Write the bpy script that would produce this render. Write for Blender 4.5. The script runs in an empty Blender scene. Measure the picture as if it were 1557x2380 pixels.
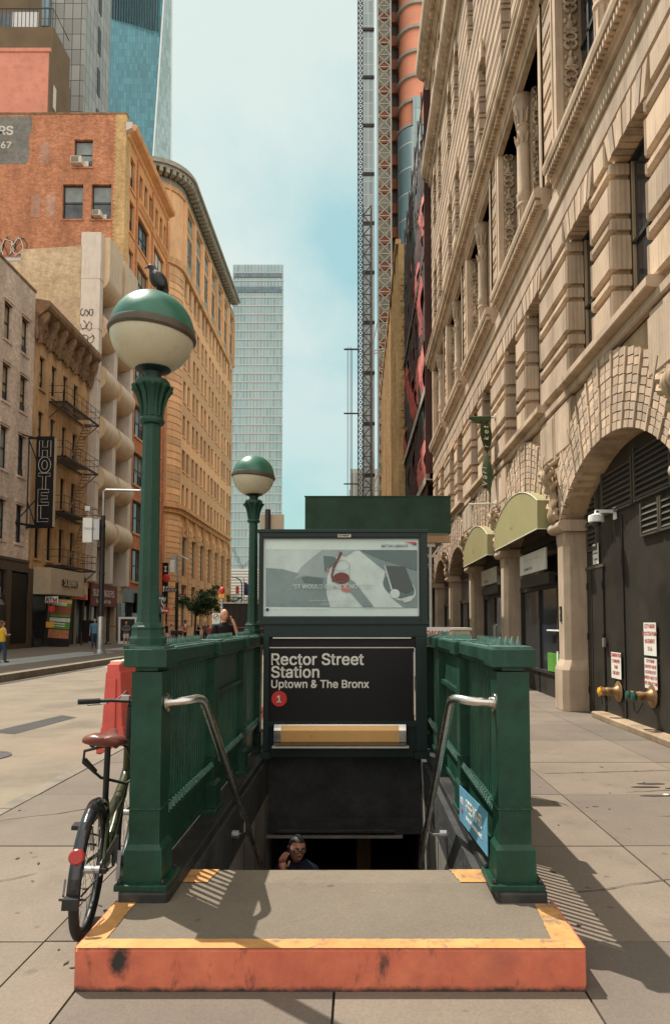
import bpy, bmesh, math, random
from mathutils import Vector, Matrix, Euler
random.seed(7)
PI = math.pi
R = math.radians
scene = bpy.context.scene
COL = scene.collection

# ---------------------------------------------------------------- camera model
F = 1587.; U0 = 830.; TH = R(3.5); V0 = 1447. - F * math.tan(TH); EYE = 1.6
def ray(u, v):
    x = (u - U0) / F; y = -(v - V0) / F
    return x, math.cos(TH) - y * math.sin(TH), math.sin(TH) + y * math.cos(TH)
def atY(u, v, Y):
    a, b, c = ray(u, v); t = Y / b; return Vector((a * t, Y, EYE + c * t))
def atX(u, v, X):
    a, b, c = ray(u, v); t = X / a; return Vector((X, b * t, EYE + c * t))
def atZ(u, v, Z):
    a, b, c = ray(u, v); t = (Z - EYE) / c; return Vector((a * t, b * t, Z))

cam = bpy.data.cameras.new("camera"); cam_o = bpy.data.objects.new("camera", cam); COL.objects.link(cam_o)
cam_o.location = (0, 0, EYE); cam_o.rotation_euler = (PI / 2 + TH, 0, 0)
cam.sensor_width = 36; cam.lens = 24.0; cam.shift_x = -51.5 / 2380; cam.shift_y = (V0 - 1190) / 2380
cam.clip_end = 3000; cam.clip_start = .05
scene.camera = cam_o

# ---------------------------------------------------------------- materials
def _new(name):
    m = bpy.data.materials.new(name); m.use_nodes = True
    nt = m.node_tree; b = nt.nodes["Principled BSDF"]
    return m, nt, b
def N(nt, t, **kw):
    n = nt.nodes.new(t)
    for k, v in kw.items(): setattr(n, k, v)
    return n
def L(nt, a, b): nt.links.new(a, b)
def rgb(c): return (c[0], c[1], c[2], 1)
def mixc(nt, fac, a, b, mode='MIX'):
    n = N(nt, 'ShaderNodeMix', data_type='RGBA', blend_type=mode)
    if isinstance(fac, (int, float)): n.inputs[0].default_value = fac
    else: L(nt, fac, n.inputs[0])
    for i, s in ((6, a), (7, b)):
        if isinstance(s, (tuple, list)): n.inputs[i].default_value = rgb(s)
        else: L(nt, s, n.inputs[i])
    return n.outputs[2]
def ramp(nt, src, p0, p1, c0=(0, 0, 0), c1=(1, 1, 1)):
    n = N(nt, 'ShaderNodeValToRGB'); L(nt, src, n.inputs[0])
    e = n.color_ramp.elements; e[0].position = p0; e[1].position = p1; e[0].color = rgb(c0); e[1].color = rgb(c1)
    return n.outputs[0]
def noise(nt, vec, scale, detail=4, rough=.6):
    n = N(nt, 'ShaderNodeTexNoise'); n.inputs['Scale'].default_value = scale; n.inputs['Detail'].default_value = detail
    n.inputs['Roughness'].default_value = rough; L(nt, vec, n.inputs['Vector']); return n.outputs['Fac']
def mapping(nt, vec, scale=(1, 1, 1), loc=(0, 0, 0)):
    n = N(nt, 'ShaderNodeMapping'); L(nt, vec, n.inputs[0]); n.inputs['Scale'].default_value = scale; n.inputs['Location'].default_value = loc
    return n.outputs[0]
def coords(nt): return N(nt, 'ShaderNodeTexCoord').outputs['Object']
def wallvec(nt, vec):
    s = N(nt, 'ShaderNodeSeparateXYZ'); L(nt, vec, s.inputs[0])
    a = N(nt, 'ShaderNodeMath', operation='ADD'); L(nt, s.outputs[0], a.inputs[0]); L(nt, s.outputs[1], a.inputs[1])
    c = N(nt, 'ShaderNodeCombineXYZ'); L(nt, a.outputs[0], c.inputs[0]); L(nt, s.outputs[2], c.inputs[1])
    return c.outputs[0], a.outputs[0], s.outputs[2]
def bump(nt, b, height, strength=.3, dist=.01, prev=None):
    n = N(nt, 'ShaderNodeBump'); n.inputs['Strength'].default_value = strength; n.inputs['Distance'].default_value = dist
    L(nt, height, n.inputs['Height'])
    if prev: L(nt, prev, n.inputs['Normal'])
    L(nt, n.outputs[0], b.inputs['Normal']); return n.outputs[0]

def mat(name, c, rough=.6, metal=0., var=.18, vs=2.5, bs=40, bst=.15, spec=.5, stain=None, stain_amt=.5, streak=False, island=0., bd=.006, st_range=(.48, .72), st_scale=1.3):
    m, nt, b = _new(name)
    o = coords(nt)
    n1 = noise(nt, o, vs, 5); lo = [x * (1 - var) for x in c]; hi = [min(1, x * (1 + var)) for x in c]
    col = mixc(nt, ramp(nt, n1, .3, .7), lo, hi)
    if island:
        g = N(nt, 'ShaderNodeNewGeometry').outputs['Random Per Island']
        d = [x * (1 - island) for x in (1, 1, 1)]; u = [1 + island * .6] * 3
        col = mixc(nt, 1, col, mixc(nt, g, d, u), 'MULTIPLY')
    if stain:
        v = mapping(nt, o, (1, 1, .18) if streak else (1, 1, 1), (3.3, 1.7, .4))
        n2 = noise(nt, v, st_scale * (2.5 if streak else 1), 6, .7)
        f = N(nt, 'ShaderNodeMath', operation='MULTIPLY'); L(nt, ramp(nt, n2, *st_range), f.inputs[0]); f.inputs[1].default_value = stain_amt
        col = mixc(nt, f.outputs[0], col, stain)
    L(nt, col, b.inputs['Base Color'])
    b.inputs['Metallic'].default_value = metal; b.inputs['Specular IOR Level'].default_value = spec
    rr = ramp(nt, n1, .2, .8, [max(.02, rough - .08)] * 3, [min(1, rough + .1)] * 3); L(nt, rr, b.inputs['Roughness'])
    if bst: bump(nt, b, noise(nt, o, bs, 4), bst, bd)
    return m

def brick(name, c1, c2, mortar, bw=.22, bh=.075, stain=None, stain_amt=.5, bst=.35):
    m, nt, b = _new(name); o = coords(nt); v, h, z = wallvec(nt, o)
    t = N(nt, 'ShaderNodeTexBrick'); L(nt, v, t.inputs['Vector']); t.inputs['Scale'].default_value = 1
    t.inputs['Brick Width'].default_value = bw; t.inputs['Row Height'].default_value = bh; t.inputs['Mortar Size'].default_value = bh * .1
    t.inputs['Mortar Smooth'].default_value = .3
    t.inputs['Color1'].default_value = rgb(c1); t.inputs['Color2'].default_value = rgb(c2); t.inputs['Mortar'].default_value = rgb(mortar)
    n = noise(nt, mapping(nt, o, (1, 1, .4)), .6, 7, .7)
    col = mixc(nt, 1, t.outputs['Color'], ramp(nt, n, .3, .7, (.66, .62, .6), (1.16, 1.13, 1.1)), 'MULTIPLY')
    col = mixc(nt, 1, col, ramp(nt, noise(nt, mapping(nt, o, (1, 1, 1.6)), 2.6, 8, .8), .36, .64, (.68, .66, .65), (1.22, 1.2, 1.18)), 'MULTIPLY')
    if stain:
        f = N(nt, 'ShaderNodeMath', operation='MULTIPLY'); f.inputs[1].default_value = stain_amt
        L(nt, ramp(nt, noise(nt, mapping(nt, o, (1, 1, .15)), 1.1, 6, .7), .5, .75), f.inputs[0]); col = mixc(nt, f.outputs[0], col, stain)
    L(nt, col, b.inputs['Base Color']); b.inputs['Roughness'].default_value = .9
    bump(nt, b, t.outputs['Fac'], -bst, .01)
    return m

def stone(name, c, flute=0., fs=.07, var=.14, dark=(.16, .11, .07), da=.5, course=0.):
    """weathered limestone; flute = strength of fine upright tooling along the wall."""
    m, nt, b = _new(name); o = coords(nt); v, h, z = wallvec(nt, o)
    n1 = noise(nt, o, .9, 7, .65); n2 = noise(nt, mapping(nt, o, (1, 1, .12)), 2.2, 6, .7)
    col = mixc(nt, ramp(nt, n1, .3, .7), [x * (1 - var) for x in c], [x * (1 + var) for x in c])
    f = N(nt, 'ShaderNodeMath', operation='MULTIPLY'); f.inputs[1].default_value = da; L(nt, ramp(nt, n2, .46, .72), f.inputs[0])
    col = mixc(nt, f.outputs[0], col, dark)
    g = N(nt, 'ShaderNodeNewGeometry').outputs['Random Per Island']
    col = mixc(nt, 1, col, mixc(nt, g, (.74, .75, .77), (1.1, 1.08, 1.05)), 'MULTIPLY')
    L(nt, col, b.inputs['Base Color']); b.inputs['Roughness'].default_value = .88; b.inputs['Specular IOR Level'].default_value = .25
    pr = bump(nt, b, noise(nt, o, 25, 6, .7), .25, .012)
    if flute:
        s = N(nt, 'ShaderNodeMath', operation='SINE'); k = N(nt, 'ShaderNodeMath', operation='MULTIPLY'); L(nt, h, k.inputs[0]); k.inputs[1].default_value = 2 * PI / fs
        L(nt, k.outputs[0], s.inputs[0]); bump(nt, b, s.outputs[0], flute, .006, pr)
    return m

def glass(name, c=(.02, .025, .03), rough=.06, spec=.6, var=.5, vs=.5):
    return mat(name, c, rough, 0, var, vs, 3, .04, spec, bd=.02)

M = {}
M['pave'] = mat('sidewalk_concrete', (.190, .157, .113), .85, 0, .1, 9, 90, .3, .3, (.13, .11, .085), .55, island=.14, st_scale=.9)
def paving(name, c, joint_w=.03):
    m, nt, b = _new(name); o = coords(nt); n1 = noise(nt, o, .8, 8, .7); col = mixc(nt, ramp(nt, n1, .3, .7), [x * .82 for x in c], [x * 1.14 for x in c])
    g = N(nt, 'ShaderNodeNewGeometry').outputs['Random Per Island']; col = mixc(nt, 1, col, mixc(nt, g, (.82, .83, .85), (1.1, 1.08, 1.05)), 'MULTIPLY')
    col = mixc(nt, 1, col, ramp(nt, noise(nt, o, 60, 4, .8), .35, .65, (.86,) * 3, (1.1,) * 3), 'MULTIPLY')
    st = noise(nt, mapping(nt, o, (1, 1, 1), (9, 4, 0)), 1.6, 9, .75); f = N(nt, 'ShaderNodeMath', operation='MULTIPLY'); f.inputs[1].default_value = .5; L(nt, ramp(nt, st, .54, .72), f.inputs[0]); col = mixc(nt, f.outputs[0], col, [x * .55 for x in c])
    for sc, th, k in ((5.5, .075, .42), (2.3, .055, .3)):       # trodden gum and drips
        v = N(nt, 'ShaderNodeTexVoronoi'); v.inputs['Scale'].default_value = sc; wv_ = N(nt, 'ShaderNodeVectorMath', operation='ADD'); L(nt, o, wv_.inputs[0]); n3 = N(nt, 'ShaderNodeTexNoise'); n3.inputs['Scale'].default_value = 14; L(nt, o, n3.inputs['Vector']); s3 = N(nt, 'ShaderNodeVectorMath', operation='SCALE'); L(nt, n3.outputs['Color'], s3.inputs[0]); s3.inputs['Scale'].default_value = .05; L(nt, s3.outputs[0], wv_.inputs[1]); L(nt, wv_.outputs[0], v.inputs['Vector'])
        sp_ = N(nt, 'ShaderNodeSeparateColor'); L(nt, v.outputs['Color'], sp_.inputs[0]); q = N(nt, 'ShaderNodeMath', operation='MULTIPLY'); L(nt, ramp(nt, v.outputs['Distance'], th, th * 1.7, (k,) * 3, (0, 0, 0)), q.inputs[0]); L(nt, ramp(nt, sp_.outputs[0], .55, .6), q.inputs[1]); col = mixc(nt, q.outputs[0], col, (.03, .027, .023))
    L(nt, col, b.inputs['Base Color']); b.inputs['Roughness'].default_value = .85; b.inputs['Specular IOR Level'].default_value = .3; p = bump(nt, b, noise(nt, o, 90, 4), .3, .005); bump(nt, b, noise(nt, o, 9, 5), .2, .01, p); return m
M['pave'] = paving('sidewalk_concrete', (.178, .146, .114)); M['slab0'] = paving('platform_concrete_worn', (.160, .133, .100))
M['slab'] = mat('platform_concrete', (.138, .115, .083), .8, 0, .16, 7, 120, .35, .3, (.12, .10, .075), .5, st_scale=3)
M['joint'] = mat('joint_dirt', (.06, .05, .04), .95)
M['asphalt'] = mat('road_surface', (.20, .165, .12), .9, 0, .14, 1.2, 120, .35, .3, (.10, .088, .07), .6, st_range=(.5, .66), st_scale=.5)
M['asphalt_dark'] = mat('dark_asphalt', (.055, .053, .05), .9, 0, .2, 3, 120, .4, .3)
M['kerb'] = mat('kerb_stone', (.20, .17, .13), .8, 0, .2, 4, 60, .3, .3, (.08, .07, .06), .6)
M['kerbdark'] = mat('kerb_steel', (.06, .055, .05), .6)
M['bluestone'] = mat('grating_stone', (.33, .36, .35), .6, 0, .15, 2)
M['green'] = mat('green_paint', (.0085, .046, .031), .42, 0, .3, 4, 22, .3, .32, (.03, .06, .045), .5, st_scale=6)
def worn_paint(name, c, chip, rust):
    m, nt, b = _new(name); o = coords(nt); n1 = noise(nt, o, 4, 6, .65); col = mixc(nt, ramp(nt, n1, .3, .7), [x * .65 for x in c], [x * 1.4 for x in c])
    dr = noise(nt, mapping(nt, o, (1, 1, .08)), 16, 5, .7); f = N(nt, 'ShaderNodeMath', operation='MULTIPLY'); f.inputs[1].default_value = .55; L(nt, ramp(nt, dr, .55, .75), f.inputs[0]); col = mixc(nt, f.outputs[0], col, [x * 2.1 + .006 for x in c])
    bv = N(nt, 'ShaderNodeBevel', samples=4); bv.inputs['Radius'].default_value = .007; g = N(nt, 'ShaderNodeNewGeometry'); d = N(nt, 'ShaderNodeVectorMath', operation='DOT_PRODUCT'); L(nt, bv.outputs[0], d.inputs[0]); L(nt, g.outputs['Normal'], d.inputs[1])
    e = ramp(nt, d.outputs['Value'], .80, .985, (1, 1, 1), (0, 0, 0)); e2 = N(nt, 'ShaderNodeMath', operation='MULTIPLY'); L(nt, e, e2.inputs[0]); L(nt, ramp(nt, noise(nt, o, 28, 5, .7), .42, .6), e2.inputs[1]); col = mixc(nt, e2.outputs[0], col, chip)
    ch = noise(nt, o, 17, 8, .75); col = mixc(nt, ramp(nt, ch, .655, .675), col, chip); col = mixc(nt, ramp(nt, noise(nt, mapping(nt, o, (1, 1, 1), (5, 2, 1)), 9, 9, .8), .665, .69), col, rust)
    L(nt, col, b.inputs['Base Color']); b.inputs['Specular IOR Level'].default_value = .32; L(nt, ramp(nt, n1, .2, .8, (.3,) * 3, (.55,) * 3), b.inputs['Roughness']); p = bump(nt, b, noise(nt, o, 20, 5), .3, .006); bump(nt, b, noise(nt, o, 3, 3), .15, .03, p); return m
M['green'] = worn_paint('green_paint', (.0092, .046, .0265), (.055, .105, .075), (.085, .04, .02))
M['greenworn'] = mat('worn_green_paint', (.055, .13, .10), .5, 0, .4, 18, 50, .3, .4, (.2, .26, .23), .6, st_scale=9)
M['greendark'] = mat('dark_green_paint', (.008, .024, .021), .45, 0, .25, 3, 30, .12, .35)
M['plinth'] = mat('black_plinth', (.02, .021, .02), .5, 0, .3, 4, 50, .25, .4, (.13, .12, .1), .4, st_scale=3)
M['plinthtop'] = mat('grey_plinth_top', (.10, .095, .085), .75, 0, .35, 4, 50, .3, .3, (.03, .03, .028), .6, st_scale=3)
M['yellow'] = mat('yellow_paint', (.50, .25, .085), .65, 0, .2, 8, 80, .3, .35, (.16, .13, .09), .85, st_range=(.53, .62), st_scale=6)
def red_front():  # front face coloured redder than the yellow rim
    m, nt, b = _new('red_orange_front'); o = coords(nt)
    n1 = noise(nt, o, 5, 8, .7); col = mixc(nt, ramp(nt, n1, .3, .7), (.47, .105, .06), (.66, .19, .10))
    n2 = noise(nt, mapping(nt, o, (1, 1, .35)), 7, 8, .75); col = mixc(nt, ramp(nt, n2, .56, .70), col, (.06, .035, .028)); col = mixc(nt, ramp(nt, noise(nt, o, 2.2, 9, .75), .5, .7, (0, 0, 0), (.55,) * 3), col, (.30, .10, .07))
    s = N(nt, 'ShaderNodeSeparateXYZ'); L(nt, o, s.inputs[0])
    sm = N(nt, 'ShaderNodeMath', operation='ADD'); L(nt, s.outputs[2], sm.inputs[0]); n3 = N(nt, 'ShaderNodeMath', operation='MULTIPLY'); L(nt, noise(nt, o, 14, 6, .7), n3.inputs[0]); n3.inputs[1].default_value = .05; L(nt, n3.outputs[0], sm.inputs[1])
    col = mixc(nt, ramp(nt, sm.outputs[0], .028, .05), (.03, .022, .018), col)
    d = N(nt, 'ShaderNodeVectorMath', operation='DISTANCE'); sc = mapping(nt, o, (1, 0, .55), (1.03 - .11, 0, -.075)); L(nt, sc, d.inputs[0]); 
    d2 = N(nt, 'ShaderNodeMath', operation='ADD'); L(nt, d.outputs['Value'], d2.inputs[0]); n4 = N(nt, 'ShaderNodeMath', operation='MULTIPLY'); L(nt, noise(nt, o, 22, 6, .75), n4.inputs[0]); n4.inputs[1].default_value = .09; L(nt, n4.outputs[0], d2.inputs[1])
    col = mixc(nt, ramp(nt, d2.outputs[0], .065, .1), (.025, .022, .02), col)
    L(nt, col, b.inputs['Base Color']); b.inputs['Roughness'].default_value = .75; bump(nt, b, n1, .35, .01); return m
M['redfront'] = red_front()
M['steel'] = mat('stainless_steel', (.62, .60, .56), .24, 1, .1, 6, 60, .05, .5, (.3, .27, .22), .3)
M['galv'] = mat('galvanised_steel', (.42, .42, .41), .42, .8, .15, 4)
M['voidglass'] = mat('dim_window_glass', (.014, .016, .016), .25, 0, .4, .6, 3, .03, .25)
M['galvdark'] = mat('dull_dark_steel', (.11, .11, .11), .45, .7, .2, 6)
M['black'] = mat('black_metal', (.012, .012, .012), .45, 0, .3, 4)
M['blacksign'] = mat('black_enamel', (.006, .006, .006), .5, 0, .3, 3, bst=.02, spec=.3)
M['white'] = mat('white_enamel', (.78, .78, .74), .5, 0, .05, 3, bst=.03)
M['offwhite'] = mat('weathered_white', (.62, .58, .50), .7, 0, .12, 3)
M['signwhite'] = mat('sign_lettering_white', (.72, .70, .62), .6, 0, .06, 3, bst=0)
M['redsign'] = mat('red_enamel', (.62, .035, .03), .5, 0, .08, 3, bst=0)
M['redtext'] = mat('red_lettering', (.6, .10, .09), .6, 0, .1, 3, bst=0)
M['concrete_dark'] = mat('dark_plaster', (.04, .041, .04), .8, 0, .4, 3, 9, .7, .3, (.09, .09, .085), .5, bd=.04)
M['tile'] = mat('grey_wall_panel', (.24, .225, .19), .45, 0, .2, 3, 30, .1, .4, (.09, .085, .075), .5, streak=True)
M['step'] = mat('stair_tread', (.12, .115, .105), .8)
M['ochre'] = mat('ochre_column', (.22, .12, .04), .7)
M['orange'] = mat('orange_plastic', (.66, .105, .08), .55, 0, .16, 3, 40, .08, .5, (.55, .1, .07), .4)
M['whiteplastic'] = mat('cream_plastic', (.70, .58, .44), .5, 0, .1, 3)
M['dglass'] = glass('dark_glass')
M['tglass'] = glass('teal_glass', (.05, .10, .12), .08, .7)
M['pane'] = glass('window_pane', (.055, .07, .075), .08, .6, .8, .9)
M['blind'] = mat('window_blind', (.34, .27, .17), .7, 0, .35, 1.5)
M['shade'] = mat('pale_window_shade', (.22, .25, .24), .5, 0, .3, 1.1)
M['frameblk'] = mat('dark_window_frame', (.02, .02, .02), .5)
M['wood'] = mat('plywood', (.34, .22, .12), .7, 0, .2, 3)
M['rubber'] = mat('black_rubber', (.014, .014, .014), .75)
M['amber'] = mat('painted_reflection', (.70, .40, .14), .3, .25, .12, 2, 8, .05, .6)  # orange reflection in the steel light box, given as base colour
M['shedgreen'] = mat('painted_plywood', (.028, .06, .04), .75, 0, .25, 2, 60, .15, .2)
M['hoard'] = mat('dark_hoarding', (.035, .025, .018), .8, 0, .4, 2)
M['palepanel'] = mat('pale_grey_panel', (.50, .53, .51), .5, 0, .06, .2, 3, .02)
M['leafgreen'] = mat('leaf_green_panel', (.10, .30, .04), .5, 0, .25, 3)

# ---------------------------------------------------------------- mesh builder
def wloc(o):
    v = Vector((0, 0, 0))
    while o is not None: v = v + o.location; o = o.parent
    return v

FONT = None
try:
    FONT = bpy.data.fonts.load(bpy.utils.system_resource('DATAFILES', path='fonts') + '/Inter.woff2')
except Exception: FONT = None      # Blender's built-in face then

class MB:
    def __init__(s): s.v = []; s.f = []; s.mi = []; s.cm = 0
    def _add(s, vs, fs):
        k = len(s.v); s.v += [tuple(p) for p in vs]; s.f += [tuple(i + k for i in f) for f in fs]; s.mi += [s.cm] * len(fs); return s
    def box(s, x0, x1, y0, y1, z0, z1):
        x0, x1 = min(x0, x1), max(x0, x1); y0, y1 = min(y0, y1), max(y0, y1); z0, z1 = min(z0, z1), max(z0, z1)
        return s._add([(x0, y0, z0), (x1, y0, z0), (x1, y1, z0), (x0, y1, z0), (x0, y0, z1), (x1, y0, z1), (x1, y1, z1), (x0, y1, z1)],
                      [(0, 3, 2, 1), (4, 5, 6, 7), (0, 1, 5, 4), (1, 2, 6, 5), (2, 3, 7, 6), (3, 0, 4, 7)])
    def obox(s, c, size, mtx=None, euler=None):
        """oriented box of full size about c"""
        if euler: mtx = Euler(euler).to_matrix()
        m = mtx or Matrix.Identity(3); c = Vector(c); a, b, d = [x / 2 for x in size]
        return s._add([c + m @ Vector((sx * a, sy * b, sz * d)) for sz in (-1, 1) for sx, sy in ((-1, -1), (1, -1), (1, 1), (-1, 1))],
                      [(0, 3, 2, 1), (4, 5, 6, 7), (0, 1, 5, 4), (1, 2, 6, 5), (2, 3, 7, 6), (3, 0, 4, 7)])
    def beam(s, a, b, w, h=None):
        """square bar from a to b"""
        a = Vector(a); b = Vector(b); d = b - a; h = h or w
        if d.length < 1e-6: return s
        q = d.to_track_quat('Y', 'Z').to_matrix(); return s.obox((a + b) / 2, (w, d.length, h), q)
    def xblock(s, xf, xb, y0, y1, z0, z1, b):
        """block whose outer face looks to -X with chamfered edges"""
        b = min(b, (y1 - y0) * .4, (z1 - z0) * .4, abs(xb - xf) * .8)
        sg = 1 if xb > xf else -1
        vs = [(xb, y0, z0), (xb, y1, z0), (xb, y1, z1), (xb, y0, z1), (xf + sg * b, y0, z0), (xf + sg * b, y1, z0), (xf + sg * b, y1, z1), (xf + sg * b, y0, z1),
              (xf, y0 + b, z0 + b), (xf, y1 - b, z0 + b), (xf, y1 - b, z1 - b), (xf, y0 + b, z1 - b)]
        fs = [(8, 9, 10, 11)]
        for i in range(4):
            j = (i + 1) % 4; fs += [(i, j, 4 + j, 4 + i), (4 + i, 4 + j, 8 + j, 8 + i)]
        return s._add(vs, fs)
    def prism(s, pts, axis, a0, a1):
        """polygon pts (2D, in the two other axes in x,y,z order) extruded along axis"""
        def p3(p, a):
            return {'x': (a, p[0], p[1]), 'y': (p[0], a, p[1]), 'z': (p[0], p[1], a)}[axis]
        n = len(pts)
        return s._add([p3(p, a0) for p in pts] + [p3(p, a1) for p in pts],
                      [tuple(range(n))[::-1], tuple(range(n, 2 * n))] + [(i, (i + 1) % n, n + (i + 1) % n, n + i) for i in range(n)])
    def poly(s, pts): return s._add(pts, [tuple(range(len(pts)))])
    def quadstrip(s, A, B):
        n = len(A); return s._add(list(A) + list(B), [(i, i + 1, n + i + 1, n + i) for i in range(n - 1)])
    def tube(s, pts, r, n=8, caps=True, closed=False, sq=False):
        pts = [Vector(p) for p in pts]; m = len(pts); rs = r if isinstance(r, (list, tuple)) else [r] * m
        rings = []; ref = None
        for i, p in enumerate(pts):
            if closed: t = pts[(i + 1) % m] - pts[i - 1]
            else: t = pts[min(i + 1, m - 1)] - pts[max(i - 1, 0)]
            t.normalize()
            if ref is None: ref = Vector((0, 0, 1)) if abs(t.z) < .9 else Vector((1, 0, 0))
            u = ref - t * ref.dot(t)
            if u.length < 1e-4: u = t.orthogonal()
            u.normalize(); w = t.cross(u); ref = u
            rings.append([p + (u * math.cos(2 * PI * (k + .5) / n) + w * math.sin(2 * PI * (k + .5) / n)) * rs[i] for k in range(n)])
        vs = [q for g in rings for q in g]; fs = []
        for i in range(m if closed else m - 1):
            j = (i + 1) % m
            fs += [(i * n + k, i * n + (k + 1) % n, j * n + (k + 1) % n, j * n + k) for k in range(n)]
        if caps and not closed: fs += [tuple(range(n))[::-1], tuple((m - 1) * n + k for k in range(n))]
        return s._add(vs, fs)
    def lathe(s, prof, c=(0, 0, 0), n=24, mtx=None, phase=0., capb=True, capt=True):
        c = Vector(c); vs = []; m = len(prof)
        for r, z in prof:
            for k in range(n):
                p = Vector((r * math.cos(2 * PI * (k + phase) / n), r * math.sin(2 * PI * (k + phase) / n), z)); vs.append(c + (mtx @ p if mtx else p))
        fs = [(i * n + k, i * n + (k + 1) % n, (i + 1) * n + (k + 1) % n, (i + 1) * n + k) for i in range(m - 1) for k in range(n)]
        if capb: fs.append(tuple(range(n))[::-1])
        if capt: fs.append(tuple((m - 1) * n + k for k in range(n)))
        return s._add(vs, fs)
    def ball(s, c, r, n=12, mtx=None):
        rx, ry, rz = r if isinstance(r, (list, tuple)) else (r, r, r); c = Vector(c); vs = []; h = n // 2
        for i in range(1, h):
            a = PI * i / h
            for k in range(n):
                p = Vector((rx * math.sin(a) * math.cos(2 * PI * k / n), ry * math.sin(a) * math.sin(2 * PI * k / n), rz * math.cos(a)))
                vs.append(c + (mtx @ p if mtx else p))
        fs = [(i * n + k, (i + 1) * n + k, (i + 1) * n + (k + 1) % n, i * n + (k + 1) % n) for i in range(h - 2) for k in range(n)]
        t = Vector((0, 0, rz)); t = mtx @ t if mtx else t; vs += [c + t, c - t]; a, b = len(vs) - 2, len(vs) - 1
        fs += [(a, k, (k + 1) % n) for k in range(n)] + [(b, (h - 2) * n + (k + 1) % n, (h - 2) * n + k) for k in range(n)]
        return s._add(vs, fs)
    def text(s, body, size, o, right, up, depth=.004, align='LEFT', bold=0., sx=1., outline=0.):
        """lettering standing on baseline origin o"""
        cu = bpy.data.curves.new('lettering', 'FONT'); cu.body = body; cu.size = size * (1.335 if FONT else 1)
        if FONT: cu.font = FONT
        cu.align_x = align; cu.extrude = depth / 2; cu.resolution_u = 3
        if outline: cu.fill_mode = 'NONE'; cu.bevel_depth = outline; cu.extrude = 0; cu.bevel_resolution = 0
        ob = bpy.data.objects.new('lettering', cu); COL.objects.link(ob); dg = bpy.context.evaluated_depsgraph_get()
        me = bpy.data.meshes.new_from_object(ob.evaluated_get(dg)); bpy.data.objects.remove(ob); bpy.data.curves.remove(cu)
        o = Vector(o); r = Vector(right).normalized(); u = Vector(up).normalized(); n = r.cross(u)
        k = bold * .75; offs = [(0, 0)] if not bold else [(-k, -k), (k, -k), (-k, k), (k, k), (0, 0)]     # heavier strokes: the face struck five times, a hair apart
        for q, (dx, dy) in enumerate(offs): s._add([o + r * (v.co.x * sx + dx) + u * (v.co.y + dy) + n * (v.co.z + q * .0003) for v in me.vertices], [tuple(p.vertices) for p in me.polygons])
        bpy.data.meshes.remove(me); return s
    def mesh(s, me, mtx=None):
        return s._add([(mtx @ v.co if mtx else v.co) for v in me.vertices], [tuple(p.vertices) for p in me.polygons])
    def build(s, name, m, parent=None, local=False, smooth=None, bevel=0., label=None, recalc=True):
        me = bpy.data.meshes.new(name); o = bpy.data.objects.new(name, me); COL.objects.link(o)
        off = Vector((0, 0, 0))
        if parent is not None: o.parent = parent; off = Vector((0, 0, 0)) if local else wloc(parent)
        me.from_pydata([tuple(Vector(p) - off) for p in s.v], [], s.f)
        ms = m if isinstance(m, (list, tuple)) else [m]
        for x in ms: me.materials.append(M[x] if isinstance(x, str) else x)
        if len(ms) > 1:
            for p, i in zip(me.polygons, s.mi): p.material_index = i
        if recalc or bevel:
            bm = bmesh.new(); bm.from_mesh(me)
            if recalc: bmesh.ops.recalc_face_normals(bm, faces=bm.faces)
            if bevel:
                es = [e for e in bm.edges if len(e.link_faces) == 2 and e.calc_face_angle(0) > R(40)]
                bmesh.ops.bevel(bm, geom=es, offset=bevel, segments=2, profile=.6, affect='EDGES', clamp_overlap=True)
            bm.to_mesh(me); bm.free()
        if smooth is not None:
            for p in me.polygons: p.use_smooth = True
            me.set_sharp_from_angle(angle=R(smooth))
        if label: o['label'] = label
        return o

def thing(name, label, cat, loc=(0, 0, 0), group=None):
    o = bpy.data.objects.new(name, None); COL.objects.link(o); o.location = loc; o.empty_display_size = .1
    o['label'] = label; o['category'] = cat
    if group: o['group'] = group
    return o
def tag(o, label, cat, group=None):
    o['label'] = label; o['category'] = cat
    if group: o['group'] = group
    return o
def struct(o): o['kind'] = 'structure'; return o
def copy_tree(o, parent=None):
    c = o.copy(); COL.objects.link(c); c.parent = parent
    for ch in list(o.children): copy_tree(ch, c)
    return c
def B(*a): return MB().box(*a)
def quad_yz(x, y0, y1, z0, z1): return [(x, y0, z0), (x, y1, z0), (x, y1, z1), (x, y0, z1)]
def frange(a, b, n): return [a + (b - a) * i / (n - 1) for i in range(n)]
def skin(verts, edges, radii, sub=1, root=0):
    me = bpy.data.meshes.new('limbs'); me.from_pydata([tuple(v) for v in verts], edges, []); ob = bpy.data.objects.new('limbs', me); COL.objects.link(ob)
    ob.modifiers.new('skin', 'SKIN'); md = ob.modifiers.new('sub', 'SUBSURF'); md.levels = md.render_levels = sub
    ly = me.skin_vertices[0].data
    for i, r in enumerate(radii): ly[i].radius = r if isinstance(r, (tuple, list)) else (r, r); ly[i].use_root = (i == root)
    dg = bpy.context.evaluated_depsgraph_get(); out = bpy.data.meshes.new_from_object(ob.evaluated_get(dg))
    bpy.data.objects.remove(ob); bpy.data.meshes.remove(me); return out

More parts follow.
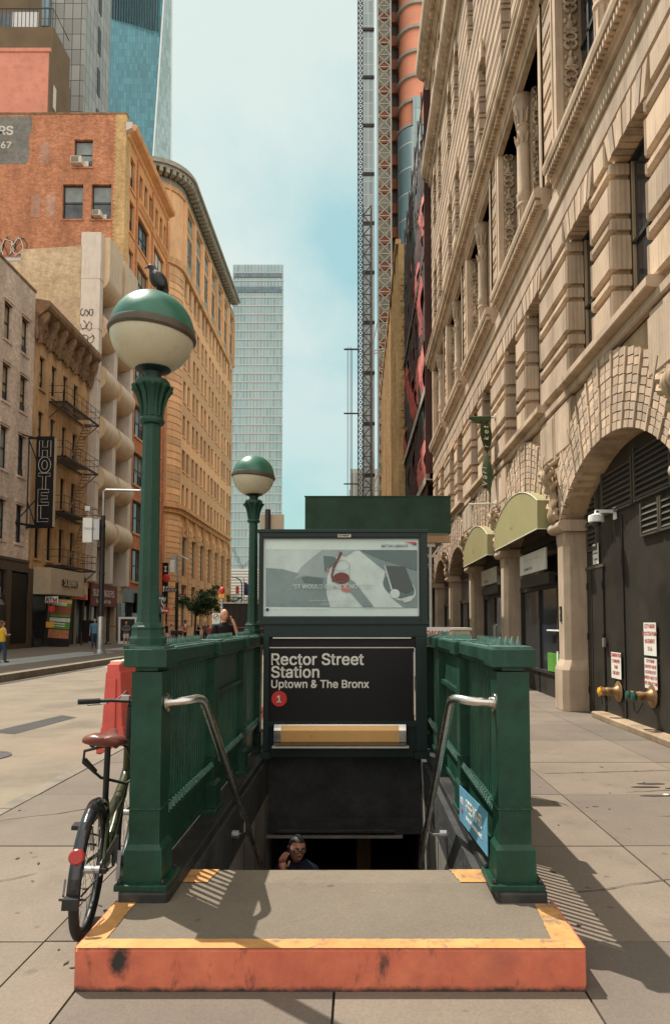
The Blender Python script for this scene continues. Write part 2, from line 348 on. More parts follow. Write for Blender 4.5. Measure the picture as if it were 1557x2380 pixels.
# ---------------------------------------------------------------- sky and sun
SUN = Vector((-.41, .365, 1.)).normalized()
elev = math.asin(SUN.z); az = math.atan2(SUN.x, SUN.y)
w = bpy.data.worlds.new("World"); scene.world = w; w.use_nodes = True; nt = w.node_tree
bg = nt.nodes['Background']; bg.inputs['Strength'].default_value = .1
sky = N(nt, 'ShaderNodeTexSky', sky_type='NISHITA', sun_disc=False, sun_elevation=elev, sun_rotation=az)
sky.air_density = 1.2; sky.dust_density = 2.5; sky.ozone_density = 1.
tc = N(nt, 'ShaderNodeTexCoord').outputs['Generated']
tint = mixc(nt, 1, sky.outputs[0], (.92, 1.22, 1.0), 'MULTIPLY')
sp = N(nt, 'ShaderNodeSeparateXYZ'); L(nt, tc, sp.inputs[0])
# flat cloud sheet: direction projected on a plane overhead
zz = N(nt, 'ShaderNodeMath', operation='ADD'); L(nt, sp.outputs[2], zz.inputs[0]); zz.inputs[1].default_value = .35
dv = N(nt, 'ShaderNodeVectorMath', operation='DIVIDE'); L(nt, tc, dv.inputs[0]); cz = N(nt, 'ShaderNodeCombineXYZ')
for i in range(3): L(nt, zz.outputs[0], cz.inputs[i])
L(nt, cz.outputs[0], dv.inputs[1])
wv = N(nt, 'ShaderNodeVectorMath', operation='ADD'); L(nt, dv.outputs[0], wv.inputs[0]); wv.inputs[1].default_value = (4.35, 1.6, 0)
cl = noise(nt, mapping(nt, wv.outputs[0], (1.5, 1.1, 1)), 1.5, 8, .55)
cov = ramp(nt, cl, .36, .60)
hz = ramp(nt, sp.outputs[2], .0, .42, (0, 0, 0), (1, 1, 1))
cf = N(nt, 'ShaderNodeMath', operation='MULTIPLY'); L(nt, cov, cf.inputs[0]); L(nt, hz, cf.inputs[1])
cf2 = N(nt, 'ShaderNodeMath', operation='MULTIPLY'); L(nt, cf.outputs[0], cf2.inputs[0]); cf2.inputs[1].default_value = .9
skc = mixc(nt, .62, tint, mixc(nt, ramp(nt, sp.outputs[2], .12, .6), (2.6, 4.5, 4.6), (2.95, 4.75, 4.8)))
skc = mixc(nt, cf2.outputs[0], skc, (5.5, 6.15, 5.85))
# bright zone added south and overhead, out of view, to fill shaded fronts
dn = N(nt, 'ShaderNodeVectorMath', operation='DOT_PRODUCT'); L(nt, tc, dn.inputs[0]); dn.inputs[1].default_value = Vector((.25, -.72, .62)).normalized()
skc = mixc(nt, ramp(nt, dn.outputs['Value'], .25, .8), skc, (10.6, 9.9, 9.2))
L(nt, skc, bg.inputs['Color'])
sl = bpy.data.lights.new('sun', 'SUN'); sl.energy = 4.7; sl.angle = R(.5); sl.color = (1, .925, .84)
so = bpy.data.objects.new('sun', sl); COL.objects.link(so); so.rotation_euler = SUN.to_track_quat('Z', 'Y').to_euler(); so.location = SUN * 100
vs = scene.view_settings; vs.view_transform = 'Standard'; vs.look = 'None'; vs.exposure = .48; vs.gamma = 1; vs.use_curve_mapping = False
scene.cycles.max_bounces = 6; scene.cycles.diffuse_bounces = 3; scene.cycles.glossy_bounces = 3; scene.cycles.transmission_bounces = 2; scene.cycles.caustics_reflective = False
scene.cycles.caustics_refractive = False; scene.cycles.sample_clamp_indirect = 4

# ---------------------------------------------------------------- ground
# plan of the subway entrance (hole in the pavement)
EX0, EX1, EY0, EY1 = -1.225, .99, 3.07, 7.62
def sheet(x0, x1, y0, y1, z, holes):
    """flat sheet with rectangular holes as a grid of quads"""
    xs = sorted({x0, x1, *[h[i] for h in holes for i in (0, 1)]}); ys = sorted({y0, y1, *[h[i] for h in holes for i in (2, 3)]}); m = MB()
    for a, b in zip(xs, xs[1:]):
        for c, d in zip(ys, ys[1:]):
            if any(h[0] <= a and b <= h[1] and h[2] <= c and d <= h[3] for h in holes): continue
            m.poly([(a, c, z), (b, c, z), (b, d, z), (a, d, z)])
    return m
SH = [(EX0 + .05, EX1 - .05, EY0 + .1, 10.5)]
struct(sheet(-1500, 1500, -60, 1500, -.16, SH).build('ground', 'asphalt'))
KX = -3.12
struct(sheet(KX, 5.2, -6, 60, -.02, SH).build('pavement_bed', 'joint'))
m = MB(); xs = [KX + .16, -1.57, EX0, EX1, 1.9, 3.42, 5.0]; random.seed(3)
ys = [3.535 + 1.47 * i for i in range(-6, 40)]
for a, b in zip(xs, xs[1:]):
    for c, d in zip(ys, ys[1:]):
        g = .006; zt = random.uniform(-.002, .002)
        segs = [(c, d)]
        if a >= EX0 - .01 and b <= EX1 + .01:
            segs = []
            if c < EY0: segs.append((c, min(d, EY0)))
            if d > EY1: segs.append((max(c, EY1), d))
            if a < -.1 < b and c < 2.9 and d > 2.9: pass
        for c2, d2 in segs:
            if d2 - c2 < .05: continue
            cuts = [(a, b)] if not (a == EX0 and c2 < 3) else [(a, -.10), (-.10, b)]
            for a2, b2 in cuts:
                m.box(a2 + g, b2 - g, c2 + g, d2 - g, -.05, zt)
struct(m.build('sidewalk', 'pave'))
m = MB(); [m.box(KX, KX + .15, -6 + 3 * i + .005, -3 + 3 * i - .005, -.2, .002) for i in range(24)]
struct(m.build('kerb', 'kerb', bevel=.012))
# far pavement
LX = -10.45; LF = -20.
struct(B(LX - .18, -24, -6, 260, -.2, .055).build('far_pavement', 'pave'))
m = MB(); [m.box(LX, LX - .17, -6 + 3 * i + .006, -3 + 3 * i - .006, -.2, .06) for i in range(40)]
struct(m.build('far_kerb', 'kerb', bevel=.015))
m = MB()
for x0, x1, y0, y1 in ((-14.6, -12.6, 21, 36), (-14.6, -12.6, 38.5, 47)):
    for k in range(8):
        for j in range(2):
            m.box(x0 + j * 1.0 + .01, x0 + j * 1.0 + .98, y0 + (y1 - y0) * k / 8 + .02, y0 + (y1 - y0) * (k + 1) / 8 - .02, .0, .059)
struct(m.build('pavement_gratings', 'bluestone'))
m = MB()
for x0, x1, y0, y1 in ((-5.9, -5.2, 10.9, 13.1), (-8.6, -7.5, 9.9, 10.6)): m.prism([(x0, y0 + .2), (x1 - .2, y0), (x1, y1 - .3), (x0 + .3, y1)], 'z', -.158, -.156)
for x0, x1, y0, y1 in ((-10.3, -10.05, 6, 140),): m.box(x0, x1, y0, y1, -.158, -.1555)
struct(m.build('road_patches', 'asphalt_dark'))
struct(B(-10.05, -9.2, 27, 120, -.158, -.1545).build('road_markings', 'bluestone'))

# ================================================================ SUBWAY ENTRANCE
ZS = .18
t = thing('concrete_platform', 'low concrete step with yellow painted rim and red front before the stairway', 'step', (-.117, 3.07, 0))
def sl_poly(): 
    m = MB(); m.box(EX0, EX1, 3.09, 3.565, -.1, ZS); m.box(-.965, .722, 3.55, 3.825, -.1, ZS - .0005); m.box(-.965, .722, 3.832, 4.03, -.1, ZS - .004); return m
sl_poly().build('slab', 'slab0', t)
m = MB(); m.prism([(3.066, -.02), (3.0695, ZS - .012), (3.082, ZS - .002), (3.0905, ZS - .002), (3.0905, -.02)], 'x', EX0 - .002, EX1 + .002)
for x, s in ((EX0, 1), (EX1, -1)): m.box(x - .012 * s, x + .002 * s, 3.091, 3.60, -.02, ZS - .004)
m.build('red_face', 'redfront', t)
def ragged(pts_a, pts_b, z, n=30, amp=.0025):
    """painted strip with an uneven inner edge"""
    A = []; Bp = []
    for i in range(n + 1):
        f = i / n; a = Vector(pts_a[0]).lerp(Vector(pts_a[1]), f); b = Vector(pts_b[0]).lerp(Vector(pts_b[1]), f)
        d = (b - a).normalized(); b = b + d * random.uniform(-amp, amp); A.append((a.x, a.y, z)); Bp.append((b.x, b.y, z))
    return A, Bp
m = MB()
m.quadstrip(*ragged(((EX0, 3.071), (EX1, 3.071)), ((EX0 + .1, 3.158), (EX1 - .12, 3.158)), ZS + .003, 90))
m.quadstrip(*ragged(((EX0, 3.071), (EX0, 3.56)), ((EX0 + .1, 3.158), (EX0 + .105, 3.565)), ZS + .0035, 24, .003))
m.quadstrip(*ragged(((EX1, 3.071), (EX1, 3.54)), ((EX1 - .12, 3.158), (EX1 - .095, 3.54)), ZS + .0035, 24, .003))
m.quadstrip(*ragged(((-.955, 3.835), (-.955, 4.028)), ((-.82, 3.835), (-.79, 4.028)), ZS + .001, 12, .004))
m.quadstrip(*ragged(((.715, 3.835), (.715, 4.028)), ((.565, 3.835), (.53, 4.028)), ZS + .001, 12, .004))
m.build('yellow_rim', 'yellow', t)

# stairwell
WX0, WX1, WY = -.935, .668, 7.3
t = thing('subway_stairway', 'dark stairway well going down under the black station sign', 'stairway', (-.13, 4.03, 0))
for i in range(11):
    y0 = 4.03 + i * .207; z1 = ZS - .199 * (i + 1); B(WX0 - .02, WX1 + .02, y0, y0 + .217, z1 - .25, z1).build('step', 'step', t)
B(WX0 - .05, WX1 + .05, 6.3, 12, -2.3, -2.0).build('landing', 'step', t)
for x0, x1 in ((WX0 - .3, WX0), (WX1, WX1 + .3)):
    w_ = B(x0, x1, 4.03, 7.6, -2.3, -.19).build('tiled_wall', 'tile', t)
    xi = x1 if x1 < 0 else x0; s = 1 if x1 < 0 else -1
    m = MB(); [m.box(xi, xi + .004 * s, y, y + .006, -2, -.2) for y in frange(4.4, 7.1, 5)]; m.build('panel_joint', 'black', w_)
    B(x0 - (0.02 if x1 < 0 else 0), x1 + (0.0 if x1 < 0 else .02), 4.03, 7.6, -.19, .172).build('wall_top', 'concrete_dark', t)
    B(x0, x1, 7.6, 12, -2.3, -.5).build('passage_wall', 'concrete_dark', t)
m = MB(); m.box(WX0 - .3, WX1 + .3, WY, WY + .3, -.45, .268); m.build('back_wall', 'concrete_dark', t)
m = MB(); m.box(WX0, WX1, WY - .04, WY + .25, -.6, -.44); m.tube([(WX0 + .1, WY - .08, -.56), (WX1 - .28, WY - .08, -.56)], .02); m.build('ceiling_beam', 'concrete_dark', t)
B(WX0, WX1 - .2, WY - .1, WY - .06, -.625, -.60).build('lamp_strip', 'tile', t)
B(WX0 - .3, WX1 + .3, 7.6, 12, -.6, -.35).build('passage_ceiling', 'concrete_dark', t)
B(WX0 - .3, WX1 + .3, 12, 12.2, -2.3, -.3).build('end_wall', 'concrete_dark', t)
a = atY(829, 1980, 8.8); b = atY(862, 1980, 8.8); B(a.x, b.x, 8.8, 9.0, -2, -.6).build('column', 'ochre', t)

# ---- railings
def octa(r, z): return (r, z)
def railing(side, label):
    """side -1 left / +1 right of the stairs"""
    if side < 0: px0, px1, qx0, qx1 = -1.186, -1.026, -1.218, -.957
    else: px0, px1, qx0, qx1 = .735, .905, .714, .969
    cx = (px0 + px1) / 2; inn = px1 if side < 0 else px0
    t = thing('stair_railing', label, 'railing', (cx, 3.6, .17), 'green railings beside the subway stairs')
    m = MB(); m.prism([(qx0 + .012, 3.552), (qx1 - .012, 3.552), (qx1, 3.575), (qx1, 7.6), (qx0, 7.6), (qx0, 3.575)], 'z', .1, .232); m.build('plinth', ['plinth'], t, bevel=.012)
    y_posts = [(3.62, 3.79), (5.03, 5.18), (6.32, 6.46), (7.36, 7.52)]
    for i, (a, b) in enumerate(y_posts):
        m = MB(); w = .012 if i else .0
        x0, x1 = px0 + w, px1 - w
        m.box(x0, x1, a, b, .44, 1.34)
        def ring(e, z): return [(x0 - e, a - e, z), (x1 + e, a - e, z), (x1 + e, b + e, z), (x0 - e, b + e, z)]
        k = len(m.v); st = [ring(.0, .45), ring(.017, .425), ring(.02, .25)]
        m._add([p for r in st for p in r], [(j * 4 + q, j * 4 + (q + 1) % 4, j * 4 + 4 + (q + 1) % 4, j * 4 + 4 + q) for j in range(2) for q in range(4)] + [(0, 1, 2, 3), (8, 11, 10, 9)])
        m.box(x0 - .012, x1 + .012, a - .012, b + .012, .81 - .18, .812 - .18 + .003)
        po = m.build('post', 'green', t, bevel=.004)
        f = MB(); f.box(x0 - .055 if i == 0 else x0 - .03, x1 + .055 if i == 0 else x1 + .03, a - .055, b + .055, .23, .262); f.build('foot_plate', 'green', po, bevel=.006)
        if i == 0:
            for bx in (x0 - .03, x1 + .03):
                for by in (a - .03, b + .03):
                    MB().lathe([(.013, .262), (.013, .275), (.008, .285), (.0, .287)], (bx, by, 0), 6, capt=False).build('bolt', 'black', po)
    # top rail
    m = MB()
    m.box(cx - .082, cx + .082, 3.6, 7.54, 1.375, 1.452)
    m.box(cx - .06, cx + .06, 3.612, 7.53, 1.345, 1.375)
    for a, b in y_posts: m.box(px0 - .032, px1 + .032, a - .035, b + .035, 1.366, 1.46)
    tr = m.build('top_rail', 'green', t, bevel=.006)
    m = MB(); m.box(cx - .07, cx + .07, 3.84, 7.32, 1.45, 1.462)
    for a, b in y_posts: m.box(px0 - .012, px1 + .012, a - .015, b + .015, 1.458, 1.474)
    m.build('worn_top', 'greenworn', tr)
    sp = MB()
    for y in frange(3.93, 7.28, 74):
        if any(a - .04 < y < b + .04 for a, b in y_posts): continue
        x = (px1 - .03) if side > 0 else (px0 + .04)
        sp.lathe([(.019, 1.46), (.009, 1.482), (.002, 1.510), (0, 1.512)], (x, y, 0), 4, capt=False, phase=random.random() * .3)
        sp.obox((x - side * .075, y, 1.466), (.022, .022, .012), euler=(0, 0, .5))
    if side > 0:
        for x in frange(px0 + .01, px1 - .06, 4): sp.lathe([(.022, 1.472), (.013, 1.49), (.004, 1.522), (0, 1.525)], (x + .04, 3.77, 0), 6, capt=False)
    sp.build('spike_strip', 'greenworn', tr, smooth=40)
    # bars and lower members between the posts
    for (a0, a), (b, b1) in zip(y_posts, y_posts[1:]):
        mid = abs((a + b) / 2 - 5.75) < .3
        m = MB(); m.box(cx - .05, cx + .05, a, b, .515, .555); m.box(cx - .035, cx + .035, a, b, .49, .515); m.build('bottom_rail', 'green', t, bevel=.005)
        n = int((b - a) / .062)
        for k in range(n):
            y = a + (b - a) * (k + .5) / n
            q = MB(); q.box(cx - .006, cx + .006, y - .0105, y + .0105, .555, 1.335 if not mid else 1.06); q.build('baluster', 'green', t)
        m = MB(); m.box(cx - .016, cx + .016, a, b, .285, .49); m.box(cx - .03, cx + .03, a, b, .285, .315); m.build('kick_panel', 'green', t)
        s = MB(); s.box(inn * .6 + cx * .4 - .006, inn * .6 + cx * .4 + .006, a, b, .5545, .5605)
        for k in range(n):
            y = a + (b - a) * (k + .5) / n
            s.lathe([(.02, .555), (.006, .59), (0, .592)], (inn * .6 + cx * .4, y + .031, 0), 5, capt=False)
        s.build('tooth_strip', 'greenworn', t)
        if mid:
            m = MB(); m.box(cx - .02, cx + .02, a, b, 1.085, 1.335); m.box(cx - .05, cx + .05, a, b, 1.05, 1.085); m.build('solid_panel', 'green', t)
    return t
railing(-1, 'dark green cast iron railing left of the stairs, carrying both globe lamps')
railing(1, 'dark green cast iron railing right of the stairs with blue plate on it')

# ---- globe lamps
def globe_lamp(label):
    z0 = 1.46
    t = thing('globe_lamp', label, 'street lamp', (-1.135, 3.72, z0), 'green subway globe lamps')
    c = (-1.135, 3.72, 0)
    m = MB(); m.box(c[0] - .1, c[0] + .1, c[1] - .1, c[1] + .1, z0, z0 + .022)
    m.lathe([(.098, z0 + .02), (.098, z0 + .055), (.088, z0 + .07), (.084, z0 + .1), (.088, z0 + .115), (.078, z0 + .125), (.07, z0 + .14)], c, 8, phase=.5)
    m.build('base', 'green', t, bevel=.003)
    MB().lathe([(.063, z0 + .14), (.058, z0 + .18), (.055, z0 + .3), (.0465, 2.70)], c, 8, phase=.5).build('pole', 'green', t)
    m = MB(); m.lathe([(.048, 2.69), (.063, 2.695), (.07, 2.71), (.066, 2.725), (.055, 2.735), (.056, 2.78), (.064, 2.84), (.08, 2.885), (.092, 2.90), (.096, 2.905), (.096, 2.925), (.086, 2.94), (.05, 2.95)], c, 24)
    for k in range(10):
        a = 2 * PI * k / 10; d = Vector((math.cos(a), math.sin(a), 0)); cc = Vector(c)
        m.tube([cc + d * .057 + Vector((0, 0, 2.735)), cc + d * .064 + Vector((0, 0, 2.80)), cc + d * .08 + Vector((0, 0, 2.86)), cc + d * .102 + Vector((0, 0, 2.895))], [.007, .009, .012, .013], 6)
        m.ball(cc + d * .104 + Vector((0, 0, 2.895)), .014, 8)
    m.build('capital', 'green', t, smooth=40)
    MB().lathe([(.047, 2.95), (.046, 2.965), (.052, 2.985), (.078, 2.995), (.096, 3.002), (.10, 3.02), (.094, 3.035)], c, 24).build('cup', 'greendark', t, smooth=40)
    tilt = Matrix.Rotation(R(4), 3, 'Y'); g = Vector((c[0] - .006, c[1], 3.212)); r = .228
    def arc(a0, a1, n): return [(r * math.cos(a0 + (a1 - a0) * i / n), r * math.sin(a0 + (a1 - a0) * i / n)) for i in range(n + 1)]
    MB().lathe(arc(-R(74), -R(1), 18), g, 40, tilt, capb=False).build('milk_globe', 'milk', t, smooth=60)
    MB().lathe(arc(R(2), R(89.5), 18), g, 40, tilt).build('green_dome', 'greendome', t, smooth=60)
    MB().lathe([(r - .004, -.03), (r + .004, -.03), (r + .012, -.018), (r + .012, -.006), (r + .006, -.004), (r + .006, .012), (r + .002, .022), (r - .006, .026)], g, 48, tilt).build('band', 'bronze', t, smooth=30)
    return t
M['milk'] = mat('milk_glass', (.50, .46, .33), .3, 0, .06, 9, 12, .02, .5, (.3, .27, .2), .3)
M['greendome'] = mat('green_dome_enamel', (.012, .115, .068), .36, 0, .25, 7, 60, .05, .6, (.09, .22, .16), .3, st_scale=6)
M['bronze'] = mat('bronze_band', (.085, .07, .05), .5, .3, .2, 12)
l1 = globe_lamp('near green and white globe lamp on the front post with pigeon on top')
l2 = copy_tree(l1); l2.location = (-1.135, 7.44, 1.46); l2['label'] = 'smaller, farther green and white globe lamp beside the poster frame'

def pm(name, c, var=.12): M[name] = mat(name, c, .28, 0, var, 5, 3, .01, .45); return name
M['paper'] = mat('poster_paper', (.60, .73, .68), .25, 0, .06, 2, 3, .01, .5)
pm('print_grey', (.30, .38, .37)); pm('print_pale', (.50, .60, .58)); pm('print_dark', (.105, .16, .16)); pm('print_mid', (.20, .275, .275)); pm('print_cloth', (.56, .66, .63)); pm('print_lamp', (.26, .34, .335), .06)
pm('print_wine', (.16, .028, .018)); pm('print_redlight', (.55, .16, .12)); pm('print_menu', (.06, .085, .085)); pm('print_edge', (.55, .6, .57)); pm('print_navy', (.02, .03, .12)); pm('print_red', (.5, .03, .03)); pm('print_text', (.55, .62, .58))
# ---- station sign and poster frame
KY = 7.0
t = thing('station_sign_frame', 'green steel frame with framed poster above and black station name board below', 'sign', (-.13, KY, .24))
fx0, fx1, fz0, fz1 = -1.012, .722, 1.585, 2.555
px0, px1, pz0, pz1 = -.967, .637, 1.665, 2.468
def fr(m, x0, x1, z0, z1, bx0, bx1, bz0, bz1, y0, y1):
    m.box(x0, bx0, y0, y1, z0, z1); m.box(bx1, x1, y0, y1, z0, z1); m.box(bx0, bx1, y0, y1, z0, bz0); m.box(bx0, bx1, y0, y1, bz1, z1)
m = MB(); fr(m, fx0, fx1, fz0, fz1, px0 - .012, px1 + .012, pz0 - .012, pz1 + .012, KY, KY + .16)
m.box(fx0 - .015, fx1 + .015, KY - .012, KY + .17, fz1 - .03, fz1 + .006); m.box(fx0 - .015, fx1 + .015, KY - .012, KY + .17, fz0 - .008, fz0 + .03)
m.box(fx0 + .02, fx1 - .02, KY + .06, KY + .15, fz0 + .02, fz1 - .02)
pf = m.build('poster_frame', 'greendark', t, bevel=.006)
m = MB(); fr(m, px0 - .012, px1 + .012, pz0 - .012, pz1 + .012, px0, px1, pz0, pz1, KY + .012, KY + .05); m.build('inner_frame', 'black', pf)
m = MB(); m.box(-.2, -.065, KY - .004, KY - .0005, fz1 - .042 - .035, fz1 - .042 - .005); tg = m.build('maker_plate', 'offwhite', pf)
MB().text('OUTFRONT', .022, (-.193, KY - .006, fz1 - .068), (1, 0, 0), (0, 0, 1), .002, bold=.001).build('plate_lettering', 'black', pf)
# the poster: layered printed shapes, each a millimetre proud of the one below
m = B(px0, px1, KY + .045, KY + .055, pz0, pz1); po = m.build('poster', 'paper', t)
W = px1 - px0; Hh = pz1 - pz0
def pp(u, v):  # zoomed reference (103..1313, 305..905) to poster
    return (px0 + (u - 103) / 1210 * W, pz1 - (v - 305) / 600 * Hh)
_ly = [KY + .045]
def layer(name, pts, mt):
    _ly[0] -= .0012; o = MB(); o.poly([(pp(*p)[0], _ly[0], pp(*p)[1]) for p in pts]); return o.build(name, mt, po, recalc=False)
def blob(u, v, ru, rv, n=20, rot=0): return [(u + ru * math.cos(2 * PI * k / n) * math.cos(rot) - rv * math.sin(2 * PI * k / n) * math.sin(rot), v + ru * math.cos(2 * PI * k / n) * math.sin(rot) + rv * math.sin(2 * PI * k / n) * math.cos(rot)) for k in range(n)]
layer('picture', [(120, 388), (1300, 392), (1302, 838), (122, 832)], 'print_grey')
layer('picture_light', [(122, 390), (560, 390), (400, 520), (360, 580), (122, 535)], 'print_pale')
layer('picture_shadow', [(122, 532), (250, 540), (378, 575), (340, 610), (225, 740), (240, 832), (122, 832)], 'print_mid')
layer('picture_shadow', [(225, 740), (340, 620), (420, 590), (600, 610), (590, 740), (622, 834), (240, 832)], 'print_mid')
layer('picture_shadow', [(400, 605), (440, 598), (570, 612), (560, 660), (420, 650)], 'print_dark')
layer('tablecloth', [(600, 600), (640, 480), (700, 430), (820, 400), (1200, 640), (1180, 838), (622, 836), (592, 720)], 'print_cloth')
layer('napkin', [(570, 438), (650, 445), (690, 475), (640, 520), (580, 560)], 'print_dark')
layer('dark_corner', [(850, 394), (1300, 394), (1300, 555), (1180, 520), (1030, 470)], 'print_dark')
layer('seat_edge', [(845, 400), (1040, 475), (1300, 560), (1300, 838), (1185, 838), (1100, 760), (1040, 660), (1030, 560), (900, 470)], 'print_mid')
layer('cloth_edge', [(820, 405), (850, 400), (1050, 560), (1035, 640), (1100, 770), (1190, 838), (900, 838), (800, 640)], 'print_cloth')
layer('saucer', blob(1160, 690, 135, 88, 24, .45), 'print_edge'); layer('saucer_shadow', blob(1155, 680, 130, 82, 24, .45), 'print_dark')
layer('menu_card', [(1042, 515), (1205, 522), (1275, 700), (1225, 735), (1100, 700)], 'print_menu'); layer('card_edge', [(1042, 515), (1052, 515), (1108, 705), (1096, 702)], 'print_edge')
layer('watch', blob(1125, 732, 38, 36), 'print_cloth'); layer('watch_strap', [(1170, 770), (1265, 745), (1255, 785), (1200, 802)], 'print_edge')
layer('bottle_neck', [(690, 392), (800, 392), (805, 400), (735, 440), (705, 415)], 'print_grey')
layer('wine_stream', [(700, 405), (718, 415), (690, 470), (655, 540), (645, 590), (660, 640), (640, 640), (628, 590), (645, 520), (680, 455)], 'print_wine')
layer('wine', blob(710, 612, 64, 44), 'print_wine'); layer('wine_reflection', blob(755, 690, 48, 28), 'print_redlight')
layer('wine_shadow', [(775, 620), (810, 640), (960, 830), (880, 830), (760, 690)], 'print_mid')
layer('red_spot', blob(605, 546, 10, 15, 12), 'print_redlight')
_ly[0] -= .0015
m = MB(); m.tube([(pp(*p)[0], _ly[0], pp(*p)[1]) for p in blob(705, 515, 70, 42, 24)], .0022, 4, closed=True); m.tube([(pp(*p)[0], _ly[0], pp(*p)[1]) for p in ((636, 515), (640, 590), (665, 640), (745, 642), (770, 600), (775, 515))], .0022, 4); m.build('glass_outline', 'print_mid', po)
layer('footer_globe', blob(138, 855, 13, 13), 'print_navy')
layer('ribbon_red', [(1193, 333), (1285, 333), (1297, 342), (1290, 350), (1260, 346)], 'print_red'); layer('ribbon_blue', [(1260, 352), (1297, 344), (1290, 358)], 'print_navy')
def ptext(name, s, size, u, v, mt, sx=1., bold=0.):
    _ly[0] -= .001; x, z = pp(u, v); MB().text(s, size, (x, _ly[0], z), (1, 0, 0), (0, 0, 1), .001, bold=bold, sx=sx).build(name, mt, po, recalc=False)
ptext('airline_name', 'BRITISH AIRWAYS', .0375, 1020, 373, 'print_navy', .86, .0006)
ptext('slogan', '“IT WOULD BE RUDE NOT TO”', .061, 330, 692, 'print_text', 1.0, .001)
ptext('small_print', 'Intuitive cabin crew. It’s how you’d want to be treated.', .021, 460, 790, 'print_text', .95)
ptext('small_print', 'Your Club World. Your business class.', .021, 545, 817, 'print_text', .95)
ptext('small_print', 'Terms apply to all fares and services shown here. Subject to availability at the time of booking and travel.', .012, 162, 858, 'print_mid', 1.1)
# lower frame
sx0, sx1, sz0, sz1 = -.897, .582, .60, 1.345
m = MB(); m.box(-.953, .712, KY + .005, KY + .11, 1.452, 1.58); hd = m.build('header_beam', 'greendark', t, bevel=.004)
m = MB(); m.box(-.86, .55, KY - .012, KY - .002, 1.437, 1.45); m.build('pale_edge', 'offwhite', hd)
for x0, x1 in ((-.956, -.9), (.598, .712)):
    m = MB(); m.box(x0, x1, KY, KY + .1, .3, 1.452); lg = m.build('leg', 'greendark', t, bevel=.004)
    B(x0 - .02, x1 + .02, KY - .02, KY + .12, .225, .30).build('foot', 'greendark', lg)
m = MB(); m.box(-.9, .598, KY + .03, KY + .06, 1.34, 1.452); m.build('dark_recess', 'blacksign', t)
m = MB(); m.box(sx0, sx1, KY + .02, KY + .07, sz0, sz1); sb = m.build('name_board', 'blacksign', t)
m = MB(); m.box(sx0, sx1, KY + .012, KY + .03, sz1 - .006, sz1 + .004); m.build('board_edge', 'offwhite', sb)
B(.574, .582, KY + .005, KY + .02, .66, 1.30).build('edge_strip', 'offwhite', sb)
LT = dict(right=(1, 0, 0), up=(0, 0, 1))
def btext(s, size, u, v, bold=.004, sx=1.):
    p = atY(u, v, KY + .018); MB().text(s, size, p, (1, 0, 0), (0, 0, 1), .004, bold=bold, sx=sx).build('lettering', 'signwhite', sb)
btext('Rector Street', .166, 628.5, 1545); btext('Station', .166, 629, 1574.5); btext('Uptown & The Bronx', .113, 629, 1598.5, .003, .985)
p = atY(649, 1624, KY + .016); m = MB(); m.lathe([(.0785, 0), (.0785, .004)], p, 32, Matrix.Rotation(PI / 2, 3, 'X')); m.build('route_disc', 'redsign', sb)
MB().text('1', .098, p + Vector((-.002, -.006, -.036)), (1, 0, 0), (0, 0, 1), .003, 'CENTER', .003).build('route_number', 'signwhite', sb)
B(-.9, .598, KY + .01, KY + .09, .545, .60).build('lower_beam', 'greendark', t); B(-.9, .598, KY + .05, KY + .08, .235, .545).build('back_plate', 'greendark', t)
lb0 = atY(637, 1735, KY - .1); lb1 = atY(943, 1683, KY - .1)
a, b_, z0, z1 = lb0.x, lb1.x, lb0.z, lb1.z
prof = [(KY - .02, z1), (KY - .1, z1 - .004), (KY - .11, z1 - .035), (KY - .125, z1 - .06), (KY - .125, z0 + .05), (KY - .08, z0 + .004), (KY - .02, z0)]
m = MB(); m.prism(prof, 'x', a, b_); lbx = m.build('light_box', 'steel', t)
m = MB(); m.prism([(y - .002, z) for y, z in prof[1:5]] + [(prof[4][0], prof[4][1])], 'x', a + .075, b_ - .075); 
m = MB(); m.prism([(KY - .103, z1 - .012), (KY - .114, z1 - .036), (KY - .1275, z1 - .06), (KY - .1275, z0 + .05), (KY - .09, z0 + .012), (KY - .06, z0 + .1)], 'x', a + .07, b_ - .07); m.build('painted_reflection', 'amber', lbx)  # coloured panel standing in for the reflection on the steel

B(a - .02, b_ + .03, KY - .10, KY - .02, z0 - .018, z0 - .001).build('light_box_shelf', 'offwhite', lbx)

# ---- handrails
def handrail(pts, name_label, wall_x):
    t = thing('handrail', name_label, 'handrail', pts[0], 'steel handrails down the subway stairs')
    P = [Vector(p) for p in pts]; sm = [P[0]]
    for i in range(1, len(P) - 1):
        a, b, c = P[i - 1], P[i], P[i + 1]; d1 = (a - b).normalized() * min(.07, (a - b).length * .45); d2 = (c - b).normalized() * min(.07, (c - b).length * .45)
        for k in range(6): f = k / 5; sm.append((b + d1).lerp(b, f).lerp(b.lerp(b + d2, f), f))
    sm.append(P[-1])
    MB().tube(sm, .0245, 16).build('pipe', 'steel', t, smooth=50)
    d = (P[1] - P[0]).normalized(); q = d.to_track_quat('Z', 'Y').to_matrix()
    m = MB(); m.lathe([(.05, 0), (.05, .008), (.03, .012), (.03, .03)], P[0], 20, q); m.build('flange', 'steel', t, smooth=30)
    k = P[3].lerp(P[4], .55) if len(P) > 4 else P[2].lerp(P[3], .62)
    s = -1 if wall_x < k.x else 1
    MB().tube([k + Vector((0, 0, -.03)), k + Vector((0, 0, -.1)), k + Vector((s * .03, 0, -.12)), (wall_x, k.y, k.z - .12)], .009, 8).build('bracket', 'steel', t)
    MB().lathe([(.03, 0), (.03, .05)], (wall_x, k.y, k.z - .12), 12, Matrix.Rotation(-s * PI / 2, 3, 'Y')).build('wall_boss', 'galv', t)
    return t
